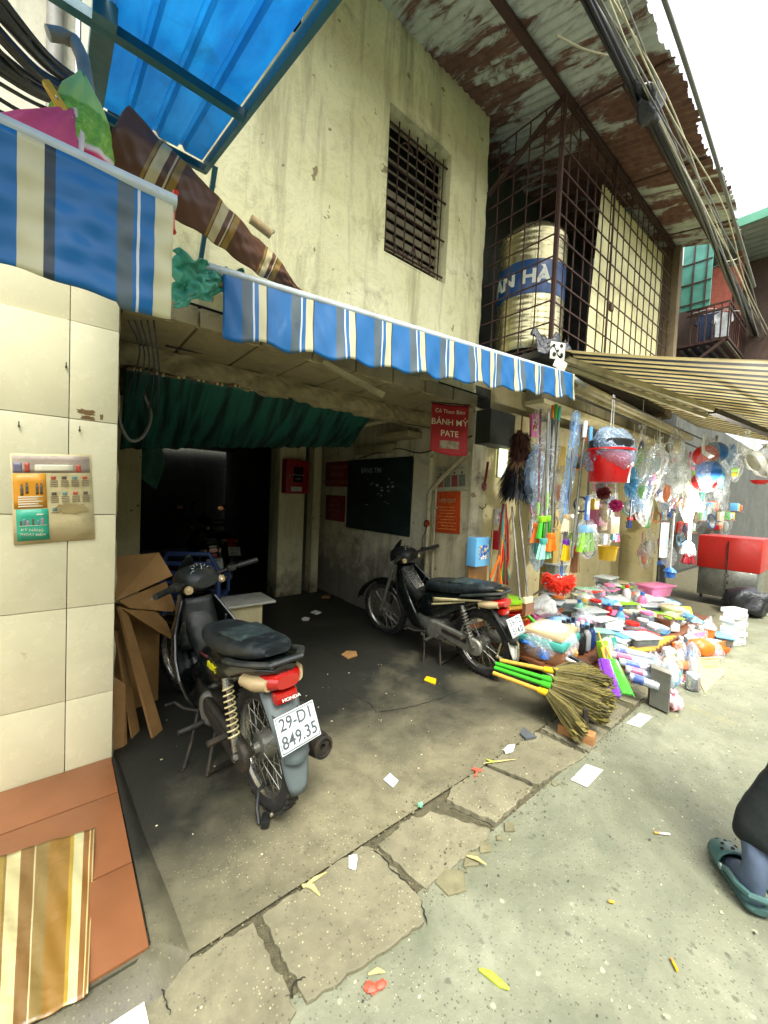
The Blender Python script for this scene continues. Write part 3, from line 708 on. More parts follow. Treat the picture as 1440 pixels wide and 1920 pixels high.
    MB().cyl((-.15,0,RW), (.15,0,RW), .012, n=8).cyl((-.145,0,RW), (-.13,0,RW), .02, n=6).build('axle', M_CHR, B)
    # ---- engine and exhaust
    en = MB().cbox((0,.50,.30), (.20,.34,.19), .04).build('engine', M_ALU if not opt.get('dark_engine') else M_IRON, B)
    MB().lathe([(0,-.128),(.07,-.125),(.085,-.11),(.088,-.09)], (0,.44,.30), 22, (1,0,0)).build('engine_cover', M_ALU, en)
    fins = MB().cyl((0,.62,.325), (0,.84,.355), .062, .055, n=14)
    for i in range(7): fins.cyl((0,.66+i*.022,.331+i*.003), (0,.668+i*.022,.332+i*.003), .075, n=14)
    fins.build('cylinder', M_IRON, en)
    MB().cyl((-.05,.62,.44), (.03,.66,.46), .03, n=10).tube([(0,.66,.45),(.02,.74,.44),(0,.80,.40)], .014, 8).build('carburettor', M_ALU, en)
    ex = MB().tube([(.02,.84,.31),(.05,.86,.25),(.09,.78,.20),(.12,.60,.19),(.135,.40,.215),(.14,.30,.235)], .016, 8).build('exhaust_pipe', M_IRON, B)
    MB().lathe([(0,.0),(.028,.0),(.05,.06),(.056,.12),(.056,.40),(.05,.445),(.038,.45),(.036,.44),(0.03,.44),(.014,.44),(.013,.40),(0,.40)], (.15,.20,.27), 20, (.03,-1,.10)).build('muffler', opt.get('muffler', M_ALU), ex)
    MB().cbox((.222,.06,.27), (.012,.24,.05), .006).build('heat_shield', M_CHR, ex)
    # ---- centre body: spine, leg shield
    loft_y([(.50,.50,.075,.09),(.62,.50,.07,.085),(.74,.54,.075,.08),(.84,.62,.085,.09),(.90,.70,.08,.08)], n=16).build('spine_cover', opt.get('inner', M_BLKP), B)
    cols = [(.80,.975,.085,.10),(.72,.985,.13,.17),(.63,.98,.175,.25),(.53,.955,.20,.31),(.43,.91,.20,.33),(.34,.85,.175,.31),(.27,.79,.13,.24)]
    def shield(u, v):
        t = v*(len(cols)-1); i = min(int(t), len(cols)-2); q = t-i; q = q*q*(3-2*q) if False else q
        z, yf, w, d = [cols[i][k]*(1-q)+cols[i+1][k]*q for k in range(4)]
        a = (u-.5)*PI*1.06
        return (math.copysign(abs(math.sin(a))**.8, a)*w, yf-d*(1-abs(math.cos(a))**1.2*math.copysign(1, math.cos(a))), z)
    ls = MB().sheet(shield, 24, 24).build('leg_shield', opt.get('shield', body), B, solid=.014, angle=60)
    MB().sheet(lambda u, v: ((u-.5)*(.17+.07*v), .885-.045*v-.03*math.cos((u-.5)*PI), .79-.30*v), 8, 8).build('inner_panel', opt.get('inner', M_BLKP), ls, solid=.012)
    if opt.get('sticker'): MB().box((-.01,.815,.655), (.06,.002,.03), (R(-8),0,0)).box((.0,.809,.62), (.045,.002,.018), (R(-8),0,0)).build('sticker', M_WDEC, ls)
    for s in (-1, 1):
        MB().tube([(s*.12,.86,.52),(s*.135,.80,.60),(s*.12,.75,.68)], .006, 6).build('shield_trim', M_CHR, ls)
        MB().cyl((s*.10,.44,.235), (s*.255,.42,.24), .017, .015, n=10).build('foot_peg', M_BLKP, B)
        MB().tube([(s*.09,.16,.30),(s*.12,.10,.34),(s*.15,.06,.36)], .011, 8).cyl((s*.15,.06,.36), (s*.235,.05,.365), .014, n=8).build('passenger_peg', M_IRON, B)
    if opt.get('rack'):
        rk = MB()
        for i in range(6): rk.tube([(-.06+.024*i,.86,.76),(-.05+.02*i,.70,.60)], .004, 5)
        for t in (0,.33,.66,1): rk.tube([(-.06+.01*t,.86-.16*t,.765-.16*t),(.06-.01*t,.86-.16*t,.765-.16*t)], .004, 5)
        rk.build('luggage_rack', M_CHR, B)
    # ---- stand
    MB().tube([(-.07,.40,.22),(-.12,.36,.10),(-.15,.33,.015)], .011, 8).tube([(.07,.40,.22),(.12,.36,.10),(.15,.33,.03)], .011, 8).bar((-.15,.33,.03),(.15,.33,.04),.02,.012).build('centre_stand', M_IRON, B)
    MB().tube([(-.11,.56,.26),(-.17,.50,.12),(-.22,.47,.01)], .009, 8).bar((-.24,.45,.012),(-.19,.5,.012),.02,.01).build('side_stand', M_IRON, B)
    MB().tube([(.12,.46,.30),(.16,.44,.33),(.17,.36,.36)], .008, 6).build('brake_pedal', M_IRON, B)
    MB().tube([(-.12,.52,.26),(-.17,.62,.25),(-.2,.68,.27),(-.25,.68,.27)], .008, 6).build('gear_pedal', M_IRON, B)
    # ---- front assembly turns about the steering head
    S = bpy.data.objects.new('front_fork', None); COL.objects.link(S); S.parent = B
    hd = Vector((0,.975,.80)); ax = (Vector((0,.975,.80))-Vector((0,1.20,RW))).normalized()
    HD = Vector((0,-.045,-.062))
    SM = Matrix.Translation(hd) @ Matrix.Rotation(steer, 4, ax) @ Matrix.Translation(-hd)
    c = (0, WB, RW-.004)
    wheel(S, 'front_wheel', c, RW-.004, .034, .058, (M_TYRE, M_CHR, M_ALU))
    for s in (-1, 1):
        MB().cyl((s*.075,WB,RW), (s*.075,1.10,.55), .016, n=10).cyl((s*.075,1.11,.53), (s*.07,.99,.80), .019, n=10).build('fork_leg', M_IRON if s > 0 else M_ALU, S)
    rf = .325
    def ffend(u, v):
        a = R(8)+R(150)*v; beak = .05*max(0, 1-v*3.2)
        w = .062*(1-.55*max(0, 1-v*2.6)**2); b = (u-.5)*PI
        rad = rf - .035*(1-math.cos(b)) + beak*.9
        return (math.sin(b)*w, WB+math.cos(a)*rad+beak*.6, RW+math.sin(a)*rad)
    MB().sheet(ffend, 12, 26).build('front_fender', opt.get('fender', body), S, solid=.006, angle=60)
    hc = loft_y([(1.105,.925,.045,.045),(1.08,.93,.085,.075),(1.02,.945,.105,.085),(.95,.955,.11,.078),(.885,.955,.10,.06),(.85,.95,.07,.035)], n=22, p=2.5).build('headlight_cowl', opt.get('cowl', M_BLKP), S)
    MB().lathe([(.0,.012),(.04,.008),(.062,-.012),(.066,-.03)], (0,1.10,.925), 20, (0,1,.12), sx=1.15).build('headlight', pm('lamp_glass', '9aa6a6', .1, var=.2, coat=1.0), hc)
    MB().loft([oval(1.06,1.0,.06,.01,14), oval(1.03,1.05,.045,.008,14), oval(1.0,1.095,.018,.005,14)]).build('visor', M_BLK, hc)
    dial = MB().lathe([(.0,.012),(.052,.010),(.062,.002),(.064,-.02)], (0,.905,1.005), 24, (0,-.62,.78), sx=1.15).build('speedometer', M_GLASS, hc)
    dt = Matrix.Translation((0,.9,1.0)); zax = Vector((0,-.62,.78)).normalized(); yax = Vector((0,.78,.62)).normalized()
    tk = MB()
    for i in range(11):
        a = R(220-26*i); d0 = Vector((math.cos(a)*1.1,0,0))+yax*math.sin(a); q = Vector((0,.905,1.005))+zax*.0135
        tk.bar(q+d0*.040, q+d0*.053, .003, .0015, zax)
    tk.bar(Vector((0,.905,1.005))+zax*.014, Vector((.02,.905,1.005))+zax*.014+yax*.03, .003, .0015, zax).build('dial_marks', M_WDEC, dial)
    MB().torus((0,.905,1.005), (0,-.62,.78), .062, .004, 24, 6).build('dial_ring', M_ALU, dial)
    MB().tube([(-.335,.80,.985),(-.20,.86,.975),(-.08,.93,.95),(.08,.93,.95),(.20,.86,.975),(.335,.80,.985)], .011, 8).build('handlebar', M_IRON, S)
    for s in (-1, 1):
        MB().cyl((s*.345,.795,.987), (s*.225,.848,.977), .017, n=10).build('grip', M_BLKP, S)
        MB().cbox((s*.19,.868,.974), (.055,.045,.04), .01, (0,0,-s*.4)).build('switch', M_BLKP, S)
        MB().tube([(s*.18,.895,.972),(s*.26,.885,.96),(s*.34,.845,.965)], .006, 6).build('lever', M_ALU, S)
        MB().lathe([(.0,.012),(.022,.006),(.027,-.01)], (s*.115,.868,.925), 14, (s*.4,-.9,.1)).build('front_signal', M_AMB, hc)
        if s in opt.get('mirrors', (-1, 1)):
            mi = MB().tube([(s*.17,.87,.99),(s*.20,.885,1.08),(s*.255,.88,1.145),(s*.27,.875,1.19)], .005, 6).build('mirror_stalk', M_IRON, S)
            MB().lathe([(0,.0),(.045,.0),(.05,.012),(.03,.026),(0,.03)], (s*.275,.868,1.225), 16, (0,1,0), sy=.75).build('mirror_shell', M_BLKP, mi)
            MB().lathe([(0,0),(.041,0.0),(.041,.002)], (s*.275,.864,1.225), 16, (0,1,0), sy=.75).build('mirror_glass', M_MIRR, mi)
    for ch in S.children:
        if ch.name.split('.')[0] in ('headlight_cowl','handlebar','grip','switch','lever','mirror_stalk'): ch.location = HD
    for q in range(3): MB().tube([(-.03+.03*q,.93,.92),(-.05+.04*q,1.02,.88),(-.02+.02*q,1.0,.78)], .005, 6).build('cable', M_IRON, S)
    for ch in list(S.children):
        mb_ = SM @ ch.matrix_basis; ch.parent = B; ch.matrix_parent_inverse = Matrix.Identity(4); ch.matrix_basis = mb_
    bpy.data.objects.remove(S)
    B.scale = (.955,)*3
    return B
bike1 = make_bike('black motorbike seen from behind, number plate 29-D1 849.35, beside the tiled pillar', (.735, 1.63, .012), R(3.2), R(-3.0), R(18), ('29-D1', '849.35'),
    dict(stripe='yellow', chaincase=M_IRON, cowl=M_GRYP, inner=M_GRYP, shield=M_BLK, mirrors=(), sticker=True, maker=True, plate_yaw=6, dark_engine=True, muffler=M_IRON, spring=M_CRM))
bike2 = make_bike('black motorbike with cream side stripes leaning by the blackboard wall', (2.63, 1.86, .012), R(1.5), R(-5), R(8), ('59-T2', '514.0'),
    dict(stripe='cream', chaincase=M_ALU, rack=True, guard=M_BLKP, flap=M_WDEC, mirrors=(1,)))
# ================================================================== roof, cage, tank
RB, RG, RW_, RC, RD = (.008,.15,.40), hexc('56666c'), hexc('d8dcd6'), hexc('cfcba4'), hexc('2b3a44')
def corr(x0, x1, ya, za, yb, zb, per=.076, amp=.009, ny=6, rag=0.0, seed=0, th=0):
    r = random.Random(seed); k = max(8, int((x1-x0)/per*8)); jag = [r.uniform(-rag, rag) for _ in range(k+1)]
    def fn(u, v):
        x = x0+(x1-x0)*u; i = int(u*k); e = jag[min(i//4*4, k)]
        y = ya+(yb-ya)*v + e*(v if v > .8 else 0)*math.copysign(1, yb-ya); z = za+(zb-za)*v
        return (x, y, z+amp*math.sin(2*PI*x/per))
    return MB().sheet(fn, k, ny)
roof = thing('roof', 'rusty corrugated iron roof sheets overhanging the street above the cage', 'roof', (0, 0, 0))
xs = [-.2, .62, 1.44, 2.26, 3.02, 3.72, 4.42, 5.1, 5.72]
for i in range(len(xs)-1):
    yb, zb = (.93, 4.345) if i < 3 else (.99+.03*math.sin(i*3), 4.365)
    dz = .008*(i % 2)
    corr(xs[i], xs[i+1]+.05, 2.95, 4.94+dz, yb, zb+dz, rag=.012, seed=i).build('roof_sheet', M_ROOF, roof, angle=80)
MB().bar((-.2, 1.65, 4.525), (5.75, 1.65, 4.525), .05, .035).build('purlin', M_RUSTBAR, roof)
MB().cyl((3.1, 1.28, 4.40), (6.0, 1.28, 4.40), .008, n=6).build('purlin_rod', M_RUSTBAR, roof)
for x in (3.1, 4.2, 5.3): MB().cyl((x, 1.0, 4.36), (x+.02, 1.66, 4.50), .008, n=6).build('rafter_rod', M_RUSTBAR, roof)
MB().bar((2.93, 2.29, 4.1), (2.97, 1.66, 4.5), .03, .03).build('brace', M_RUSTBAR, roof)

CX0, CX1, CY, CZ0, CZ1 = 2.955, 5.66, 1.65, 2.62, 4.50
cage = thing('balcony_cage', 'rusty iron bar cage jutting over the stall round the water tank', 'cage', (CX0, CY, CZ0))
barv = MB().box((0,0,(CZ1-CZ0)/2), (.0085,.0085,CZ1-CZ0)).build('cage_bar', M_RUSTBAR, cage)
n = 17
for i in range(n+1):
    o = barv if i == 0 else share(barv, 'cage_bar', cage); o.location = (i*(CX1-CX0)/n + (random.uniform(-.012, .012) if 0 < i < n else 0), 0, 0)
    o.rotation_euler = (0, R(random.uniform(-.35, .35)), 0)
for i in range(1, 5): share(barv, 'cage_bar', cage, (0, i*.135, 0), (R(random.uniform(-.5, .5)), 0, 0))
hb = MB().box(((CX1-CX0)/2, -.013, 0), (CX1-CX0, .007, .011)).build('cage_rail', M_RUSTBAR, cage)
hs_ = MB().box((-.012, .32, 0), (.007, .66, .011)).build('cage_side_rail', M_RUSTBAR, cage)
for j in range(12):
    z = .015+j*.168
    if z > CZ1-CZ0: break
    (hb if j == 0 else share(hb, 'cage_rail', cage)).location = (0, 0, z)
    (hs_ if j == 0 else share(hs_, 'cage_side_rail', cage)).location = (0, 0, z)
MB().bar((0, -.02, 0), (0, -.02, CZ1-CZ0), .022, .02, (0,1,0)).build('corner_post', M_RUSTBAR, cage)
MB().box((.95, -.028, 1.0), (.016, .014, 1.85)).build('door_stile', M_RUSTBAR, cage)
MB().cbox((1.0, -.04, .62), (.06, .03, .07), .01).build('padlock', pm('old_brass', '5a4730', .5, metal=.6), cage)
M_FLOORC = pm('cage_floor', '4c4536', .9, var=.4, dirt='241f16')
MB().box(((CX1-CX0)/2, .4, -.04), (CX1-CX0+.05, .86, .05)).build('cage_floor', M_FLOORC, cage)
M_YPAN = pm('cream_corrugated', 'eae4ae', .6, var=.12, scale=5, bump=.1, dirt='8f854f', dirtamt=.35)
pan = MB().sheet(lambda u, v: (.86+.10*(1-v)*(1-u)*(-1)+(1.80-.02)*u+.06*v*(1-u), .075+.008*math.sin(u*PI*2*34), -.01+1.82*v*(1-.03*(1-u))), 34*8, 12).build('corrugated_panel', M_YPAN, cage, angle=80)
# dark house behind the cage and beyond
bh = thing('building', 'dark recessed upper storey behind the iron cage', 'building')
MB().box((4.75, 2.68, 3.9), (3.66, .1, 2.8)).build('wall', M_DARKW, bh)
MB().box((5.75, 2.0, 3.55), (.12, .84, 2.1)).build('side_pillar', m_plaster('brown_pillar', '6e6046', '83745a', '30281c'), bh)
M_STEEL = N('stainless_tank'); v = M_STEEL.coord('Object'); n1 = M_STEEL.noise(M_STEEL.coord('Object', (1,1,.15)), 9, 4, .6); n2 = M_STEEL.noise(v, 5, 5, .6)
M_STEEL.set(Base_Color=M_STEEL.mix(M_STEEL.ramp(n2, [(.45, 0.0), (.7, .5)]), hexc('bdb58c'), hexc('7d7048')), Metallic=.85, Roughness=M_STEEL.ramp(n1, [(.3, .16), (.7, .38)])); M_STEEL.bump(n1, .25, .01); M_STEEL = M_STEEL.mat
tank = thing('water_tank', 'ribbed stainless steel water tank with blue lettered band inside the cage', 'water tank', (3.27, 2.03, 2.70))
pr = [(0,.0),(.27,.0),(.285,.03)]
z = .05
while z < .98:
    rib = .004 if (z < .42 or z > .74) else 0
    pr += [(.285, z), (.285+rib, z+.012), (.285, z+.024)]; z += .048
pr += [(.28, 1.0), (.24, 1.05), (.12, 1.09), (.10, 1.12), (0, 1.12)]
MB().lathe(pr, (0,0,0), 48).build('shell', M_STEEL, tank, angle=50)
band = MB().lathe([(.2862,.44),(.288,.445),(.288,.715),(.2862,.72)], (0,0,0), 48).build('blue_band', pm('blue_band', '16406f', .35, var=.12, scale=5, bump=.03), tank)
def roundtank(c, a0=0.0, r=.2895):
    a = a0+c.x/r; return Vector((math.sin(a)*(r+c.z), -math.cos(a)*(r+c.z), c.y))
va = math.atan2(3.27, 2.03)     # direction facing the street corner
text('TÂN HÀ', .155, pm('white_print', 'c9cbbb', .4, var=.1, bump=0), 'band_lettering', tank, (0,0,.575), bend=lambda c: roundtank(c, -va-.56), bold=.006, sx=1.12, extrude=.001)
MB().cyl((-.2,-.1,-.13),(-.2,-.1,.02), .02, n=8).cyl((.2,-.1,-.13),(.2,-.1,.02), .02, n=8).cyl((0,.2,-.13),(0,.2,.02), .02, n=8).lathe([(.25,-.13),(.27,-.13),(.27,-.10),(.25,-.10)], n=24, close=True).build('base_ring', M_IRON, tank)
M_BTARP = pm('black_tarp', '23262a', .35, var=.3, scale=8, bump=.5, bdist=.02)
def crumple(name, label, cat, c, size, mat, seed, noise=.5, sub=3, group=None, parent=None):
    o = MB().blob((0,0,0), size, sub=sub, noise=noise, seed=seed).build(name, mat, parent, loc=c, angle=180)
    if parent is None: tag(o, label, cat, group)
    return o
# black sheeting under the tank: a crumpled sheet with folds
bt = MB().sheet(lambda u, v: (2.80+.55*u, 1.72-.10*math.sin(u*PI)-.10*v, 2.70-.16*v+.03*math.sin(u*19+v*5)+.02*math.sin(u*37-v*11)), 40, 16).build('plastic_sheet', M_BTARP, solid=.003, angle=180)
tag(bt, 'crumpled black plastic sheet tucked under the water tank', 'plastic sheet')
jb = thing('junction_plate', 'punched white metal bracket plate at the cage corner above the awning', 'bracket', (2.93, 1.56, 2.56), rz=R(-25))
jm = pm('white_metal_plate', 'c6c8b4', .45, var=.15, scale=10, dirt='6e6a52')
MB().cbox((0,0,0), (.13,.006,.13), .003).cbox((.03,-.002,-.10), (.11,.006,.08), .003, (0,.4,0)).build('plate', jm, jb)
for (a, b, r) in ((-.035,.035,.012),(.03,.04,.014),(-.03,-.03,.016),(.035,-.025,.012),(0,0,.01)): MB().cyl((a,-.0045,b),(a,-.0065,b), r, n=10).build('punched_hole', crack, jb)

# ================================================================== striped awnings
PAT = [(0, RG), (.18, RB), (.20, RW_), (.235, RB), (.314, RC), (.47, RD), (.50, RB)]
M_AW2 = stripes('blue_striped_canvas', PAT, rep=11.3, mirror=.62, transl=.35, grime=.06, wr=.3, off=.66)
M_AW1 = stripes('blue_wide_striped_canvas', [(0, RC), (.17, RD), (.245, RB), (.69, RG), (.82, RB), (.85, RW_), (.875, RB), (.985, RB)], rep=1.0, transl=.30, grime=.12, wr=.2)
M_RAIL = pm('white_awning_rail', 'aeb9b8', .4, var=.2, scale=8, dirt='6d6a58', dirtamt=.6)
M_CREAMRAIL = pm('cream_awning_arm', 'b9b188', .5, var=.2, scale=9, dirt='4d4630', dirtamt=.6)
aw1 = thing('awning', 'blue wide-striped awning valance hanging in front of the tiled pillar', 'awning', (0, 1.05, 2.03), group='striped canvas awnings')
def v1(u, v):
    x = -.85+1.05*u; hgt = .235+.02*math.sin(u*9.0)-.05*max(0, .78-u)*.9+(.012 if u > .9 else 0)
    wr_ = .004*math.sin(u*47+v*6)*v + .003*math.sin(u*83-v*11)*math.sin(v*PI) + .0025*math.sin(v*26+u*14)
    return (x, -.012+.018*math.sin(u*21)*v-.03*v*math.sin(u*PI*2.3)*.6+wr_, .012-hgt*v+.0025*math.sin(u*61)*v)
MB().sheet(lambda u, v: v1(u, v), 140, 20).build('valance', stripes('blue_wide_canvas', [(0, RC), (.17, RD), (.245, RB), (.69, RG), (.82, RB), (.85, RW_), (.875, RB), (.985, RB)], rep=1.05/.225, transl=.3, grime=.07, wr=.1, off=.493), aw1, angle=180, solid=.002)
MB().cyl((-.9,.0,.02), (.207,.0,.02), .017, n=14).build('front_rail', M_RAIL, aw1)
MB().cyl((-.9,.04,-.005), (.200,.04,-.005), .024, n=12).build('roller', pm('raw_wood_roller', 'b39b6c', .7, var=.3, scale=20), aw1)
MB().tube([(.205,.0+.026*math.cos(a),.0+.042*math.sin(a)) for a in np.linspace(-1.3, 2.0, 14)], .006, 8).build('end_hook', pm('red_plastic', 'c2362c', .35), aw1)
aw2 = thing('awning', 'long blue and white striped awning with scalloped edge over the passage', 'awning', (0, 0, 0), group='striped canvas awnings')
A0, A1 = Vector((.52, 1.75, 2.290)), Vector((2.955, 1.45, 2.352))
def v2(u, v):
    p = A0.lerp(A1, u); sag = -.012*math.sin(u*PI); L = .285-.10*u+.012*math.sin(u*PI*2*11.3)
    out = .02*math.sin(u*PI*2*5.6)*v + .03*v + .006*math.sin(u*97+v*5)*v + .004*math.sin(u*171-v*7)*math.sin(v*PI)
    return (p.x, p.y-.02-out*.6, p.z+.012+sag-L*v)
MB().sheet(v2, 260, 16).build('valance', M_AW2, aw2, angle=180, solid=.002)
MB().cyl(A0+Vector((-.07,.0,.0)), A1+Vector((.0,.0,.0)), .02, n=12).build('front_rail', M_RAIL, aw2)
MB().cyl(A0+Vector((-.085,.02,-.035)), A0+Vector((.3,.02,-.03)), .03, n=14).build('roller_end', pm('raw_wood_roller', 'b39b6c', .7), aw2)
def top2(u, v):
    p = A0.lerp(A1, u); q = Vector((.56+2.33*u, FY-.01, 2.47+.04*u)); r = p.lerp(q, v); r.z += .012-.035*math.sin(v*PI)+.006*math.sin(u*60)*math.sin(v*PI); return r
MB().sheet(top2, 90, 10).build('canopy', M_AW2, aw2, angle=180, solid=.002)
MB().bar(ony(606, 680, 2.24), ony(720, 742, 2.02), .05, .03).build('folding_arm', M_CREAMRAIL, aw2)
for (a, b) in ((.9, 1.5), (2.2, 2.75)):
    p = A0.lerp(A1, (b-.52)/2.435)
    MB().bar((a, 2.28, 2.34), (b, p.y+.03, p.z-.035), .045, .028).build('folding_arm', M_CREAMRAIL, aw2)
MB().bar((2.955, 1.45, 2.345), (3.30, 1.50, 2.36), .03, .022).build('rail_end', M_RAIL, aw2)
# yellow and navy awning over the stall
YA, YB, YC = hexc('d3c9a2'), hexc('2f4356'), hexc('c4ba98')
M_AW3 = stripes('yellow_navy_canvas', [(0, YA), (.26, YB), (.50, YC), (.62, YA), (.76, YB), (.97, YA)], rep=13, transl=.5, grime=.3, wr=.25)
aw3 = thing('awning', 'faded yellow and navy striped awning spread over the housewares stall', 'awning', (0, 0, 0), group='striped canvas awnings')
def f3(u, v):
    x = 3.0+4.2*u; y = 1.63-1.45*v; z = 2.61-.43*v+.03*math.sin(v*PI)*math.sin(u*4)-.015*math.sin(v*PI)
    return (x, y, z)
MB().sheet(f3, 120, 24).build('canopy', M_AW3, aw3, angle=180, solid=.002)
MB().bar((3.02, 1.60, 2.545), (3.86, .79, 2.17), .06, .04).bar((3.08, 1.62, 2.50), (3.9, .83, 2.13), .03, .03).build('upper_arm', M_CREAMRAIL, aw3)
MB().bar((3.86, .79, 2.16), (5.4, .55, 2.12), .05, .04).build('forearm', M_IRON, aw3)
MB().cyl((3.28, 1.52, 2.36), (6.6, 1.56, 2.36), .035, n=12).build('roller', stripes('rolled_canvas', [(0, YA), (.4, YB), (.8, YC)], rep=14), aw3)
MB().bar((3.25, 1.585, 2.345), (6.6, 1.62, 2.345), .02, .05).build('cassette', M_CREAMRAIL, aw3)
pb = MB().sheet(lambda u, v: (4.72+.6*u, .92-.16*v, 2.335-.06*v-.001), 4, 3).build('patch_banner', pm('faded_print_cloth', 'bdb9a4', .7, var=.2, dirt='8a4a40', dirtamt=.4), aw3, solid=.002)
text('TRÁCH', .10, pm('red_print', 'a5352c', .6, var=.2, bump=0), 'banner_lettering', pb, (5.05, .845, 2.292), (PI+R(-21), 0, 0), extrude=.001, bold=.003)

# ================================================================== blue canopy, brown tarp, cables
gb = N('blue_sheet_metal'); v = gb.coord('World', (8, 1, 8)); n1 = gb.noise(v, 1.2, 5, .65, .4); n2 = gb.noise(gb.coord('World'), 5, 5, .7, .5)
c = gb.mix(gb.ramp(n1, [(.35, 0.0), (.65, 1.0)]), hexc('0a5a9c'), hexc('1377b8')); c = gb.mix(gb.ramp(n2, [(.55, 0.0), (.75, .7)]), c, hexc('0c3f63'))
gb.set(Base_Color=c, Roughness=.5); tr = gb.n('BsdfTranslucent'); gb.l(c, tr.inputs[0]); mx = gb.n('MixShader'); mx.inputs[0].default_value = .42
gb.l(gb.b.outputs[0], mx.inputs[1]); gb.l(tr.outputs[0], mx.inputs[2]); gb.l(mx.outputs[0], gb.out.inputs['Surface']); M_BLUE = gb.mat
M_TEALST = pm('teal_steel', '1e5c66', .45, var=.25, scale=8, dirt='2a3a38', dirtamt=.5)
can = thing('sheet_canopy', 'translucent blue ribbed sheet canopy sloping over the shop at the left', 'canopy', (0, 0, 0))
def cz(y): return 2.93+(y-2.10)*.22
def rib(x, per=.105):
    t = (x/per) % 1.0; return .018*(1 if t < .12 else (1-(t-.12)/.08 if t < .2 else (0 if t < .92 else (t-.92)/.08)))
def canf(x0, x1, y0, y1):
    xs_ = sorted(set(list(np.arange(x0, x1, .0105))+[x1]))
    k = len(xs_)-1
    return MB().sheet(lambda u, v: (xs_[int(round(u*k))], y0+(y1-y0)*v, cz(y0+(y1-y0)*v)+rib(xs_[int(round(u*k))])+.012), k, 8)
canf(.105, .52, 2.08, .35).build('ribbed_sheet', M_BLUE, can, angle=30)
canf(-.75, .10, 1.50, .35).build('ribbed_sheet', M_BLUE, can, angle=30)
MB().bar((.535, 2.10, 2.925), (.535, .35, cz(.35)-.005), .02, .045).build('edge_angle', M_TEALST, can)
MB().bar((.09, 2.095, 2.915), (.54, 2.095, 2.915), .02, .035).build('edge_angle', M_TEALST, can)
MB().bar((-.75, 1.56, 2.79), (.53, 1.56, 2.79), .03, .03).build('purlin', M_TEALST, can)
MB().bar((-.75, .85, 2.635), (.53, .85, 2.635), .03, .03).build('purlin', M_TEALST, can)
MB().bar((.56, 2.02, 2.90), (.565, 2.29, 2.52), .02, .02).build('strut', M_TEALST, can)
MB().bar((.10, 1.5, 2.79), (.10, 2.28, 2.95), .06, .05).build('side_box', M_TEALST, can)
# brown striped tarp folded in a long taper
BR, GO, CRM_ = hexc('5e3a22'), hexc('95762f'), hexc('c6b98a')
M_BROWN = stripes('brown_striped_tarp', [(0, BR), (.40, GO), (.44, BR), (.455, CRM_), (.58, BR), (.66, CRM_), (.68, BR), (.70, GO), (.80, BR)], rep=3.6, transl=.2, grime=.15, wr=.35)
T0, T1 = ony(215, 255, 1.55), ony(572, 556, 1.86)
def bt_(u, v):
    p = T0.lerp(T1, u); w = (.098*(1-u**2.0)+.010)*(1+.06*math.sin(u*9.5+1))
    up = Vector((.32, .0, .94)); q = (v-.5)*2
    bul = .05*(1-q*q)*(1-u*.7)
    return p + up*(q*w) + Vector((0, -bul-.006*math.sin(u*23+v*3)-.003*math.sin(u*41-v*13)-.0015*math.sin(u*80+v*21), .006*math.sin(u*17+v*2)+.002*math.sin(u*53)))
tb_ = MB().sheet(bt_, 140, 30).build('folded_tarp', M_BROWN, angle=180, solid=.004); tag(tb_, 'brown and gold striped tarpaulin bunched diagonally above the blue awning', 'tarpaulin')
rl = MB().cyl(ony(470, 410, 2.0), ony(508, 440, 2.0), .022, n=12).build('awning_tube', pm('raw_wood_roller', 'b39b6c', .7)); tag(rl, 'stub of a rolled awning tube by the yellow wall', 'tube')
MB().cyl(ony(505, 437, 2.0), ony(513, 434, 2.0), .010, n=8).build('crank_pin', M_CHR, rl)
M_GNET = pm('green_net_tarp', '4fae8f', .5, var=.35, scale=10, bump=.5, bdist=.02, transl=.35, dirt='8fc7b0', dirtamt=.5)
def gsheet(u, v):
    a = ony(322, 470, 1.62).lerp(ony(470, 520, 1.86), u); b = ony(330, 585, 1.60).lerp(ony(440, 560, 1.82), u)
    p = a.lerp(b, v*(1-.45*u)); return p+Vector((.014*math.sin(v*17+u*5)+.003*math.sin(u*44+v*31), -.03*math.sin(u*9+v*7)*.6-.010*math.sin(u*31-v*19)-.003*math.sin(u*57+v*43), .012*math.sin(u*23+v*13)+.002*math.sin(u*61-v*37)))
tag(MB().sheet(gsheet, 90, 60).build('green_sheet', M_GNET, angle=180, solid=.003), 'crumpled mint green plastic sheet between the two blue awnings', 'plastic sheet')
# market bags hung on a bent pipe above the left awning
pipe = thing('bent_pipe', 'grey bent pipe rising above the left awning', 'pipe')
MB().tube([ony(90, 62, 1.35), ony(115, 66, 1.35), ony(140, 78, 1.35), ony(155, 110, 1.33), ony(163, 160, 1.30), ony(168, 215, 1.28)], .016, 10).build('tube', pm('grey_pvc', '8b8a80', .6, dirt='3d3a30'), pipe)
def bag(name, label, px, Y, prof, mats, seed, stripes_=None):
    c = ony(*px, Y); r = random.Random(seed)
    t = thing(name, label, 'bag', c, group='coloured bags on the left awning'); return t, c
t, c = bag('shopping_bag', 'green and pink lettuce-print shopping bag hanging on the bent pipe', (152, 305), 1.22, None, None, 1)
M_LET = N('lettuce_print'); v = M_LET.coord('Object'); n1 = M_LET.noise(v, 40, 6, .75, 1.5); z = M_LET.sep(v)[2]
cc = M_LET.ramp(n1, [(.3, hexc('3d7a14')), (.55, hexc('7fb52a')), (.75, hexc('b9d36a'))])
cc = M_LET.mix(M_LET.ramp(z, [(.030, 1.0), (.034, 0.0)]), cc, hexc('e6d4cf')); cc = M_LET.mix(M_LET.ramp(z, [(.018, 1.0), (.022, 0.0)]), cc, hexc('d5265a'))
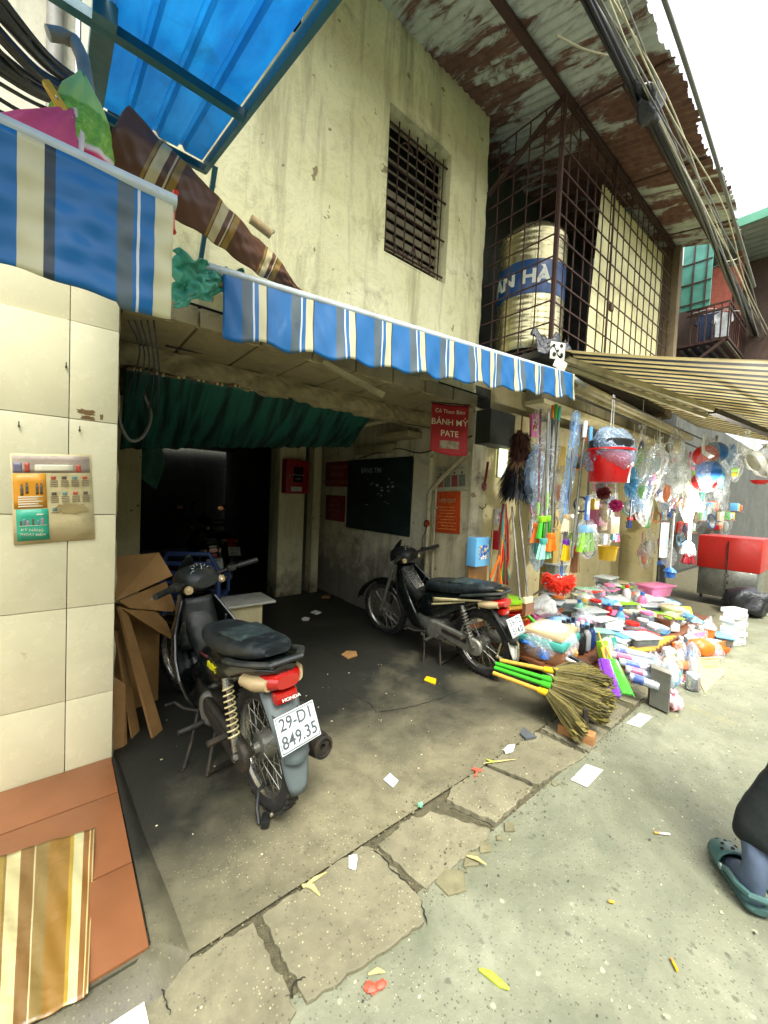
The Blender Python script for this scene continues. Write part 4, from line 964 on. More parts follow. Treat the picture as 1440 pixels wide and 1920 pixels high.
cc = M_LET.mix(M_LET.ramp(z, [(.118, 0.0), (.122, 1.0)]), cc, hexc('a9cf6c')); M_LET.set(Base_Color=cc, Roughness=.4); M_LET.bump(n1, .3, .01); M_LET = M_LET.mat
MB().loft([[Vector((w*math.cos(a)*(1+.06*math.sin(3*a)+.07*math.sin(7*a+z*60)), .5*w*math.sin(a)*(1+.12*math.sin(9*a-z*45)), z+.006*math.sin(2*a))) for a in np.linspace(0, 2*PI, 49)[:-1]] for (z, w) in ((0,.035),(.006,.052),(.02,.060),(.04,.062),(.06,.061),(.08,.058),(.10,.054),(.12,.049),(.14,.042),(.155,.036),(.17,.026),(.185,.016),(.20,.006))]).build('bag_body', M_LET, t, angle=80)
t, c = bag('shopping_bag', 'pink mesh shopping bag peeking over the left awning rail', (78, 262), 1.20, None, None, 2)
M_PINK = pm('pink_mesh', 'd6527c', .5, var=.15, scale=14, bump=.3, transl=.2)
MB().loft([[Vector((w*math.cos(a)*(1+.08*math.sin(6*a+z*50))+x, .45*w*math.sin(a)*(1+.15*math.sin(8*a)), z)) for a in np.linspace(0, 2*PI, 41)[:-1]] for (z, w, x) in ((-.03,.07,0),(.0,.075,0),(.035,.055,.015),(.07,.03,.035),(.095,.012,.05))]).build('bag_body', M_PINK, t, angle=80)
MB().tube([(.066,-.02,-.03),(.07,-.01,.04),(.058,0,.10)], .006, 6).build('white_hem', pm('white_cloth', 'd9cfc9', .7), t)
t = thing('clothes_peg', 'yellow plastic peg clipped on the bag handles', 'peg', ony(110, 193, 1.20), rot=(0, R(-38), 0))
py_ = pm('yellow_plastic', 'd2a711', .35, var=.1)
MB().cbox((0,-.006,0), (.016,.006,.075), .003).build('jaw', py_, t); MB().cbox((.0,.006,0), (.016,.006,.075), .003, (R(8),0,0)).build('jaw', py_, t)
MB().torus((0,0,.004), (1,0,0), .009, .002, 14, 5).build('spring', M_CHR, t)
# grey neighbour facade behind the canopy
nb = thing('building', 'grey neighbouring facade with white door strip behind the blue canopy', 'building')
MB().box((-.55, 2.45, 3.9), (1.2, .2, 2.5)).build('wall', M_GREYW, nb)
MB().box((.12, 2.46, 3.9), (.10, .2, 2.5)).build('white_panel', pm('white_panel', 'cfd0bb', .6, var=.15, scale=4, dirt='8d8a74'), nb)
MB().box((.235, 2.50, 3.9), (.13, .1, 2.5)).build('dark_gap', room_dark, nb)
MB().box((.33, 2.47, 3.9), (.10, .2, 2.5)).build('door_jamb', M_GREYW, nb)
MB().cyl((-.02, 2.32, 2.7), (-.02, 2.32, 5.1), .03, n=10).build('drain_pipe', pm('grey_pvc', '8b8a80', .6), nb)
MB().box((-.55, 2.45, 2.69), (1.2, .22, .06)).build('ledge', M_GREYW, nb)
M_CABLE = pm('cable_black', '14161a', .5, var=.3, scale=20, bump=.1)
M_CABLEG = pm('cable_grey', '6e6f66', .6, var=.3, scale=20, bump=.1)
M_CABLEW = pm('cable_cream', 'b8b394', .6, var=.3, scale=20, bump=.1)
def cable(pts, r, mat, label, group=None, n=7, sag=0.0, k=14):
    P = [Vector(p) for p in pts]; Q = []
    for i in range(len(P)-1):
        p0, p1, p2, p3 = P[max(i-1,0)], P[i], P[i+1], P[min(i+2,len(P)-1)]
        for q in range(k):
            t = q/k; Q.append(.5*((2*p1)+(-p0+p2)*t+(2*p0-5*p1+4*p2-p3)*t*t+(-p0+3*p1-3*p2+p3)*t**3)-Vector((0,0,sag*math.sin(PI*(i+t)/(len(P)-1)))))
    Q.append(P[-1]); return tag(MB().tube(Q, r, n).build('cable', mat, angle=80), label, 'cable', group)
rr = random.Random(11)
LG = 'black cables fanning in at the upper left'
for i in range(15):
    y0 = -60+i*22+rr.uniform(-8, 8); a = ony(-40, y0, 1.05+.03*i); b = ony(150+rr.uniform(-10, 25), 150+i*7+rr.uniform(-6, 6), 1.75+rr.uniform(-.1, .2)); m_ = a.lerp(b, .5)+Vector((0,0,-.02+rr.uniform(-.03,.01)))
    cable([a, m_, b], rr.choice([.005,.007,.010,.014]), M_CABLE, '%s black cable, number %d from the top of the fan left of the blue canopy' % ('thick' if i % 2 else 'thin', i+1) if False else 'black cable in the fan of cables left of the blue canopy', LG)
# thick cable bundle along the street
bun = [(-.6,1.05,4.00),(.8,1.05,3.98),(1.8,1.05,3.97),(2.9,1.05,3.96),(4.2,1.05,3.94),(5.6,1.06,3.86),(7.4,1.08,3.78),(9.5,1.12,3.8)]
BG = 'cable bundle strung along the street'
for i in range(9):
    a = i*2.4; rad = .012+.010*(i % 3)
    cable([(x+.02*math.sin(i), y+rad*math.cos(a+x), z+rad*math.sin(a+x)) for (x,y,z) in bun], .010 if i < 6 else .006, (M_CABLE, M_CABLE, M_CABLEG)[i % 3], 'cable in the thick black bundle running along the street under the roof', BG, k=8)
for i in range(6):
    cable([(x, y-.04-.02*i+.03*math.sin(x*1.7+i*2), z-.03*abs(math.sin(x*.9+i))-.01*i) for (x,y,z) in bun], .0045, M_CABLEW if i % 2 else M_CABLEG, 'thin loose pale wire slung beside the thick cable bundle', 'thin wires beside the cable bundle', k=8)
bw = crumple('wrapped_joint', 'black plastic wrapped cable joint on the overhead bundle', 'cable joint', (2.86,1.03,3.95), (.13,.05,.06), M_BTARP, 4, noise=.9)
cable([(1.0,.75,3.84),(2.32,.75,3.80),(3.85,.75,3.575),(5.0,.78,3.5)], .011, M_CABLEG, 'single grey cable crossing the white sky at the right', k=10)
cable([ony(1043,65,1.35), ony(1090,90,1.3), ony(1140,104,1.2)], .006, M_CABLEW, 'short white stub of cable under the rusty roof')
cable([ony(905,0,1.9)+Vector((0,0,0)), ony(870,30,1.9)], .004, M_CABLEG, 'thin wire end under the roof beside the yellow wall')
cable([ony(1380,425,1.3), ony(1400,470,1.2), ony(1360,490,1.15), ony(1345,455,1.2), ony(1375,430,1.25), ony(1440,455,1.15), ony(1500,460,1.1)], .006, M_CABLEW, 'looped white cable coil hanging at the end of the bundle')
# neighbour balcony further along
nbal = thing('building', 'ramshackle neighbour balcony with green roof edge and rusty railing at the right', 'building')
M_GREENR = pm('green_roof_sheet', '6fb496', .5, var=.2, scale=5, transl=.25)
M_TEALP = pm('teal_panel', '5fa898', .5, var=.25, scale=5, dirt='2e4a44', transl=.2)
M_RRED = pm('rust_red_sheet', '5c4a40', .85, var=.4, scale=6, dirt='38261e', dirtamt=.6)
M_GRYSH = pm('grey_sheet', '8b948c', .6, var=.3, scale=4, dirt='4a4c44', dirtamt=.6)
MB().box((7.2, 2.32, 4.1), (2.9, .1, 2.6)).build('wall', M_DARKW, nbal)
MB().box((7.25, 1.55, 4.1), (.08, 1.4, 1.9)).build('rust_wall', M_RRED, nbal)
MB().bar((6.85, 1.22, 3.5), (6.85, 1.22, 4.8), .07, .06).build('post', pm('salmon_post', 'a0624c', .7, var=.25), nbal)
corr(6.18, 8.6, 1.62, 4.80, .35, 4.74, per=.12, amp=.008).build('roof_sheet', M_GRYSH, nbal, angle=80)
MB().box((6.17, .98, 4.795), (.02, 1.25, .10)).build('green_fascia', M_GREENR, nbal)
MB().box((7.4, .36, 4.75), (2.4, .02, .10)).build('green_fascia', M_GREENR, nbal)
MB().box((6.10, 1.50, 4.30), (.02, .30, .82)).build('teal_panel', M_TEALP, nbal)
for z in (3.95, 4.2, 4.45): MB().bar((6.085, 1.35, z), (6.085, 1.66, z+.01), .012, .012).build('panel_bar', M_RUSTBAR, nbal)
for y in (1.40, 1.53): MB().bar((6.082, y, 3.9), (6.082, y, 4.7), .012, .012).build('panel_bar', M_RUSTBAR, nbal)
MB().box((6.05, 1.72, 3.9), (.10, .08, 1.2)).build('jamb', pm('old_jamb', '6b6248', .8, var=.4, scale=6), nbal)
MB().box((7.1, 1.72, 3.49), (1.8, 1.1, .03)).build('balcony_floor', M_RUSTBAR, nbal)
for i in range(6): MB().bar((6.25, 1.2+.09*i, 3.455), (8.0, 1.2+.09*i, 3.455), .03, .02).build('floor_slat', pm('old_jamb', '6b6248', .8), nbal)
rl_ = None
for i in range(16):
    o = MB().box((0,0,.21), (.014,.014,.42)).build('rail_bar', M_RUSTBAR, nbal) if rl_ is None else share(rl_, 'rail_bar', nbal)
    rl_ = rl_ or o; o.location = (6.2+i*.11, 1.18, 3.5)
for i in range(5): share(rl_, 'rail_bar', nbal, (6.2, 1.25+i*.075, 3.5))
for (a, b) in (((6.2,1.18,3.92),(7.9,1.18,3.92)), ((6.2,1.18,3.92),(6.2,1.6,3.92)), ((6.2,1.18,3.85),(6.2,1.6,3.85)), ((6.2,1.18,3.85),(7.9,1.18,3.85))): MB().bar(a, b, .018, .018).build('hand_rail', M_RUSTBAR, nbal)
MB().bar((6.2, 1.2, 3.47), (6.12, 1.62, 3.12), .035, .03).build('bracket', M_RUSTBAR, nbal)
def shirt(label, loc, col, w=.42, h=.55, rz=0):
    t = thing('hanging_shirt', label, 'shirt', loc, rz=rz)
    m_ = pm('cloth_'+col, col, .85, var=.3, scale=16, bump=.4, bdist=.01)
    P = [(-.5,.95),(-.2,1),(.2,1),(.5,.95),(.68,.62),(.5,.55),(.44,.72),(.42,0),(-.42,0),(-.44,.72),(-.5,.55),(-.68,.62)]
    MB().poly([Vector((a*w, .02*math.sin(a*9), b*h)) for a, b in P], (0,.03,0)).build('shirt_body', m_, t)
    MB().tube([(-.2,.015,h*.98),(0,.015,h*1.08),(.2,.015,h*.98)], .004, 5).build('hanger', M_CHR, t); return t
shirt('orange-red patterned shirt drying on the neighbour balcony', (6.55, 1.36, 3.90), 'b0604c', .30, .62, R(-70))
shirt('dark blue cloth drying behind the balcony rail', (6.45, 1.42, 3.56), '1f2f4d', .22, .40, R(-65))
shirt('white cloth drying on the neighbour balcony rail', (6.35, 1.26, 3.56), 'cfd6da', .16, .30, R(-60))
bl = MB().sheet(lambda u, v: (6.1+.9*u, 1.62-.35*v, 3.30-.10*math.sin(u*PI)-.10*v+.02*math.sin(u*19)), 20, 6).build('blue_tarp', pm('blue_tarp', '2456a0', .5, var=.2, transl=.2), solid=.003, angle=180); tag(bl, 'blue tarpaulin slung under the neighbour balcony', 'tarpaulin')
rd = crumple('red_bundle', 'red and white plastic bundle hanging at the far right edge', 'bundle', tuple(ony(1436, 655, 1.0)), (.10,.10,.2), pm('red_white_plastic', 'c23a40', .4, var=.6, scale=9), 6, noise=.3)

# ================================================================== green tarp in the passage
gg = N('green_tarp'); uv = gg.n('TexCoord').outputs['UV']; s_ = gg.sep(uv)
w1 = gg.noise(gg.coord('UV', (26, 1.2, 1), (0,0,.35)), 1.0, 4, .6, .4); w2 = gg.noise(gg.coord('UV', (60, 40, 1)), 1.0, 3, .6)
c = gg.mix(gg.ramp(w1, [(.38, 0.0), (.58, 1.0)]), hexc('0d2c27'), hexc('24685a')); gg.set(Base_Color=c, Roughness=.6); gg.bump(w1, .7, .04)
tr = gg.n('BsdfTranslucent'); gg.l(c, tr.inputs[0]); mx = gg.n('MixShader'); mx.inputs[0].default_value = .2
gg.l(gg.b.outputs[0], mx.inputs[1]); gg.l(tr.outputs[0], mx.inputs[2]); gg.l(mx.outputs[0], gg.out.inputs['Surface'])
gt_ = thing('green_tarp', 'sagging dark green tarpaulin slung under the passage ceiling', 'tarpaulin')
G0, G1 = Vector((.30, 2.84, 2.10)), Vector((2.12, 2.84, 2.06)); 
G0 = ony(235, 690, 2.84); G1 = ony(706, 768, 2.84); G2 = ony(655, 838, 3.55); G3 = ony(225, 842, 3.6)
def gtf(u, v):
    a = G0.lerp(G1, u); b = G3.lerp(G2, u); p = a.lerp(b, v); s1 = math.sin(u*PI)
    p.z -= .06*math.sin(v*PI)*s1 - .0; p += Vector((0, 0, .005*math.sin(u*62+v*6)*v**.5 + .004*math.sin(u*143-v*9)*v + .003*math.sin(u*231+v*17)))
    return p
MB().sheet(gtf, 120, 22).build('sheet', gg.mat, gt_, angle=180, solid=.003)
MB().sheet(lambda u, v: gtf(u, 0)+Vector((0, -.004, .022*(v-.5)+.004*math.sin(u*40))), 100, 2).build('checked_hem', stripes('checked_hem', [(0, hexc('6a4a2c')), (.35, hexc('c6b47c')), (.5, hexc('4c3a26')), (.62, hexc('b9a873')), (.74, hexc('3d4a38'))], rep=16, transl=0), gt_, solid=.003)
MB().tube([gtf(1,0), Vector((2.55, 2.86, 2.10)), Vector((2.90, 2.8, 2.10))], .004, 6).build('rope', M_CABLE, gt_)
# things on the passage walls
def on_wall_panel(name, label, cat, y0, y1, z0, z1, mat, x=FX-.004, th=.008, group=None, tilt=0):
    t = thing(name, label, cat, (x, (y0+y1)/2, (z0+z1)/2), group=group, rot=(R(tilt), 0, 0))
    MB().cbox((0,0,0), (th, abs(y1-y0), z1-z0), .002).build('sheet', mat, t); return t
def wtext(t, body, size, mat, dy=0, dz=0, x=-.006, **kw): return text(body, size, mat, 'lettering', t, (x, dy, dz), (PI/2, 0, -PI/2), **kw)
M_BBRD = pm('blackboard', '10211f', .55, var=.3, scale=6, bump=.1, dirt='2c4440', dirtamt=.5)
M_CHALK = pm('chalk', '9fb0ab', .9, var=.4, scale=60, bump=0)
bb = on_wall_panel('blackboard', 'dark green notice blackboard with worn chalk marks on the passage wall', 'blackboard', 3.09, 4.25, .99, 1.82, M_BBRD, th=.02)
MB().box((0,0,.42), (.03,1.18,.02)).box((0,0,-.42), (.03,1.18,.02)).box((0,-.587,0), (.03,.02,.82)).box((0,.587,0), (.03,.02,.82)).build('frame', M_BBRD, bb)
wtext(bb, 'BẢNG TIN', .085, M_CHALK, .12, .29, x=-.011, extrude=.0006)
for i in range(16):
    r = random.Random(i); y, z = r.uniform(-.35, .2), r.uniform(-.12, .2); torn(0, 0, r.uniform(.02,.07), r.uniform(.008,.03), i, y=0, k=10).build('chalk_mark', M_CHALK, bb, loc=(-.0105, y, z), rot=(0, 0, -PI/2))
RGP = 'red painted fire notices on the passage wall'
M_REDP = pm('dark_red_notice', '7d1f22', .55, var=.2, scale=10, dirt='3a1a18')
M_REDT = pm('notice_print', 'a86a58', .6, bump=0)
t = on_wall_panel('notice', 'upper dark red fire rule notice left of the blackboard', 'notice', 4.32, 4.9, 1.50, 1.84, M_REDP, x=FX+.03, group=RGP)
for i, s_ in enumerate(('TIÊU CHUẨN CHÁY', 'CÔNG CỘNG', 'PHÒNG CHÁY CHỮA CHÁY')): wtext(t, s_, .07, M_REDT, 0, .09-.1*i, extrude=.0004, bold=.001, sx=.8)
t = on_wall_panel('notice', 'lower dark red fire rule notice left of the blackboard', 'notice', 4.38, 4.86, 1.03, 1.38, M_REDP, x=FX+.03, group=RGP)
for i, s_ in enumerate(('NỘI QUY', 'PHÒNG CHÁY', 'CẤM HÚT THUỐC', 'CẤM LỬA')): wtext(t, s_, .05, M_REDT, 0, .1-.068*i, extrude=.0004, sx=.8)
t = on_wall_panel('poster', 'orange-red printed rules poster on the passage wall end', 'poster', 2.40, 2.71, 1.07, 1.47, pm('orange_poster', 'b8481c', .3, var=.15, scale=5, coat=.4, dirt='7a2c12', dirtamt=.3), x=FX-.014, tilt=-2)
wtext(t, 'NỘI QUY', .05, M_AMB, 0, .11, extrude=.0004, bold=.001)
for i in range(8): MB().box((-.006, random.uniform(-.01,.01), .05-.03*i), (.0015, .2+.05*math.sin(i*3), .007)).build('print_line', pm('orange_print', 'd98a4a', .5, bump=0), t)
t = on_wall_panel('poster', 'white fire extinguishing guide poster above the orange poster', 'poster', 2.33, 2.73, 1.48, 1.72, pm('white_poster', 'a8a486', .5, var=.12, scale=6, dirt='6e6a4a'), x=FX-.014, tilt=-3)
wtext(t, 'TIÊU LỆNH CHỮA CHÁY', .03, M_PTXT, 0, .085, extrude=.0004)
for i in range(4):
    MB().box((-.006, .135-.09*i, -.03), (.0015, .075, .11)).build('print_panel', pm('poster_panel%d' % (i % 2), ('8a4a44', '6f7362')[i % 2], .5, var=.4, scale=40, bump=0), t)
    MB().cyl((-.0055,.135-.09*i,.045), (-.0075,.135-.09*i,.045), .012, n=10).build('print_dot', M_PTXT, t)
fb = thing('fire_hose_box', 'red fire hose cabinet mounted on the stained column', 'fire hose box', (2.42, 4.85, 1.60))
M_FRED = pm('fire_red', '9c1620', .35, var=.15, scale=6, dirt='4a1014')
MB().cbox((0,-.07,0), (.33,.14,.44), .02).build('cabinet', M_FRED, fb)
MB().cbox((0,-.145,0), (.29,.012,.40), .008).build('door', M_FRED, fb)
MB().box((.0,-.1525,.03), (.14,.004,.2)).build('window_pane', pm('dark_glass', '241012', .15, bump=0), fb)
text('HỘP CHỮA CHÁY', .022, M_WDEC, 'lettering', fb, (.0,-.156,.02), (PI/2,0,0)); text('PCCC', .03, M_WDEC, 'lettering', fb, (.0,-.156,-.03), (PI/2,0,0))
MB().box((-.02,-.153,-.16), (.15,.002,.06)).build('label_sticker', M_WDEC, fb)
text('114', .03, M_REDP, 'lettering', fb, (-.02,-.155,-.16), (PI/2,0,0))
MB().cbox((-.12,-.153,.0), (.012,.012,.06), .003).build('handle', M_CHR, fb)
# pipes on the wall end
pp = thing('wall_pipe', 'thick cream pipe elbow running down the passage wall beside the posters', 'pipe')
M_PVC = pm('cream_pvc', 'b3aa86', .5, var=.2, scale=8, dirt='5b5238', dirtamt=.5)
MB().tube([(FX-.045,2.30,1.82),(FX-.045,2.36,1.80),(FX-.045,2.62,1.60),(FX-.045,2.76,1.48),(FX-.045,2.775,1.42),(FX-.045,2.775,.02)], .024, 10).build('tube', M_PVC, pp)
MB().cyl((FX-.045,2.775,1.36), (FX-.045,2.775,1.44), .030, n=10).build('coupling', M_PVC, pp)
pp = thing('wall_pipe', 'thin cream conduit clipped beside the thick pipe', 'pipe')
MB().tube([(FX-.03,2.70,1.60),(FX-.03,2.705,1.2),(FX-.03,2.70,.6),(FX-.03,2.70,.02)], .012, 8).build('tube', M_PVC, pp)
for z in (.4, .9, 1.3): MB().cbox((FX-.03,2.70,z), (.03,.045,.02), .004).build('clip', M_PVC, pp)
# hanging red banner
bn = thing('shop_banner', 'small red cloth banner lettered BÁNH MỲ PATE hanging by the awning', 'banner', tuple(ony(843, 802, 2.05)), rz=R(-30)); bn.scale = (.98,)*3
M_BANR = pm('red_banner_cloth', 'a81c1c', .6, var=.15, scale=7, bump=.25, transl=.25, bdist=.01)
M_BANT = pm('banner_print', 'd6c9a4', .6, var=.1, bump=0)
def bnf(x, z): return .010*math.sin(x*22+z*6)+.012*math.sin(z*11)
MB().sheet(lambda u, v: (-.15+.30*u, bnf(-.15+.30*u, -.18+.36*v), -.18+.36*v-.02*math.sin(u*PI*1.0)*(1-v)-.03*u*(1-v)), 20, 20).build('cloth', M_BANR, bn, angle=180, solid=.003)
def bnl(c): return Vector((c.x, bnf(c.x, c.y)-.004, c.y-.015))
for s_, sz, z in (('Cô Tham Béo', .042, .14), ('BÁNH MỲ', .066, .055), ('PATE', .066, -.035)):
    text(s_, sz, M_BANT, 'lettering', bn, bend=lambda c, z=z: bnl(Vector((c.x, c.y+z, c.z))), bold=.0004 if sz > .05 else 0, extrude=0.0, sx=1.02)
MB().sheet(lambda u, v: (-.08+.16*u, bnf(-.08+.16*u, -.16+.06*v)-.005, -.165+.06*v), 8, 4).build('bread_print', pm('bread_print', '8a7a5a', .6, var=.6, scale=30, bump=0), bn)
MB().cyl((-.16,0,.185), (.16,0,.185), .006, n=6).build('rod', M_IRON, bn)
# hanging loop of flat cable at the pillar, wires in the dark
cable([ony(222,740,2.6), ony(224,790,2.62), ony(243,825,2.7), ony(268,818,2.75), ony(283,780,2.8), ony(270,740,2.8)], .010, M_CABLEG, 'grey hose loop hanging at the pillar corner')
for i in range(5):
    cable([ony(240+12*i,600,2.33), ony(262+9*i,660+10*i,2.36), ony(238+14*i,740+10*i,2.5)], .004, M_CABLE, 'tangled dark wire dangling behind the left awning', 'wires dangling at the pillar top')
cable([Vector((2.9,2.3,1.98)), Vector((2.88,2.9,1.86)), Vector((2.86,3.3,1.92)), Vector((2.8,3.9,1.84))], .006, M_CABLE, 'black wire draped along the passage wall above the blackboard')
cable([ony(310,648,2.7), ony(380,662,2.7), ony(450,664,2.7), ony(490,655,2.6)], .006, M_CABLE, 'black cable sagging under the passage ceiling slabs')
# fluorescent batten under the ceiling is the arm of the awning; unseen opposite row added to keep low sky light out
opp = thing('building', 'unseen shuttered shop row added across the street behind the viewer', 'building')
MB().box((3, -4.2, 2.0), (26, .3, 4.0)).build('wall', M_CREAMW, opp)
for i in range(6): MB().cbox((-7+i*3.6, -4.03, 1.25), (2.6, .06, 2.5), .02).build('added_shutter', M_GRYP, opp)
M_GREENR = MATS['green_roof_sheet']
corr(-10, 16, -4.0, 2.9, -3.0, 2.65, per=.3, amp=.02).build('added_shop_awning', M_GREENR, opp, angle=80)
# ================================================================== housewares stall
def at(px, py, Y):
    p = ony(px, py, Y); return p, (p-cC).dot(cF)/FPX          # point and metres per photo pixel there
CLEAR = film('clear_film', (.92,.95,.97), .95); CLEARB = film('bluish_film', (.5,.70,.95), .85); MILKY = film('milky_film', (.9,.92,.9), .6); CLEARG = film('grey_film', (.8,.82,.76), .86)
PAL = dict(red='c8181a', green='3fae2a', lime='8ac926', blue='2f6fc0', navy='1c3566', teal='3f9a8c', orange='e0701c', yellow='e0b416', pink='e07aa8', purple='6a2fa0', white='d8dad6', cream='d6cba6', black='1a1c1e', maroon='6e1c24', brown='7a5236', grey='8d9290', magenta='c02870', beige='c2aa82', mint='8fd0b4', sky='6cb4e0', clear='c4d0d2', gold='b98a3a')
def pl(col): return pm('plastic_'+col, PAL[col], .32, var=.12, scale=7, bump=.06, coat=.25)
M_CLRP = pm('clear_plastic', 'b9c6c8', .12, var=.1, bump=.05, trans=.75, scale=8)
M_WOOD = pm('light_wood', 'a9793f', .6, var=.3, scale=14, bump=.2, dirt='6b4620')
M_WOODD = pm('brown_wood', '6b3f22', .55, var=.3, scale=14, bump=.2)
M_CARD = pm('cardboard', '94703e', .85, var=.18, scale=8, bump=.25, dirt='6b4f2a', dirtamt=.4)
M_GRASS = pm('broom_grass', '746a2c', .8, var=.4, scale=60, bump=.3)
M_GRASSD = pm('broom_grass_dark', '4f4722', .8, var=.4, scale=60, bump=.3)
M_STRAW = pm('straw_yellow', 'c69a34', .7, var=.3, scale=40, bump=.3)

stall = thing('market_stall', 'cream walled housewares stall front beside the passage', 'stall')
MB().box((4.8, 2.40, 1.3), (3.7, .1, 2.6)).build('back_wall', M_CREAMW, stall)
MB().box((3.06, 2.75, 2.36), (.3, .8, .2)).build('soffit_filler', M_DARKW, stall)
MB().box((3.13, 2.24, 2.06), (.38, .2, .30)).build('shutter_box', pm('dark_grey_paint', '3a3d34', .7, var=.2, scale=4), stall)
MB().box((4.9, 2.26, 2.10), (3.15, .16, .28)).build('lintel', M_CREAMW, stall)
MB().box((4.85, 1.78, 2.36), (3.7, .14, .24)).build('street_beam', m_plaster('grimy_beam', '8a8266', '9d9576', '3b3626', streak=.7, stain=.9), stall)
MB().box((4.85, 1.77, 2.22), (3.7, .17, .035)).build('beam_strip', M_CREAMW, stall)
MB().cbox((4.05, 2.10, 1.0), (.14, .14, 2.0), .01).build('post', pm('mustard_post', 'b59a45', .6, var=.15, scale=4, dirt='6b5a2a'), stall)
MB().cyl((2.95, 1.42, 2.20), (6.6, 1.46, 2.22), .008, n=6).build('hanging_bar', M_IRON, stall)
MB().cyl((2.95, 1.15, 2.14), (6.6, 1.15, 2.16), .006, n=6).build('hanging_bar', M_IRON, stall)
# pane at the back, its daylight painted on as glow
tabl = thing('display_table', 'low plank display table under the stall goods, leg on a brick', 'table', (0,0,0))
for j in range(6): MB().cbox((4.22, 1.14+j*.19, .19+.018*j), (3.0, .185, .025), .003).build('plank', M_WOODD, tabl)
MB().cbox((2.80, 1.35, .205), (.24, .34, .012), .003, (0,0,R(-20))).build('end_board', pm('white_board', 'b9b79e', .6, dirt='7a745a'), tabl)
lg = onz(1098, 1372, .07)
MB().cyl((lg.x, lg.y, .06), (lg.x, lg.y+.01, .20), .016, n=8).build('leg', M_IRON, tabl)
for (x, y) in ((5.4, 1.1), (2.9, 2.1), (5.4, 2.1), (4.2, 1.1)): MB().cyl((x, y, .0), (x, y, .19), .016, n=8).build('leg', M_IRON, tabl)
bk = thing('brick', 'worn orange-tan brick propping the table leg', 'brick', (onz(1080, 1385).x, onz(1080, 1385).y, .004), rz=math.atan2(onz(1108,1388).y-onz(1055,1368).y, onz(1108,1388).x-onz(1055,1368).x)-PI/2)
MB().cbox((0,0,.032), (.075,.20,.062), .008).build('brick_body', pm('tan_brick', 'a87746', .85, var=.3, scale=16, bump=.5, dirt='6e4c2c'), bk)

# ---------------------------------------------------------------- builders of goods (each is one thing)
def printed(col):
    """busy packaging print: blocks and specks of a few inks"""
    nm = 'package_print_'+col
    if nm in MATS: return MATS[nm]
    g = N(nm); v = g.coord('Object'); vo = g.n('TexVoronoi', feature='F1'); vo.inputs['Scale'].default_value = 55; vo.distance = 'CHEBYCHEV'; g.l(v, vo.inputs['Vector']); k = g.sep(vo.outputs['Color'])[0]
    c = g.ramp(k, [(0, hexc(PAL[col])), (.35, hexc('d9d8cc')), (.52, hexc(PAL['navy'])), (.60, hexc(PAL[col])), (.78, hexc(PAL['yellow'])), (.86, hexc('dcdcd2'))], 'CONSTANT')
    g.set(Base_Color=c, Roughness=.3); MATS[nm] = g.mat; return g.mat
def T(name, label, cat, loc, rz=0, group=None, rot=None): return thing(name, label, cat, loc, rz, group, rot)
def bucket(label, loc, r, h, col, group=None, lid=None, rz=0, handle=True, name='bucket', taper=.78):
    t = T(name, label, name.replace('_', ' '), loc, rz, group)
    MB().lathe([(0,.004),(r*taper,.0),(r*taper+.004,.004),(r*.97,h*.93),(r*1.06,h*.94),(r*1.06,h),(r*.98,h),(r*.94,h*.95),(r*taper*.97,.012),(0,.012)], n=26).build('body', pl(col), t)
    if handle: MB().tube([(r*1.03*math.cos(a), .0+r*.3*math.sin(a)*0-.0, h*.95-r*.75*math.sin(a)) for a in np.linspace(0, PI, 13)], .004, 6).build('handle', M_CHR, t, rot=(R(20),0,0)) if False else MB().tube([(r*1.05*math.cos(a), -r*.9*math.sin(a), h*.95) for a in np.linspace(0, PI, 13)], .004, 6).build('handle', M_CHR, t)
    if lid: MB().lathe([(0,h+.02),(r*.8,h+.018),(r*1.1,h+.006),(r*1.1,h-.012),(r*1.07,h-.012)], n=26).build('lid', pl(lid), t)
    return t
def bowl(label, loc, r, h, col, group=None, rot=None, name='bowl', mat=None):
    t = T(name, label, 'bowl', loc, 0, group, rot)
    MB().lathe([(0,.0),(r*.5,.0),(r*.55,.006),(r*.85,h*.5),(r,h),(r*.96,h),(r*.8,h*.52),(r*.5,.012),(0,.01)], n=22).build('body', mat or pl(col), t)
    return t
def jar(label, loc, r, h, lidc, group=None, mat=None):
    t = T('jar', label, 'jar', loc, 0, group)
    MB().lathe([(0,0),(r*.9,0),(r,.006),(r,h*.78),(r*.82,h*.86),(r*.82,h*.88),(0,h*.88)], n=16).build('body', mat or M_CLRP, t)
    MB().lathe([(0,h),(r*.84,h),(r*.88,h*.97),(r*.88,h*.86),(r*.84,h*.86)], n=16).build('lid', pl(lidc), t); return t
def bottle(label, loc, r, h, col, capc, group=None, rot=None, name='bottle'):
    t = T(name, label, name, loc, 0, group, rot)
    MB().lathe([(0,0),(r*.9,0),(r,.008),(r,h*.62),(r*.75,h*.74),(r*.42,h*.82),(r*.42,h*.86),(0,h*.86)], n=16).build('body', pl(col), t)
    MB().lathe([(0,h),(r*.42,h),(r*.48,h*.98),(r*.48,h*.85),(0,h*.85)], n=14).build('cap', pl(capc), t); return t
def carton(label, loc, d, col, group=None, rot=None, name='box', label_col=None, mat=None):
    t = T(name, label, 'box', loc, 0, group, rot)
    MB().cbox((0,0,d[2]/2), d, min(d)*.06).build('carton', mat or pm('card_'+col, PAL[col], .5, var=.12, scale=9, bump=.05), t)
    if label_col:
        lm = printed(label_col)
        MB().box((0,-d[1]/2-.0008,d[2]/2), (d[0]*.6,.0012,d[2]*.5)).build('print_label', lm, t); MB().box((0,0,d[2]+.0006), (d[0]*.55,d[1]*.55,.0012)).build('print_label', lm, t)
    return t
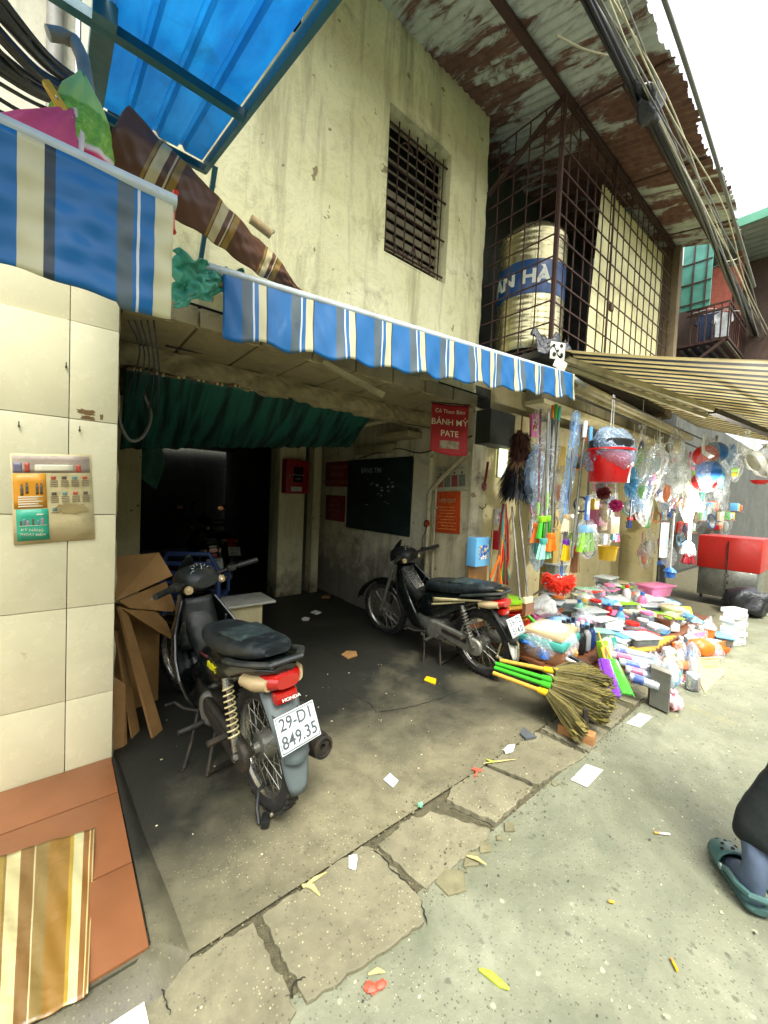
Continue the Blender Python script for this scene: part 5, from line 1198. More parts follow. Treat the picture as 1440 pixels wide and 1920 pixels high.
def tub(label, loc, d, lidc, group=None, rot=None, mat=None, fill=None):
    t = T('plastic_box', label, 'plastic box', loc, 0, group, rot)
    k = .86
    MB().loft([[Vector((sx*d[0]/2*q, sy*d[1]/2*q, z)) for sx, sy in ((-1,-.8),(-.8,-1),(.8,-1),(1,-.8),(1,.8),(.8,1),(-.8,1),(-1,.8))] for (z, q) in ((0,k),(d[2]*.9,1),(d[2]*.9,1.05),(d[2]*.98,1.05))]).build('tub', mat or M_CLRP, t, angle=30)
    MB().cbox((0,0,d[2]), (d[0]*1.08,d[1]*1.08,d[2]*.12), d[2]*.04).build('lid', pl(lidc), t)
    if fill: MB().cbox((0,0,d[2]*.42), (d[0]*.76,d[1]*.76,d[2]*.6), .01).build('contents', pl(fill), t)
    return t
def filmbag(label, loc, size, mat, seed, knot=True, name='plastic_bag', inner=None, group=None, rz=0, noise=.28):
    t = T(name, label, 'plastic bag', loc, rz, group)
    MB().blob((0,0,0), size, sub=4, noise=noise, seed=seed).build('film', mat, t, angle=180)
    if knot:
        k = MB()
        for q in range(5): a = q*1.3; k.tube([(0,0,size[2]*.9),(.012*math.cos(a),.012*math.sin(a),size[2]*1.1),(.03*math.cos(a),.03*math.sin(a),size[2]*1.28)], [.012,.006,.010], 6)
        k.build('knot', mat, t)
    if inner:
        for (c, r, col) in inner: MB().blob(c, r, sub=2).build('contents', pl(col), t)
    return t
def string(t, z0, z1, x=0, y=0): MB().cyl((x,y,z0), (x,y,z1), .002, n=4).build('string', M_WDEC, t)
def pole(label, a, b, r, mat, name='pole', grip=None, gripmat=None, group=None, tip=None):
    t = T(name, label, 'pole', a, 0, group); d = Vector(b)-Vector(a)
    MB().cyl((0,0,0), d, r, n=10).build('shaft', mat, t)
    if grip: MB().cyl(d*grip[0], d*grip[1], r*1.8, r*1.6, n=10).build('grip', gripmat, t)
    if tip is not None: MB().cyl((0,0,0), d*.04, r*1.6, n=10).build('ferrule', tip, t)
    return t
def broom_head(t, w, h, col, base, off=(0,0,0), seed=0, flare=1.25, th=.03):
    o = Vector(off)
    MB().cbox(o+Vector((0,0,-h*.12)), (w*.8,th*1.1,h*.28), .006).build('head', pl(base), t)
    b = MB(); r = random.Random(seed)
    for i in range(70):
        u = r.uniform(-1, 1); y = r.uniform(-1, 1)*th*.42
        b.cyl(o+Vector((u*w*.38, y, -h*.2)), o+Vector((u*w*.5*flare+r.uniform(-.005,.005), y*1.4, -h*(1-.06*r.random()))), .0035, .003, n=4)
    x = b.build('bristles', pl(col), t, smooth=0); x['kind'] = 'stuff'
def hung_broom(label, px, py, Y, w, h, col, base, polelen, group=None, rz=0, tilt=0, polem=None, seed=0):
    p, m_ = at(px, py, Y); t = T('broom', label, 'broom', p, group=group, rot=(0, R(tilt), R(rz)))
    broom_head(t, w, h, col, base, seed=seed)
    MB().cyl((0,0,-.02), (0,0,polelen), .009, n=8).build('handle', polem or M_ALU, t)
    return t
HG = 'brooms and poles hanging at the stall'
# ---------------------------------------------------------------- hanging goods, left to right
# feather duster
p, m_ = at(978, 800, 1.90); fd = T('feather_duster', 'large brown and black feather duster hanging at the stall edge', 'feather duster', p); fd.scale = (.9,)*3
def feathers(n, z0, z1, r0, r1, L, seed, droop=.6):
    b = MB(); r = random.Random(seed)
    for i in range(n):
        a = r.uniform(0, 2*PI); z = r.uniform(z0, z1); rad = r.uniform(r0, r1); d = Vector((math.cos(a), math.sin(a), -droop+r.uniform(-.4, .3))).normalized()
        s = Vector((-.03*(-z), 0, z)); l = L*r.uniform(.6, 1.2); e = s+d*l; side = d.cross(Vector((0,0,1))).normalized()*l*.055; mid = s.lerp(e, .55)+Vector((0,0,.02*l))
        b._add([s, mid-side, e+Vector((0,0,-.25*l)), mid+side], [(0,1,2,3)])
    return b
M_FBR = pm('brown_feather', '54301f', .75, var=.5, scale=25, bump=.2); M_FBK = pm('black_feather', '141519', .45, var=.4, scale=25, bump=.2); M_FTAN = pm('tan_feather', '8a6c46', .7, var=.4, scale=25)
MB().tube([(0,0,.10),(0,0,-.15),(-.04,0,-.5)], .008, 6).build('handle', M_WOOD, fd)
for (nm, mat, args) in (('brown_plume', M_FBR, (1900,-.36,-.05,0,0,.13,1,.35)), ('tan_plume', M_FTAN, (380,-.42,-.28,0,0,.16,2,.5)), ('black_plume', M_FBK, (1500,-.54,-.32,0,0,.21,3,.75))):
    o = feathers(*args).build(nm, mat, fd, smooth=0); o['kind'] = 'stuff'
MB().blob((-.008,0,-.2), (.055,.05,.16), 3, .2, 2).build('core', M_FBR, fd); MB().blob((-.02,0,-.42), (.075,.07,.11), 3, .2, 5).build('dark_core', M_FBK, fd)
# ladle hanging on the cream wall
p, m_ = at(915, 866, 2.25); t = T('ladle', 'dark red plastic ladle hanging on the cream wall by the passage', 'ladle', p)
MB().tube([(0,0,0),(-.012,0,-.09),(-.03,0,-.19)], .010, 8, flat=1.4).build('handle', pl('maroon'), t); MB().blob((-.035,0,-.23), (.035,.02,.045), 2).build('scoop', pl('maroon'), t)
string(t, 0, .12)
mr = T('window_pane', 'pane with painted daylight glow on the stall back wall behind the duster', 'window', at(940, 868, 2.33)[0])
MB().cbox((.02,0,0), (.16,.01,.28), .004).build('pane', pm('glow_pane', 'dfe6cf', .3, var=.1, scale=3, bump=0, emit=(.85,1.0,.75), estr=.5), mr)  # emission painted on in place of daylight; the wall behind is solid
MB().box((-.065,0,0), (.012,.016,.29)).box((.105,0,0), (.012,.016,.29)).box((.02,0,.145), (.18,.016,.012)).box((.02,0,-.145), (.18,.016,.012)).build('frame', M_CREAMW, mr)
hk = T('wall_hooks', 'bent wire hooks on the cream stall wall', 'hook', at(898, 950, 2.3)[0]); MB().tube([(0,0,0),(.03,-.02,-.02),(.07,-.02,0),(.09,-.01,.03)], .004, 6).build('wire', M_IRON, hk)
# plastic sleeves and poles
sleeves = [('clear printed sleeve of brushes hanging left of the poles', 1014, 762, 1008, 1012, 1.66, .040, CLEAR, 'maroon'), ('second clear sleeve hanging right beside the first sleeve', 1034, 765, 1024, 985, 1.60, .034, CLEAR, 'clear'),
           ('tall pale blue plastic sleeve of mop handles', 1082, 770, 1056, 985, 1.48, .040, CLEARB, 'sky'), ('long clear plastic sleeve reaching the table', 1062, 960, 1050, 1100, 1.50, .030, CLEAR, 'grey')]
for i, (lb, x0, y0, x1, y1, Y, r, mt, inn) in enumerate(sleeves):
    a, m_ = at(x0, y0, Y); b, _ = at(x1, y1, Y-.03); t = T('plastic_sleeve', lb, 'plastic sleeve', a, group='long plastic sleeves hanging at the stall'); d = b-a
    MB().tube([d*q+Vector((.012*math.sin(q*13), .01*math.cos(q*9), 0)) for q in np.linspace(0, 1, 22)], [r*(.5 if q in (0, 21) else 1+.07*math.sin(q*2.1+i)) for q in range(22)], 14).build('film', mt, t, angle=180)
    MB().cyl(d*.02, d*.98, .008, n=8).build('inner_pole', pl(inn), t)
    MB().cyl(d*.72, d*.86, .012, n=8).build('inner_grip', pl(['lime','lime','blue','blue'][i]), t)
poles_ = [('orange topped thin black pole in the hanging bundle', 1037, 760, 1028, 960, 1.57, .007, 'black', 'orange'), ('green topped steel pole in the hanging bundle', 1043, 758, 1040, 975, 1.55, .007, None, 'green'), ('teal topped steel pole in the hanging bundle', 1050, 762, 1034, 980, 1.53, .007, None, 'teal'),
          ('white capped telescopic mop pole with black collar', 1098, 790, 1072, 1045, 1.36, .010, None, 'white'), ('second telescopic mop pole right of the white capped one', 1108, 800, 1098, 1035, 1.34, .009, None, 'sky')]
for (lb, x0, y0, x1, y1, Y, r, c0, c1) in poles_:
    a = at(x0, y0, Y)[0]; b = at(x1, y1, Y)[0]
    pole(lb, a, b, r, pl(c0) if c0 else M_ALU, grip=(0,.12), gripmat=pl(c1), group=HG)
hung_broom('bright green plastic broom head hanging in the stall', 1022, 968, 1.50, .17, .16, 'green', 'lime', .75, HG, tilt=-3, seed=1)
hung_broom('orange broom head half hidden behind the bright green broom', 1012, 982, 1.56, .16, .15, 'orange', 'orange', .7, HG, tilt=4, seed=2)
hung_broom('mint green dust broom hanging below the orange brush', 1023, 1010, 1.46, .15, .15, 'mint', 'teal', .12, HG, seed=3)
hung_broom('small dark orange brush hanging between the brooms', 1034, 1000, 1.44, .09, .13, 'orange', 'orange', .2, HG, seed=4)
hung_broom('beige dust brush hanging from the telescopic pole', 1066, 965, 1.42, .14, .13, 'cream', 'beige', .5, HG, seed=5)
hung_broom('purple scrubbing brush with yellow head in the stall', 1062, 1012, 1.42, .07, .16, 'yellow', 'purple', .15, HG, seed=6)
hung_broom('red and white toilet brush hanging over the table', 1080, 1025, 1.38, .07, .20, 'brown', 'red', .25, HG, seed=7)
p, m_ = at(1102, 985, 1.32); t = T('packed_brush', 'lime brush in clear wrap hanging beside the mop poles', 'brush', p)
broom_head(t, .22, .2, 'lime', 'sky', seed=8, th=.05); MB().blob((0,0,-.1), (.14,.05,.15), 3, .2, 8).build('wrap', CLEAR, t, angle=180); string(t, 0, .6)
carton('blue hang-tag card on the telescopic poles', at(1100, 975, 1.3)[0], (.06,.012,.18), 'blue', label_col='white')
# red bucket in a bag
p, m_ = at(1140, 905, 1.18)
bk_ = bucket('bright red bucket in a plastic bag hanging over the stall', p, .15, .235, 'red', taper=.82)
MB().blob((0,0,.20), (.155,.155,.20), 4, .16, 21).build('wrap', CLEARB, bk_, angle=180); MB().lathe([(.13,.235),(.145,.24),(.145,.29),(.13,.30)], n=24).build('lid_ring', pl('black'), bk_)
MB().tube([(-.02,0,.36),(-.015,0,.5),(-.01,0,.62)], .003, 5).build('cord', M_WDEC, bk_); MB().tube([(.03,0,.36),(.02,0,.5),(.015,0,.62)], .003, 5).build('cord', M_WDEC, bk_)
for (lb, px, py, Y, r, col, hgt) in (('dark maroon fluffy pompom duster under the red bucket', 1132, 925, 1.30, .055, 'maroon', .4), ('crimson fluffy pompom duster right under the red bucket', 1155, 948, 1.28, .050, 'magenta', .45), ('tall cyan microfibre duster hanging behind the red bucket', 1183, 905, 1.30, .05, 'sky', .5)):
    p, m_ = at(px, py, Y); t = T('fluffy_duster', lb, 'duster', p, group='fluffy dusters')
    b = MB(); r = random.Random(px); zz = 2.6 if 'tall' in lb else 1.0
    for i in range(260):
        v = Vector((r.gauss(0,1), r.gauss(0,1), r.gauss(0,1))).normalized(); v.z *= zz; b.cyl(v*rad if False else v*.02, v*1.0*.05*r.uniform(.85,1.15), .006, .004, n=4)
    o = b.build('tufts', pl(col), t, smooth=0); o['kind'] = 'stuff'; string(t, .04, hgt)
# clear bags with goods
bags = [('clear bag of green handled brushes hanging beyond the red bucket', 1200, 855, 1.35, (.10,.07,.22), CLEAR, 31, [((0,0,-.05),(.04,.03,.12),'lime'),((.03,0,.05),(.03,.03,.1),'navy')]),
        ('clear bag with beige goods hanging fourth from the bucket', 1228, 880, 1.42, (.13,.08,.24), CLEAR, 32, [((0,0,-.08),(.07,.04,.09),'beige'),((-.03,0,.1),(.05,.03,.06),'sky')]),
        ('large empty clear plastic bag bundle hanging mid stall', 1272, 890, 1.40, (.20,.12,.30), CLEARG, 33, [((0,0,-.15),(.1,.06,.08),'clear')]),
        ('clear bag with navy and rainbow packet hanging low', 1238, 925, 1.36, (.12,.06,.10), CLEAR, 34, [((0,0,0),(.08,.03,.05),'navy'),((.06,-.02,0),(.02,.02,.05),'orange')]),
        ('clear bag of pale green packets beside the ball bag', 1380, 880, .92, (.09,.06,.13), CLEAR, 35, [((0,0,-.03),(.06,.04,.06),'lime'),((-.05,0,-.06),(.03,.03,.03),'yellow')]),
        ('milky plastic bag hanging above the white basins', 1400, 835, .86, (.10,.07,.12), CLEARG, 36, None),
        ('clear bag at the far right edge of the stall', 1432, 860, .82, (.08,.06,.14), MILKY, 37, None)]
for (lb, px, py, Y, sz, mt, sd_, inner) in bags:
    p, m_ = at(px, py, Y); t = filmbag(lb, p, sz, mt, sd_, inner=inner, group='clear plastic bags hanging at the stall'); string(t, sz[2]*1.2, sz[2]*1.2+.25)
p, m_ = at(1330, 870, .98); t = T('ball_bag', 'net bag of blue and red plastic balls hanging in the stall', 'bag of balls', p)
for (dx, dz, dy, col) in ((-22,14,-.02,'blue'),(10,-22,-.03,'blue'),(12,18,-.02,'sky'),(-18,-14,.02,'red'),(2,32,.03,'red'),(26,6,.03,'blue')):
    MB().blob((dx*m_*.8, dy, -dz*m_), 20*m_, 3).build('ball', pl(col), t, angle=180)
MB().blob((0,0,0), (48*m_,.09,48*m_), 4, .1, 9).build('net', film('thin_film', (.9,.95,1), .86, crinkle=.3), t, angle=180); string(t, .2, .5)
for i, (px, py, Y, r) in enumerate(((1408, 868, .84, .12), (1422, 880, .80, .11))):
    p, m_ = at(px, py, Y); t = T('basin', ('white round basin hanging on edge at the right of the stall', 'second white basin nested right of the first, dull inside')[i], 'basin', p, rot=(R(75), 0, R(-35)), group='white basins in wrap')
    MB().lathe([(0,0),(r*.75,.0),(r*.8,.01),(r,.06),(r*1.05,.06),(r*1.03,.066),(r*.94,.062),(r*.74,.012),(0,.01)], n=30).build('body', pl('white'), t)
p, m_ = at(1425, 908, .86); bowl('red plastic basin under the white basins at the far right', p, .10, .05, 'red', name='basin')
# lit bulb
p, m_ = at(1310, 950, 1.02); lamp = T('light_bulb', 'glowing LED bulb hanging among the stall goods', 'light bulb', p)
ge = N('bulb_glow'); ge.set(Emission_Color=(1.0,.96,.85), Emission_Strength=60.0, Base_Color=(.9,.9,.9)); 
MB().lathe([(0,-.045),(.026,-.042),(.044,-.02),(.047,.006),(.036,.03),(.02,.044),(0,.045)], n=20).build('globe', ge.mat, lamp)
MB().cyl((0,0,.034), (0,0,.075), .016, .014, n=12).build('socket', pl('white'), lamp); MB().cyl((0,0,.07), (0,0,.5), .003, n=5).build('flex', M_CABLE, lamp)
ld = bpy.data.lights.new('bulb_light', 'POINT'); ld.energy = 24; ld.color = (1,.95,.84); ld.shadow_soft_size = .04; lo = bpy.data.objects.new('bulb_light', ld); COL.objects.link(lo); lo.location = p+Vector((0,-.05,-.06))
# mops
for (lb, px, py, Y, r, col, base) in (('white string mop hanging below the lit bulb', 1290, 1020, 1.10, .085, 'white', 'sky'), ('dark red string mop hanging behind the white mop', 1292, 1040, 1.16, .085, 'maroon', 'maroon'), ('small blue fan brush hanging low on a white stick', 1256, 1070, 1.15, .055, 'blue', 'blue')):
    p, m_ = at(px, py, Y); t = T('mop', lb, 'mop', p, group='mops hanging in the stall'); b = MB(); r_ = random.Random(px)
    for i in range(110):
        a = r_.uniform(0, 2*PI); q = r_.uniform(.2, 1); b.tube([(0,0,0),(q*r*.8*math.cos(a), q*r*.6*math.sin(a), -.02),(q*r*1.15*math.cos(a), q*r*.8*math.sin(a), -r*1.1*r_.uniform(.8,1.1))], .005, 4)
    o = b.build('strings', pl(col), t, smooth=0); o['kind'] = 'stuff'
    MB().lathe([(0,.03),(.02,.03),(.05,.0),(.055,-.01),(0,-.012)], n=14).build('cap', pl(base), t); MB().cyl((0,0,.02), (0,0,.55), .008, n=8).build('handle', pl('white'), t)
# packs on the back wall
packs = [('maroon patterned packs strung on the back wall', 1196, 975, 1.75, (.18,.05,.32), 'maroon', 'white'), ('beige wrapped box above the yellow bucket', 1140, 1000, 1.55, (.20,.12,.16), 'beige', None), ('pink wrapped bundle left of the beige box', 1118, 985, 1.55, (.14,.1,.2), 'pink', None), ('navy hanging pouch under the pompoms', 1138, 960, 1.5, (.13,.05,.14), 'navy', None),
         ('white long packet hanging in the stall middle', 1243, 1045, 1.45, (.12,.05,.40), 'white', 'sky'), ('green folder on the dark back of the stall', 1213, 990, 1.85, (.07,.04,.4), 'green', None), ('purple gift bag hanging over the blue stool', 1258, 970, 1.5, (.14,.05,.1), 'navy', 'gold'), ('cream panel leaning near the red cart', 1350, 985, 1.5, (.3,.04,.22), 'cream', None), ('small yellow and magenta carton behind the telescopic poles', 1113, 955, 1.5, (.1,.05,.09), 'yellow', 'magenta'),
         ('white medical-look packet on the wall by the ladle', 933, 985, 2.2, (.1,.04,.16), 'white', 'pink'), ('blue and white wrapped pack on the ledge by the passage end', 897, 1060, 2.15, (.22,.1,.25), 'sky', 'blue'), ('red and blue tin behind the strap bundle', 932, 1030, 2.1, (.09,.09,.17), 'red', 'blue')]
for (lb, px, py, Y, d, col, lc) in packs: carton(lb, at(px, py, Y)[0], d, col, label_col=lc, name='packet')
bucket('yellow bucket with dark base under the beige box', at(1138, 1050, 1.5)[0], .085, .13, 'yellow', handle=False)
bd = T('chopping_board', 'pale wooden board standing at the end of the passage wall', 'board', at(893, 1105, 2.2)[0]); MB().cbox((0,0,.11), (.26,.03,.24), .006).build('board', M_WOOD, bd)
st = T('stool', 'blue plastic stool with steel legs at the back of the stall', 'stool', at(1222, 1098, 2.0)[0])
MB().cbox((0,0,.36), (.34,.30,.035), .012).build('seat', pl('blue'), st)
for sx in (-1, 1):
    for sy in (-1, 1): MB().cyl((sx*.15,sy*.13,0), (sx*.13,sy*.11,.35), .010, n=6).build('leg', M_CHR, st)
# straps bundle and leaning sticks
p, m_ = at(945, 955, 1.95); t = T('strap_bundle', 'bundle of teal, orange and red straps hanging by the feather duster', 'straps', p)
for i in range(16):
    r_ = random.Random(i); col = ['teal','orange','red','lime','brown','teal','maroon','orange'][i % 8]; a = r_.uniform(-.05,.05); e = r_.uniform(-.10,.10)
    MB().tube([(a*.3,0,.05),(a,r_.uniform(-.02,.02),-.2),(e*.7,r_.uniform(-.03,.03),-.42),(e,r_.uniform(-.03,.03),-.58-r_.uniform(0,.1))], .007, 5, flat=1.8).build('strap', pl(col), t)
for (lb, a, b, Y0, Y1, hd) in (('slim steel stick leaning at the stall corner with white brush head', (972, 940), (990, 1120), 1.85, 1.62, True), ('second slim steel stick leaning left of the brush stick', (960, 950), (975, 1125), 1.9, 1.66, False), ('brass coloured stick leaning by the passage end', (926, 955), (918, 1090), 2.1, 2.0, False)):
    q0 = at(*a, Y0)[0]; q1 = at(*b, Y1)[0]; t = pole(lb, q0, q1, .008, M_ALU if 'brass' not in lb else pm('brass_pole', '8f7a4a', .4, metal=.7), group='sticks leaning at the stall corner')
    if hd: MB().cbox(q1-q0+Vector((0,0,-.02)), (.11,.03,.05), .008).build('head', pl('cream'), t); MB().loft([oval(0,-.03,.05,.01,10,3)], False) if False else MB().box(q1-q0+Vector((.01,0,-.09)), (.12,.03,.09), taper=1).build('bristles', pl('brown'), t)
# round red brush standing up
p, m_ = at(1045, 1085, 1.28); t = T('round_broom', 'round bright red ceiling broom fanned out over the table', 'broom', p, rot=(R(-55), 0, R(-30)))
b = MB(); r_ = random.Random(3)
for i in range(420):
    a = r_.uniform(-PI*.05, PI*1.05)+PI; e = r_.uniform(-.5, .5); d = Vector((math.cos(a)*math.cos(e), math.sin(e), math.sin(a)*math.cos(e)))
    b.cyl(d*.02, d*.115*r_.uniform(.85, 1.05), .0035, .0028, n=4)
o = b.build('bristles', pl('orange') if False else pm('coral_red', 'd8341f', .4, var=.15), t, smooth=0); o['kind'] = 'stuff'
MB().blob((0,0,0), .03, 2).build('hub', pl('red'), t); MB().cyl((0,.01,0), (0,.3,.12), .008, n=8).build('handle', M_ALU, t)
# ---------------------------------------------------------------- goods on the table and the ground
lidb = bucket('lime green lidded bucket on the back of the table', Vector((3.02, 1.92, .36)), .13, .2, 'lime', lid='lime', handle=False)
for i in range(5):
    t = T('brush_tray', ('lowest','second','middle','fourth','topmost')[i]+' of the stacked red and straw woven trays at the stall corner', 'tray', (2.90+.012*math.sin(i*2), 1.80+.01*i, .37+.038*i), rot=(R(4*math.sin(i)), R(-5), R(i*9)), group='stacked woven trays')
    MB().lathe([(0,0),(.11,0),(.145,.03),(.15,.034),(.14,.036),(.10,.008),(0,.008)], n=18, wob=.03).build('weave', pl('red') if i % 2 else M_STRAW, t)
t = T('storage_bin', 'brown and teal low storage bin wrapped in plastic near the motorbike', 'bin', (2.97, 1.50, .22), rz=R(8))
MB().cbox((0,0,.06), (.40,.32,.12), .03).build('base', pl('brown'), t); MB().cbox((0,0,.145), (.42,.34,.06), .02).build('band', pl('teal'), t); MB().cbox((0,0,.20), (.38,.30,.05), .02).build('lid', pl('beige'), t)
MB().blob((0,0,.11), (.25,.2,.15), 4, .08, 5).build('wrap', film('thin_film', (.9,.95,1), .86, crinkle=.3), t, angle=180)
filmbag('white cloudy plastic bag heaped at the back of the table', (3.28, 1.75, .50), (.13,.10,.09), MILKY, 41, knot=False, inner=[((0,0,-.02),(.1,.08,.06),'white')])
# thermos flasks
for i in range(9):
    r_ = random.Random(i+50); x, y = 3.20+.085*(i % 3)+.02*(i//3), 1.36+.085*(i//3)
    bottle('%s thermos flask in the cluster on the table, row %s from the street, %s' % (('black','steel','navy')[i % 3], ('first','second','third')[i//3], ('left end','middle','right end')[i % 3]), (x, y, .24), .034, .20, ('black','grey','navy')[i % 3], ('black','white','black')[i//3], group='thermos flask cluster', name='thermos_flask')
# red strainers, dustpans, boxes near the wheel
for i in range(4):
    p = onz(1000, 1208, .22+.022*i); t = T('strainer', ('lowest','second','third','topmost')[i]+' red perforated strainer basket by the motorbike wheel', 'strainer', (p.x+.05+.01*i, p.y-.01, .21+.024*i), rot=(R(-18), R(-14), 0), group='stack of red strainers')
    MB().lathe([(.03,0),(.075,.0),(.085,.006),(.118,.055),(.124,.057),(.122,.062),(.112,.058),(.078,.012),(.03,.008)], n=24, close=True).build('body', pm('strainer_red', '9c241c', .45, var=.15), t)
    if i == 3: 
        hl = MB()
        for q in range(26): a = q*2.4; rr_ = .025+.0022*q; hl.cyl((rr_*math.cos(a), rr_*math.sin(a), .0135), (rr_*math.cos(a), rr_*math.sin(a), .0145), .0045, n=6)
        MB().lathe([(0,.012),(.078,.0125)], n=24).build('disc', pm('strainer_red', '9c241c', .45), t); h_ = hl.build('perforations', crack, t); h_['kind'] = 'stuff'
def dustpan(label, loc, rot, col, group='dustpans on the table'):
    t = T('dustpan', label, 'dustpan', loc, rot=rot, group=group)
    MB().poly([(-.11,0,0),(.11,0,0),(.09,.2,0),(-.09,.2,0)], (0,0,.006)).build('pan', pl(col), t)
    for s in (-1, 1): MB().poly([(s*.11,0,0),(s*.09,.2,0),(s*.09,.2,.06),(s*.105,.05,.03)], (s*.004,0,0)).build('side', pl(col), t)
    MB().box((0,.2,.03), (.18,.006,.06)).build('back', pl(col), t); MB().tube([(0,.2,.04),(0,.26,.06),(0,.33,.065)], .014, 8, flat=1.5).build('handle', pl(col), t); return t
p = onz(1040, 1212, .26); dustpan('bright green dustpan leaning by the red strainers', p, (R(35), R(8), R(50)), 'green')
p = onz(1030, 1180, .30); dustpan('dusty pink dustpan behind the green dustpan', p, (R(25), R(-5), R(65)), 'pink')
p = onz(1046, 1236, .22); dustpan('blue dustpan edge under the strainers', p, (R(15), 0, R(60)), 'blue')
p = onz(1062, 1224, .26); t = carton('orange packed brush box lettered in black beside the green dustpan', p, (.10,.13,.05), 'gold', rot=(R(12), R(-10), R(35)))
text('3000', .03, M_PTXT, 'lettering', t, (0,0,.052), (0,0,R(-70)), extrude=.0005)
p = onz(1085, 1245, .24); t = T('scrub_brush', 'black and white scrubbing brush on the brooms', 'brush', p, rot=(R(20),0,R(30))); MB().cbox((0,0,0), (.05,.2,.02), .008).build('block', pl('white'), t); MB().cbox((.01,0,.02), (.05,.18,.02), .004).build('bristles', pl('black'), t)
# grass brooms
GB = 'grass brooms laid on the front of the table'
def grass_broom(label, a, b, c, col, seed, w=.13, spread=1.0):
    """handle from a to b, bristles fan from b to c"""
    a, b, c = Vector(a), Vector(b), Vector(c); t = T('grass_broom', label, 'broom', b, group=GB); r_ = random.Random(seed)
    MB().cyl(a-b, (a-b)*.04, .014, n=10).build('handle', pl(col) if col != 'straw' else M_STRAW, t)
    MB().cyl((a-b)*.22, (b-b), .019, .024, n=10).build('binding', pl('yellow') if col == 'straw' else pl(col), t)
    d = (c-b); L = d.length; z = d.normalized(); x = z.cross(Vector((0,0,1))).normalized(); y = x.cross(z); m1, m2 = MB(), MB()
    for i in range(1500):
        u = r_.uniform(-1, 1); v = r_.uniform(-1, 1); l = L*r_.uniform(.82, 1.08); s0 = x*u*.022+y*v*.02
        e = z*l+x*u*w*1.25*spread+y*v*.05-Vector((0,0,.055*l/L)); k = s0.lerp(e, .5)+x*(u*.012+r_.gauss(0,.006))+y*(v*.012+r_.gauss(0,.005)); e = e+x*r_.gauss(0,.008)+y*r_.gauss(0,.006)
        (m1 if r_.random() < .6 else m2).tube([s0-z*.03, k, e], [.0015,.0017,.0022], 4, caps=False)
        if r_.random() < .75:   # seed tufts at the tips
            q = e-z*.03; f_ = Vector((r_.gauss(0,1), r_.gauss(0,1), r_.gauss(0,1))).normalized()*.012
            (m1 if r_.random() < .6 else m2)._add([q, q+z*.03+f_, q+z*.05, q+z*.025-f_], [(0,1,2,3)])
    o = m1.build('bristles', M_GRASS, t, smooth=0); o['kind'] = 'stuff'; o = m2.build('dark_bristles', M_GRASSD, t, smooth=0); o['kind'] = 'stuff'; return t
grass_broom('topmost grass broom with straw handle and yellow binding', onz(938,1238,.27), onz(1046,1260,.30), onz(1122,1258,.30), 'straw', 1, .10)
grass_broom('second grass broom with green handle pushed under the top one', onz(930,1244,.25), onz(1044,1278,.265), onz(1126,1284,.25), 'green', 2, .10)
grass_broom('third grass broom with thick green handle', onz(928,1252,.23), onz(1042,1290,.24), onz(1120,1306,.21), 'green', 3, .10)
grass_broom('lowest grass broom with straw handle nearest the pavement', onz(925,1262,.22), onz(1035,1303,.21), onz(1090,1338,.14), 'straw', 4, .11)
def flat_brush(label, a, b, col, w, th=.035, seed=0):
    a, b = Vector(a), Vector(b); t = T('flat_brush', label, 'brush', a, group='bright flat broom heads beside the grass brooms'); d = b-a; z = d.normalized(); x = z.cross(Vector((0,0,1))).normalized(); y = x.cross(z)
    M = Matrix((x, z, y)).transposed(); L = d.length
    MB().cbox(d*.5, (w, L, th*.6), .012, M).build('body', pl(col), t)
    b_ = MB(); r_ = random.Random(seed)
    for i in range(120):
        u = r_.uniform(0, 1); s = r_.choice((-1, 1)); q = d*u+x*s*w*.5; b_.cyl(q, q+x*s*.012+z*.004-Vector((0,0,.008)), .003, .002, n=4)
    o = b_.build('bristles', pl(col), t, smooth=0); o['kind'] = 'stuff'; MB().cyl(-z*.12, z*.02, .010, n=8).build('handle', M_STRAW, t); return t
flat_brush('violet flat broom head hanging over the table edge', onz(1134,1236,.33), onz(1153,1306,.22), 'purple', .065, seed=1)
flat_brush('neon green flat broom head hanging over the table edge', onz(1146,1236,.33), onz(1176,1302,.22), 'green', .065, seed=2)
# film rolls
for i in range(6):
    x0, y0 = [(1125,1212),(1140,1226),(1160,1240),(1172,1254),(1180,1268),(1130,1202)][i]; a = onz(x0, y0, .30-.03*i if i < 5 else .33); b = onz(x0+92-9*i, y0+20, .24-.02*i if i < 5 else .27)
    t = T('film_roll', ('topmost','second','third','fourth','lowest','rearmost')[i]+' foil-wrapped roll of plastic film on the table front', 'roll', a, group='rolls of plastic film'); d = b-a
    MB().tube([d*q for q in np.linspace(0, 1, 18)], [.030*(1+.06*math.sin(q*2.7+i)) for q in range(18)], 14).build('roll', pm('silver_film', 'b9c0c8', .25, metal=.35, var=.2, scale=10, bump=.6, bdist=.01), t, angle=180)
    MB().tube([d*q for q in np.linspace(.15, .5, 8)], .0325, 14, caps=False).build('print_band', pm('roll_print%d' % (i % 2), ('4a66b0','b05a78')[i % 2], .4, var=.6, scale=30, bump=0), t)
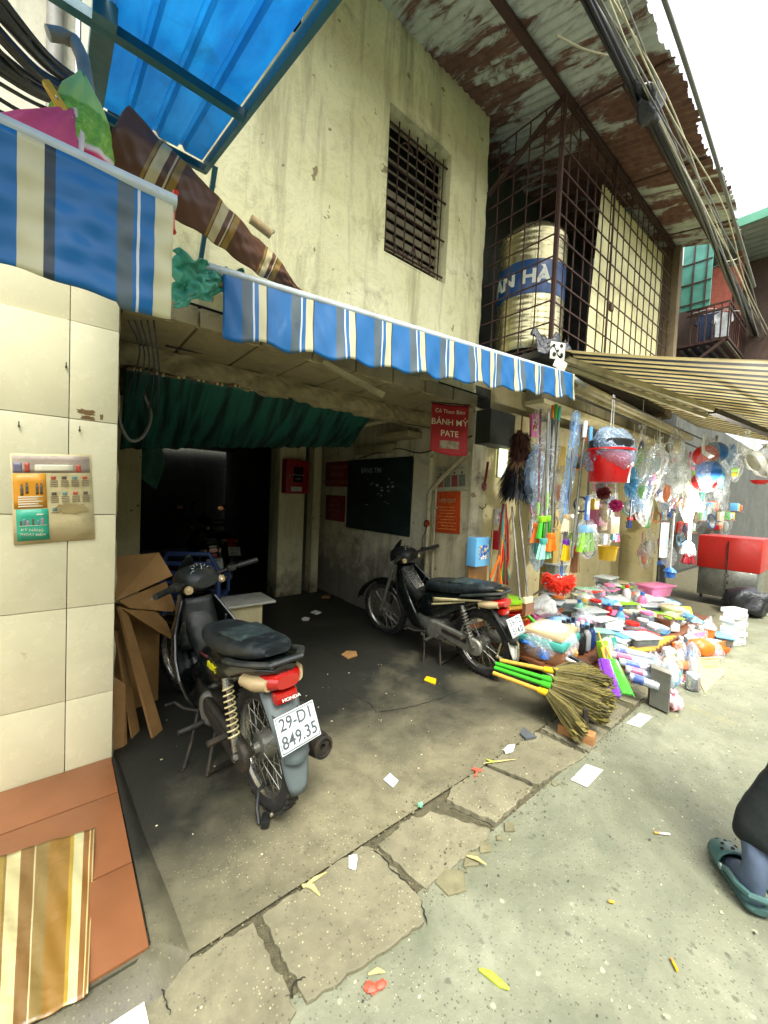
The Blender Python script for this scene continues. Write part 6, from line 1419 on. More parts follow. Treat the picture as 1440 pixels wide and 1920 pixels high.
# standing metal racks
for i in range(11):
    p = onz(1226+3.4*i, 1322+1.6*i, .0); t = T('grill_rack', ('metal grill rack standing upright, %s from the left of the row of racks' % ('first','second','third','fourth','fifth','sixth','seventh','eighth','ninth','tenth','eleventh')[i]), 'rack', (p.x, p.y+.03, .012), rot=(R(-4), 0, R(-68)), group='row of upright metal racks')
    fr_ = MB().box((0,0,.005), (.009,.12,.01)).box((0,0,.255), (.009,.12,.01)).box((0,-.058,.13), (.009,.006,.26)).box((0,.058,.13), (.009,.006,.26)); fr_.build('frame', M_ALU, t)
    bars_ = MB()
    for q in range(9): bars_.cyl((0,-.05+.0125*q,.01), (0,-.05+.0125*q,.25), .0022, n=4, caps=False)
    o = bars_.build('wires', M_ALU, t); o['kind'] = 'stuff'
p = onz(1280, 1338, .0); filmbag('pink knotted plastic bag slumped on the road', (p.x, p.y+.06, .055), (.075,.065,.062), film('pink_film', (.85,.45,.50), .22, crinkle=.8), 51, noise=.3, inner=[((0,0,-.02),(.06,.05,.04),'maroon')])
p = onz(1262, 1300, .0); filmbag('tall clear bag of trays beside the metal racks', (p.x+.05, p.y+.03, .14), (.085,.07,.15), CLEAR, 52, knot=False, inner=[((0,0,-.02),(.06,.05,.11),'clear'),((.02,-.04,.0),(.03,.02,.03),'teal')])
p = onz(1300, 1285, .0); filmbag('second tall clear bag leaning right of the tray bag', (p.x+.05, p.y+.02, .13), (.06,.05,.15), CLEARG, 53, knot=False, inner=[((0,0,-.02),(.04,.03,.11),'white')])
p = onz(1302, 1262, .0); filmbag('blue tinted plastic bag beside the melon basket', (p.x+.08, p.y+.05, .11), (.06,.05,.12), CLEARB, 54, knot=False, inner=[((0,0,0),(.04,.03,.06),'blue')])
# basket with orange melon
p = onz(1332, 1250, .0); t = T('basket', 'white slatted basket on the road under the orange melon', 'basket', (p.x, p.y+.08, .004), rz=R(-30))
sl_ = MB()
for z in (.01, .03, .05, .07): sl_.loft([[Vector((q*sx*.13, q*sy*.09, zz)) for sx, sy in ((-1,-1),(1,-1),(1,1),(-1,1))] for zz, q in ((z,.82+z*1.6),(z+.012,.84+z*1.6))], caps=False)
sl_.build('weave', pl('cream'), t, smooth=0, solid=.004); MB().box((0,0,.006), (.2,.14,.008)).build('base', pl('cream'), t)
MB().tube([(-.125,-.088,.088),(.125,-.088,.088),(.125,.088,.088),(-.125,.088,.088)], .006, 6, closed=True).build('rim', pl('cream'), t)
ml = T('melon', 'big ripe orange melon resting in the white basket', 'melon', (p.x, p.y+.08, .145), rz=R(-25)); MB().blob((0,0,0), (.125,.095,.085), 4, .03, 3).build('fruit', pm('melon_orange', 'd0691a', .4, var=.3, scale=5, bump=.08, dirt='8f7a1c', dirtamt=.4), ml, angle=180); MB().cyl((-.115,0,.02),(-.14,0,.03), .008, n=6).build('stem', M_STRAW, ml)
cd_ = MB().poly([onz(1300,1250,.003), onz(1322,1300,.003), onz(1360,1262,.003), onz(1345,1240,.003)], (0,0,.003)).build('card_sheet', pm('straw_card', 'c0ad74', .8, var=.15), smooth=0); tag(cd_, 'buff card sheet on the road under the melon basket', 'card')
for i in range(8):
    p = onz(1392, 1212, .0); carton('white paper box in the leaning stack at the stall end, %s from the bottom' % ('lowest','second','third','fourth','fifth','sixth','seventh','topmost')[i], (p.x+.01*math.sin(i*2), p.y+.08+.012*math.sin(i*3), .006+.047*i), (.20,.13,.044), 'white', rot=(0,0,R(-20+6*math.sin(i*2.3))), group='stack of white paper boxes', label_col='grey' if i % 3 == 0 else None)
# random small goods, row by row
ORD = ('first','second','third','fourth','fifth','sixth','seventh','eighth','ninth','tenth','eleventh','twelfth')
items = []
r_ = random.Random(17)
rows = [('row at the road edge', .86, 3.55, 5.4, 15, .012), ('second row', 1.04, 3.42, 5.5, 22, .02), ('third row', 1.22, 3.40, 5.45, 28, .22), ('fourth row', 1.42, 3.48, 5.5, 28, .26), ('fifth row', 1.62, 3.40, 5.6, 26, .30), ('back row of the stall', 1.85, 3.25, 5.7, 26, .36)]
kinds = ['jar','bowl','tub','carton','tub','flatpack','jar','tub','bowl','wrapped','wrapped','flatpack','bottle']
for (rn, y, x0, x1, n, z) in rows:
    for i in range(n):
        x = x0+(x1-x0)*(i+.5)/n+r_.uniform(-.04,.04); yy = y+r_.uniform(-.09,.09); k = r_.choice(kinds); col = r_.choice(['pink','white','clear','red','sky','cream','orange','lime','sky','white','white','cream','pink','clear','clear','white','mint','yellow','white','clear'])
        if y < 1.1 and 4.15 < x < 4.75: continue
        items.append([rn, x, yy, z, k, col])
cnt = {}
for it in sorted(items, key=lambda q: (q[0], q[1])):
    rn, x, y, z, k, col = it; key = (rn, k, col); cnt[key] = cnt.get(key, 0)+1; it.append(cnt[key]-1)
for (rn, x, y, z, k, col, idx) in sorted(items, key=lambda q: (q[0], q[1])):
    tot = cnt[(rn, k, col)]; pos = '' if tot == 1 else ', %s from left' % ORD[idx]; gp = 'small goods spread on the stall'
    sc_ = r_.uniform(1.0, 1.5); rot = (R(r_.uniform(-8,8)), R(r_.uniform(-8,8)), r_.uniform(-1,1)); cname = 'clear' if col == 'clear' else col
    if k == 'jar': jar('see-through jar with %s lid in the %s%s' % (cname, rn, pos), (x,y,z), .045*sc_, .11*sc_, col, gp, mat=M_CLRP)
    elif k == 'bowl': bowl('%s round bowl in the %s%s' % (cname, rn, pos), (x,y,z), .07*sc_, .055*sc_, col, gp, rot=rot, mat=M_CLRP if col == 'clear' else None)
    elif k == 'cup': bucket('%s plastic cup in the %s%s' % (cname, rn, pos), (x,y,z), .04*sc_, .09*sc_, col, gp, handle=False, name='cup')
    elif k == 'tub': tub('lidded food box with %s lid in the %s%s' % (cname, rn, pos), (x,y,z), (.17*sc_,.11*sc_,.075*sc_), col, gp, rot=(0,0,rot[2]), fill=r_.choice([None,'pink','white','orange','lime']))
    elif k == 'carton': carton('%s carton in the %s%s' % (cname, rn, pos), (x,y,z), (.12*sc_,.08*sc_,.06*sc_), col if col != 'clear' else 'grey', gp, rot=(0,0,rot[2]), label_col=r_.choice(['white','blue','red','yellow']))
    elif k == 'flatpack': carton('flat %s packet tilted in the %s%s' % (cname, rn, pos), (x,y,z), (.11*sc_,.16*sc_,.018), col if col != 'clear' else 'white', gp, rot=(R(r_.uniform(15,60)),0,rot[2]), name='packet', label_col=r_.choice(['white','blue','red','yellow','green']))
    elif k == 'bottle': bottle('%s bottle in the %s%s' % (cname, rn, pos), (x,y,z), .03*sc_, .15*sc_, col, r_.choice(['white','red','blue']), gp)
    else: filmbag('crinkled see-through bag with %s goods in the %s%s' % (cname, rn, pos), (x,y,z+.06), (.085*sc_,.07*sc_,.06*sc_), CLEAR, int(x*100), knot=False, inner=[((0,0,-.01),(.06*sc_,.05*sc_,.035*sc_),col)], group=gp)
# taller packs lined up along the front edge of the table
for i in range(17):
    x = 3.62+.118*i; kx = ('clear bag','carton','bottle','clear bag','tin')[i % 5]; cl = ['white','sky','cream','pink','lime','white','orange','clear'][i % 8]; lb = '%s %s standing before the table edge, %s from the left' % (cl, kx, (ORD+('thirteenth','fourteenth','fifteenth','sixteenth','seventeenth'))[i]); y_ = .985+.03*math.sin(i*2.1)
    if kx == 'clear bag': filmbag(lb, (x, y_, .12), (.062,.05,.12), CLEAR, 200+i, knot=i % 2 == 0, inner=[((0,0,-.02),(.045,.035,.085),cl)], group='tall packs before the table edge')
    elif kx == 'carton': carton(lb, (x, y_, .012), (.10,.06,.19), cl, 'tall packs before the table edge', rot=(R(-6),0,R(10*math.sin(i))), label_col=('blue','red','green')[i % 3])
    elif kx == 'bottle': bottle(lb, (x, y_, .012), .04, .22, cl, 'white', 'tall packs before the table edge')
    else: bucket(lb, (x, y_, .012), .05, .17, cl, 'tall packs before the table edge', handle=False, lid='white', name='tin')
# larger landmarks in the display
tub('long pink lidded case in clear wrap at the far end of the table', (5.55, 1.55, .36), (.40,.22,.12), 'pink', rot=(0,0,R(-15)), mat=pl('pink'))
tub('pale lilac lidded food box behind the pink case', (5.15, 1.95, .42), (.26,.18,.12), 'clear')
for i in range(4): tub('clear storage box on the back wall shelf, %s from the bottom of its stack' % ORD[i], (4.0+.01*i, 2.02, .38+.10*i), (.22,.16,.095), 'clear', group='stack of clear storage boxes')
tray = T('wooden_tray', 'woven brown tray of packets by the white paper boxes', 'tray', (5.15, .98, .01), rz=R(-12)); MB().box((0,0,.01), (.42,.26,.02)).box((0,-.125,.045), (.42,.012,.06)).box((0,.125,.045), (.42,.012,.06)).box((-.205,0,.045), (.012,.24,.06)).box((.205,0,.045), (.012,.24,.06)).build('tray_body', M_WOOD, tray)
tub('pink and white food box standing before the wooden tray', (4.78, .90, .012), (.14,.10,.10), 'white', mat=pl('pink'))
bucket('stacked white ceramic pots on the table end', (4.95, 1.22, .24), .10, .14, 'cream', lid='cream', handle=False, name='pot')
bowl('glass bowl of brown snacks near the pots', (4.6, 1.2, .24), .10, .10, 'brown')
cleav = T('knife_card', 'cleaver pack in yellow and blue card standing on the table', 'packet', (3.12, 1.14, .30), rot=(R(-20),0,R(25))); MB().poly([(-.06,0,0),(.05,0,-.02),(.06,0,.14),(-.02,0,.20)], (0,.006,0)).build('card', pl('yellow'), cleav); MB().poly([(-.05,-.002,.01),(.03,-.002,0),(.02,-.002,.10)], (0,-.002,0)).build('print', pl('blue'), cleav)
for i in range(3): carton(('lime','white','teal')[i]+' boxed kitchen gadget standing between the flasks and the rolls', (3.2+.1*i, 1.18, .24), (.07,.05,.14), ('lime','white','teal')[i], rot=(R(-15),0,R(20*i-10)), label_col='yellow')
for i in range(7): pole('bamboo chopstick bundle lying on the front of the table, %s from the left' % ORD[i], (3.42+.09*i, 1.16, .25), (3.75+.09*i, 1.02, .255), .012, M_STRAW, name='chopstick_bundle', group='chopstick bundles')
# red food cart far right
c0 = onx(1305, 1118, 8.0); ct = T('food_cart', 'red boxed stainless food cart standing at the far right of the stall', 'cart', (8.0, .95, 0))
zt = onx(1312, 1062, 8.0).z; zr = onx(1318, 1003, 8.0).z; Yw = c0.y-.95
MB().cbox((.35, Yw/2, (zt+.06)/2), (.7, Yw, zt-.06), .015).build('steel_cabinet', pm('dull_stainless', '8f928a', .32, metal=.8, var=.3, scale=4, bump=.15, dirt='4a4a40', dirtamt=.4), ct)
MB().cbox((.35, Yw*.5, (zt+zr)/2), (.74, Yw*1.06, zr-zt), .015).build('red_box', pm('cart_red', 'b01f14', .4, var=.15, scale=4, dirt='5a120c'), ct)
MB().box((-.03, Yw*.5, zt+.2), (.012, .012, zr-zt-.02)).build('seam', M_IRON, ct)
for sy in (.05, Yw-.05): MB().cyl((.05, sy, 0), (.05, sy, .25), .02, n=8).build('leg', M_IRON, ct)
ch = MB()
for i in range(14): ch.torus((-.015, Yw*.5+.006*(i % 2), zt+.25-.055*i), (0,1,0) if i % 2 else (1,0,0), .022, .005, 10, 5)
o = ch.build('chain', M_IRON, ct); o['kind'] = 'stuff'
crumple('rubbish_bag', 'black rubbish bag slumped beside the food cart', 'rubbish bag', (7.3, .95, .17), (.28,.24,.2), M_BTARP, 8, noise=.3)
# dark shops beyond
fs = thing('building', 'dim shop interiors further along the street beyond the food cart', 'building')
MB().box((24, 2.7, 1.8), (35.5, .1, 3.6)).build('back_wall', M_DARKW, fs)
MB().cbox((7.3, 2.3, .5), (1.0, .5, 1.0), .02).build('shade_block', room_dark, fs)  # black box added to stand in for the shade behind the goods
MB().box((6.75, 2.15, 1.3), (.14, .5, 2.6)).build('dividing_wall', M_CREAMW, fs)
for i in range(9):
    MB().cbox((7.4+i*1.0, 2.45, .9+.5*(i % 3)*.5), (.8, .3, .03), .005).build('shelf', M_WOODD, fs)
    for q in range(4): MB().cbox((7.12+i*1.0+q*.19, 2.42, 1.02+.25*(i % 3)), (.15, .18, .2+.05*math.sin(q*5+i)), .01).build('shelf_goods', pl(['red','yellow','sky','white','green','orange'][(i*4+q*5) % 6]), fs)
# ---------------------------------------------------------------- more stock hung along the back of the stall
r_ = random.Random(61)
M_WIRE = pm('tin_wire', '9a9c94', .35, metal=.8, var=.2)
hang = []
for i in range(46):
    hang.append((1112+r_.uniform(0, 205), 905+r_.uniform(0, 150), 1.55+r_.uniform(-.12, .45)))
for i in range(44):
    hang.append((1000+r_.uniform(0, 330), 800+r_.uniform(0, 190), 1.85+r_.uniform(-.2, .35)))
for i in range(30):
    hang.append((1300+r_.uniform(0, 135), 835+r_.uniform(0, 150), 1.05+r_.uniform(-.1, .5)))
for i in range(22):
    hang.append((985+r_.uniform(0, 130), 930+r_.uniform(0, 110), 2.02+r_.uniform(-.1, .2)))
for i in range(26):
    hang.append((1180+r_.uniform(0, 240), 810+r_.uniform(0, 130), 1.35+r_.uniform(-.25, .3)))
hang.sort()
kk = {}
for (px, py, Y) in hang:
    p, m_ = at(px, py, Y)
    if p.z > 2.15 or p.x > 7.6 or p.z < .75: continue
    k = r_.choice(['sieve','packet','brush','wrap','ladle','wrap','packet','hose','wrap','wrap'])
    col = r_.choice(['white','sky','grey','cream','maroon','lime','teal','navy','pink','orange','beige','clear','white','clear'])
    c2 = (k, col); kk[c2] = kk.get(c2, 0)+1; nth = ('' if kk[c2] == 1 else ', %s from the left' % (ORD+('thirteenth','fourteenth','fifteenth','sixteenth','seventeenth','eighteenth'))[kk[c2]-1]); gp = 'stock hung along the back of the stall'
    if k == 'sieve':
        t = T('sieve', 'wire sieve with %s rim hung at the stall back%s' % (col, nth), 'sieve', p, rot=(R(80), 0, R(r_.uniform(-60, 0))), group=gp)
        MB().torus((0,0,0), (0,0,1), .08, .007, 24, 6).build('rim', pl(col), t); MB().lathe([(0,-.03),(.04,-.026),(.079,0)], n=20).build('mesh', M_WIRE, t); MB().cyl((.08,0,0), (.2,0,0), .007, n=6).build('handle', pl(col), t)
    elif k == 'packet':
        t = carton('%s hang-card packet at the back of the stall%s' % (col, nth), p, (r_.uniform(.07,.13), .025, r_.uniform(.12,.22)), col if col != 'clear' else 'white', gp, rot=(0, R(r_.uniform(-6,6)), R(r_.uniform(-25,10))), name='packet', label_col=r_.choice(['white','red','blue','yellow'])); string(t, .2, .45)
    elif k == 'brush':
        t = T('hand_brush', '%s hand brush hung at the back of the stall%s' % (col, nth), 'brush', p, group=gp); broom_head(t, .10, .11, col, r_.choice(['white','blue','red']), seed=int(px)); MB().cyl((0,0,0), (0,0,.22), .009, n=6).build('handle', pl(col), t)
    elif k == 'wrap':
        t = filmbag('clear wrapped bundle with %s goods hung at the back%s' % (col, nth), p, (r_.uniform(.08,.15), .07, r_.uniform(.12,.22)), r_.choice([CLEAR, CLEAR, CLEARB, CLEARG]), int(px*3), inner=[((0,0,-.02),(.05,.03,.08),col)], group=gp); string(t, .15, .4)
    elif k == 'ladle':
        t = T('scoop', '%s plastic scoop hung at the back of the stall%s' % (col, nth), 'scoop', p, group=gp); MB().tube([(0,0,.18),(0,.01,.08),(0,0,0)], .008, 6, flat=1.5).build('handle', pl(col), t); MB().lathe([(0,0),(.03,.0),(.045,.035),(.042,.036),(.028,.006),(0,.006)], (0,-.02,-.03), 16, (0,-.6,.8)).build('cup', pl(col), t)
    else:
        t = T('hose_coil', '%s coil of hose hung at the back of the stall%s' % (col, nth), 'hose', p, rot=(R(85), 0, R(-30)), group=gp)
        MB().tube([((.07+.004*math.sin(a*.7))*math.cos(a), (.07+.004*math.cos(a))*math.sin(a), .008*math.sin(a*.37)) for a in np.linspace(0, 8*PI, 90)], .006, 6).build('coil', pl(col), t)
# ================================================================== inside the passage
cg = 'flattened cardboard behind the tiled pillar'
def cardboard(label, P, th, name='cardboard_sheet'):
    P = [Vector(p) for p in P]; nrm = (P[1]-P[0]).cross(P[2]-P[0]).normalized(); t = thing(name, label, 'cardboard', P[0], group=cg)
    mb = MB(); L = [p-P[0] for p in P]; mb.poly(L, nrm*th); mb.build('board', M_CARD, t, smooth=0)
    e = MB(); k = len(L)
    for i in range(k):
        a, b = L[i], L[(i+1) % k]; m = max(2, int((b-a).length/.012))
        e.tube([a.lerp(b, q/m)+nrm*(th*.5+th*.35*(1 if q % 2 else -1)) for q in range(m+1)], .0012, 4)
    o = e.build('fluted_edge', M_CARD, t); o['kind'] = 'stuff'; return t
Yc_ = 2.62
cardboard('tall leaning cardboard sheet with curled foot behind the pillar', [ony(223,1137,2.58), ony(238,1141,2.62), ony(316,1404,2.46), ony(297,1421,2.40)], .014)
cardboard('second narrow cardboard sheet wedged by the pillar', [ony(218,1183,2.62), ony(228,1183,2.66), ony(270,1412,2.52), ony(255,1426,2.46)], .010)
cardboard('narrow cardboard sheet leaning nearest the pillar edge', [ony(212,1268,2.50), ony(235,1283,2.50), ony(239,1415,2.44), ony(232,1421,2.42), ony(212,1412,2.42)], .010)
cardboard('large brown cardboard flap on top of the cardboard pile', [ony(212,1044,2.86), ony(298,1036,2.80), ony(323,1079,2.70), ony(216,1127,2.60)], .010)
cardboard('folded pale cardboard box flap under the top flap', [ony(224,1127,2.61), ony(312,1090,2.74), ony(330,1140,2.72), ony(324,1147,2.70), ony(243,1140,2.60)], .012)
cardboard('torn cardboard strip hanging over the front wheel', [ony(231,1142,2.58), ony(292,1146,2.68), ony(312,1166,2.70), ony(328,1202,2.70), ony(300,1186,2.66)], .008)
cardboard('brown cardboard panel standing behind the leaning sheets', [ony(214,1130,2.78), ony(300,1150,2.86), ony(296,1330,2.86), ony(214,1380,2.78)], .008)
# blue plastic chair
t = thing('plastic_chair', 'dark blue plastic chair behind the parked motorbike', 'chair', (.98, 3.75, .012), rz=R(150))
bp = pm('dark_blue_plastic', '2a3f6e', .4, var=.15, scale=6)
MB().cbox((0,0,.42), (.42,.42,.03), .02).build('seat', bp, t)
MB().tube([(-.22,.2,.42),(-.23,.24,.70),(-.16,.26,.84),(.16,.26,.84),(.23,.24,.70),(.22,.2,.42)], .022, 8).build('back_frame', bp, t)
for i in range(4): MB().cbox((0,.25+.003*i,.52+.08*i), (.40,.015,.035), .008).build('back_slat', bp, t)
for sx in (-1, 1):
    MB().tube([(sx*.21,.2,.62),(sx*.25,0,.63),(sx*.23,-.18,.6),(sx*.22,-.2,.42)], .016, 8).build('arm', bp, t)
    for sy in (-1, 1): MB().cyl((sx*.2,sy*.19,.42), (sx*.23,sy*.23,0), .022, .018, n=8).build('leg', bp, t)
# small white cabinet board
t = thing('side_table', 'small cream cabinet with white top in the passage', 'cabinet', (1.30, 3.60, .012))
MB().cbox((0,0,.18), (.34,.28,.36), .008).build('cabinet_body', M_CREAMW, t); MB().cbox((.03,-.02,.375), (.48,.36,.022), .005).build('top_board', pm('white_board2', 'd2d2c2', .5), t)
# parked motorbikes deep inside
b3 = make_bike('dark motorbike deep in the passage with a visible number plate', (1.55, 5.2, .012), R(-8), R(-4), R(-10), ('29-P1', '411'), dict(mirrors=(-1,1), guard=M_BLKP))
b4 = make_bike('dark motorbike farthest inside the passage behind the other one', (1.95, 6.1, .012), R(6), R(4), R(0), ('30-H2', '18.71'), dict(mirrors=(-1,1), guard=M_BLKP))
tw = MB().sheet(lambda u, v: (.72+.33*u+.05*math.sin(v*4), 5.9+.04*math.sin(u*9), 1.95-(.35+.25*u)*v), 16, 10).build('hanging_cloth', pm('teal_cloth', '5fa08c', .8, var=.3, scale=6), solid=.003, angle=180); tag(tw, 'pale teal cloth hanging in the dark at the passage back', 'cloth')
# locks
def lock(label, loc, rot):
    t = thing('bike_lock', label, 'lock', loc, rot=rot, group='wheel locks'); return t
t = lock('black U-lock with steel bar lying at the rear wheel of the near motorbike', (onz(490,1545).x, onz(490,1545).y, .012), (0,0,0))
o = Vector((onz(490,1545).x, onz(490,1545).y, .012)); q = lambda px, py, z: onz(px, py, z+.012)-o
MB().tube([q(520,1470,.07), q(500,1465,.10), q(485,1482,.09), q(482,1515,.05), q(486,1545,.012)], .0085, 8).build('shackle', M_BLKP, t)
MB().cbox(q(498,1538,.02), (.035,.055,.035), .008, (0,0,R(-30))).build('lock_body', M_BLKP, t)
MB().cyl(q(505,1530,.025), q(530,1512,.035), .0095, n=10).build('bar', pm('bare_steel', 'b8b494', .3, metal=.8), t); MB().cyl(q(526,1515,.033), q(540,1505,.04), .013, n=10).build('bar_end', M_IRON, t)
t = lock('silver U-lock through the rear wheel of the motorbike by the stall', (2.63, 1.66, .012), (0,0,0)); o2 = Vector((2.63,1.66,.012)); qq = lambda px, py, X: onx(px, py, X)-o2
stl = pm('bare_steel', 'b8b494', .3, metal=.8)
MB().tube([qq(932,1232,2.55), qq(966,1246,2.56), qq(972,1230,2.58), qq(972,1208,2.6), qq(966,1200,2.62)], .009, 8).build('shackle', stl, t); MB().tube([qq(940,1206,2.55), qq(934,1224,2.55), qq(930,1232,2.55)], .008, 8).build('bar', stl, t)

# ================================================================== poster on the tiled pillar
po = thing('safety_poster', 'weathered fire safety poster with orange and green panels on the cream tiles', 'poster', (0, FY-.010, 0))
A, B_, C_, D_ = (ony(x, y, FY-.0105) for x, y in ((18,850),(170,853),(178,1010),(26,1022)))
O = Vector((0, FY-.010, 0))
def pq(u, v): return (A.lerp(B_, u)).lerp(D_.lerp(C_, u), v)-O
def panel(name, u0, u1, v0, v1, mat, d=.0): return MB().sheet(lambda u, v: pq(u0+(u1-u0)*u, v0+(v1-v0)*v)+Vector((0, -d, 0)), 4, 4).build(name, mat, po, solid=.0008)
M_PAP = pm('poster_paper', 'c9bb8a', .5, var=.15, scale=9, bump=.1, dirt='8a7a4c', dirtamt=.6)
panel('paper', 0, 1, 0, 1, M_PAP)
M_PRT = pm('poster_ink', '5e5440', .6, var=.3, bump=0); M_PWH = pm('poster_white', 'd9d3b4', .5, var=.1, bump=0)
panel('header_print', .02, .98, .02, .21, pm('poster_header', 'a99a88', .5, var=.35, scale=18, bump=0), .001); panel('title_strip', .28, .76, .12, .19, M_PWH, .002)
panel('red_extinguisher_print', .16, .22, .1, .205, pm('poster_red', 'b04a34', .5, bump=0), .002); panel('red_bell_print', .79, .86, .12, .205, pm('poster_red', 'b04a34', .5), .002)
panel('grey_town_print', .03, .13, .10, .205, pm('poster_grey', '7a7688', .5, var=.4, scale=30, bump=0), .002)
panel('orange_panel', .02, .41, .22, .605, pm('poster_orange', 'd08f1c', .45, var=.08, bump=0), .001); panel('green_panel', .04, .42, .615, .965, pm('poster_green', '2f9f7c', .45, var=.12, bump=0), .001)
for i in range(5): panel('text_line', .07, .36-.05*(i % 2), .47+.026*i, .484+.026*i, M_PWH, .002)
for (u, v) in ((.10,.36),(.16,.34),(.28,.35),(.33,.35)): panel('figure_print', u, u+.035, v, v+.10, M_PRT, .002); panel('figure_head', u+.008, u+.028, v-.025, v, pm('poster_brown', '7a4a30', .5, bump=0), .002)
panel('cloud_print', .28, .36, .67, .685, M_PWH, .002); panel('ground_print', .07, .40, .795, .80, M_PWH, .002)
for i, u in enumerate((.08,.12,.16,.22,.28,.33)): panel('figure_print', u, u+.022, .74-.02*(i % 2), .795, (M_PRT, pm('poster_grey', '7a7688', .5), pm('poster_pink', 'b8708a', .5, bump=0))[i % 3], .002)
text('KỸ NĂNG', .016, M_PWH, 'lettering', po, pq(.22, .85)+Vector((0,-.003,0)), (PI/2, R(2), 0), extrude=.0003); text('THOÁT HIỂM', .014, M_PWH, 'lettering', po, pq(.22, .90)+Vector((0,-.003,0)), (PI/2, R(2), 0), extrude=.0003)
for r0 in range(3):
    for c0_ in range(4):
        if r0 == 2 and c0_ > 1: continue
        u = .45+.135*c0_; v = .25+.18*r0; panel('picture_print', u+.02, u+.08, v, v+.035, (pm('poster_red', 'b04a34', .5), M_PRT, pm('poster_teal', '5f8a84', .5, bump=0))[(r0+c0_) % 3], .002)
        for k in range(4 if r0 < 2 else 1): panel('text_line', u+.005, u+.105, v+.05+.02*k, v+.056+.02*k, M_PRT, .002)
torn(0, 0, .12, .05, 77).build('stain', pm('poster_stain', '9a8a58', .7, var=.3, bump=0), po, loc=pq(.72, .62)+Vector((0, .004, 0)))

# ================================================================== doormat
mt = stripes('mat_stripes', [(0, hexc('6a4a1e')), (.10, hexc('a2966a')), (.13, hexc('6a4a1e')), (.165, hexc('7d6a2c')), (.30, hexc('6e5428')), (.32, hexc('a69e72')), (.42, hexc('654a24')), (.52, hexc('a89a72')), (.535, hexc('6c5a30')), (.63, hexc('73541e')), (.80, hexc('8f7626')), (.83, hexc('a6a278')), (.91, hexc('6e491e')), (.955, hexc('a69868')), (.968, hexc('6e491e')), (.985, hexc('a69868'))], rep=1.0, rough=.4, transl=0, grime=.3, gcol=(.14,.10,.03), wr=.5)
Ma, Mb, Mc, Md = onz(-75,1628,.062), onz(178,1552,.062), onz(165,1868,.062), onz(-95,1990,.062)
cut = 0
def matf(u, v):
    p = Ma.lerp(Mb, u).lerp(Md.lerp(Mc, u), v); p.z = .062+.0025*math.sin(u*13+v*9)+.002*math.sin(u*31-v*17)+(.006 if u > .97 else 0)*math.sin(v*8)
    return p
tag(MB().sheet(matf, 60, 40).build('doormat', mt, angle=180, solid=.003), 'brown and yellow striped plastic mat on the terracotta doorstep', 'mat')

# ================================================================== litter
def litter(name, label, cat, pts, h, mat, z=.003, group='litter on the ground', curl=0.0):
    P = [onz(x, y, z) for x, y in pts]; c = sum(P, Vector())/len(P); t = thing(name, label, cat, (c.x, c.y, z), group=group)
    mb = MB().poly([p-Vector((c.x, c.y, z)) for p in P], (0, 0, h)); mb.build('scrap', mat, t, smooth=0); return t
M_PAPER = pm('white_paper', 'd6d6cc', .7, var=.06, scale=10, bump=.1, dirt='a8a694', dirtamt=.3)
t = litter('paper_sheet', 'white printed sheet on the road before the pavement joint', 'paper', [(1070,1462),(1099,1433),(1131,1444),(1101,1476)], .0015, M_PAPER)
t = litter('paper_sheet', 'white printed sheet on the road nearer the stall', 'paper', [(1174,1356),(1199,1337),(1223,1344),(1200,1364)], .0015, M_PAPER)
litter('card', 'pale blue printed card on the passage floor', 'card', [(719,1462),(731,1450),(747,1464),(737,1477)], .002, pm('pale_blue_card', 'c2d2d4', .5, var=.08), z=.016)
litter('paper_scrap', 'folded white paper scrap on the slab joint', 'paper', [(654,1606),(669,1603),(670,1612),(667,1632),(654,1628)], .004, M_PAPER, z=.018)
litter('paper_scrap', 'white paper corner at the bottom left by the doorstep', 'paper', [(195,1925),(245,1882),(270,1880),(280,1925)], .003, M_PAPER, z=.014)
litter('wrapper', 'yellow and white wrapper on the dark floor by the motorbike', 'wrapper', [(795,1276),(800,1269),(818,1274),(816,1284)], .006, py_, z=.016)
litter('cardboard_scrap', 'torn tan carton scrap in the middle of the passage floor', 'scrap', [(640,1228),(650,1221),(668,1222),(670,1230),(652,1236)], .006, M_CARD, z=.016)
litter('paper_scrap', 'round white scrap on the dark passage floor', 'paper', [(565,1160),(572,1157),(581,1159),(578,1164),(568,1164)], .003, M_PAPER, z=.016)
litter('paper_scrap', 'crumpled white scrap behind the round scrap in the passage', 'paper', [(582,1149),(592,1145),(602,1149),(594,1153)], .008, M_PAPER, z=.016)
litter('cardboard_scrap', 'small brown scrap at the foot of the far column', 'scrap', [(603,1118),(620,1116),(618,1122),(604,1123)], .006, M_CARD, z=.016)
t = thing('petals', 'crumpled red petals on the road near the slab edge', 'petal', onz(704, 1850, .003)); 
for i, (dx, dy) in enumerate(((-.018,.006),(.012,-.010),(-.012,-.004))): MB().blob((dx,dy,.006), (.016,.012,.007), 2, .5, i).build('petal', pm('coral_petal', 'd2523c', .6, var=.2), t)
t = thing('green_wrapper', 'mint green twist of foil in the drain gap', 'wrapper', onz(788, 1512, .014)); MB().blob((0,0,.008), (.014,.010,.010), 2, .6, 3).build('foil', pm('mint_foil', '7fcf9c', .35, var=.4, scale=60), t)
def twig(label, pts, r, mat, z=.016, name='leaf_strip'):
    P = [onz(x, y, z) for x, y in pts]; t = thing(name, label, 'leaf', P[0], group='dry leaves and stalks'); MB().tube([p-P[0]+Vector((0,0,.002+.003*(i % 2))) for i, p in enumerate(P)], [r*.4]+[r]*(len(P)-2)+[r*.3], 5, flat=2.2).build('blade', mat, t); return t
M_DRY = pm('dry_leaf', 'b7a86a', .7, var=.3, scale=30); M_GLEAF = pm('green_leaf', '9fb03a', .6, var=.25, scale=30)
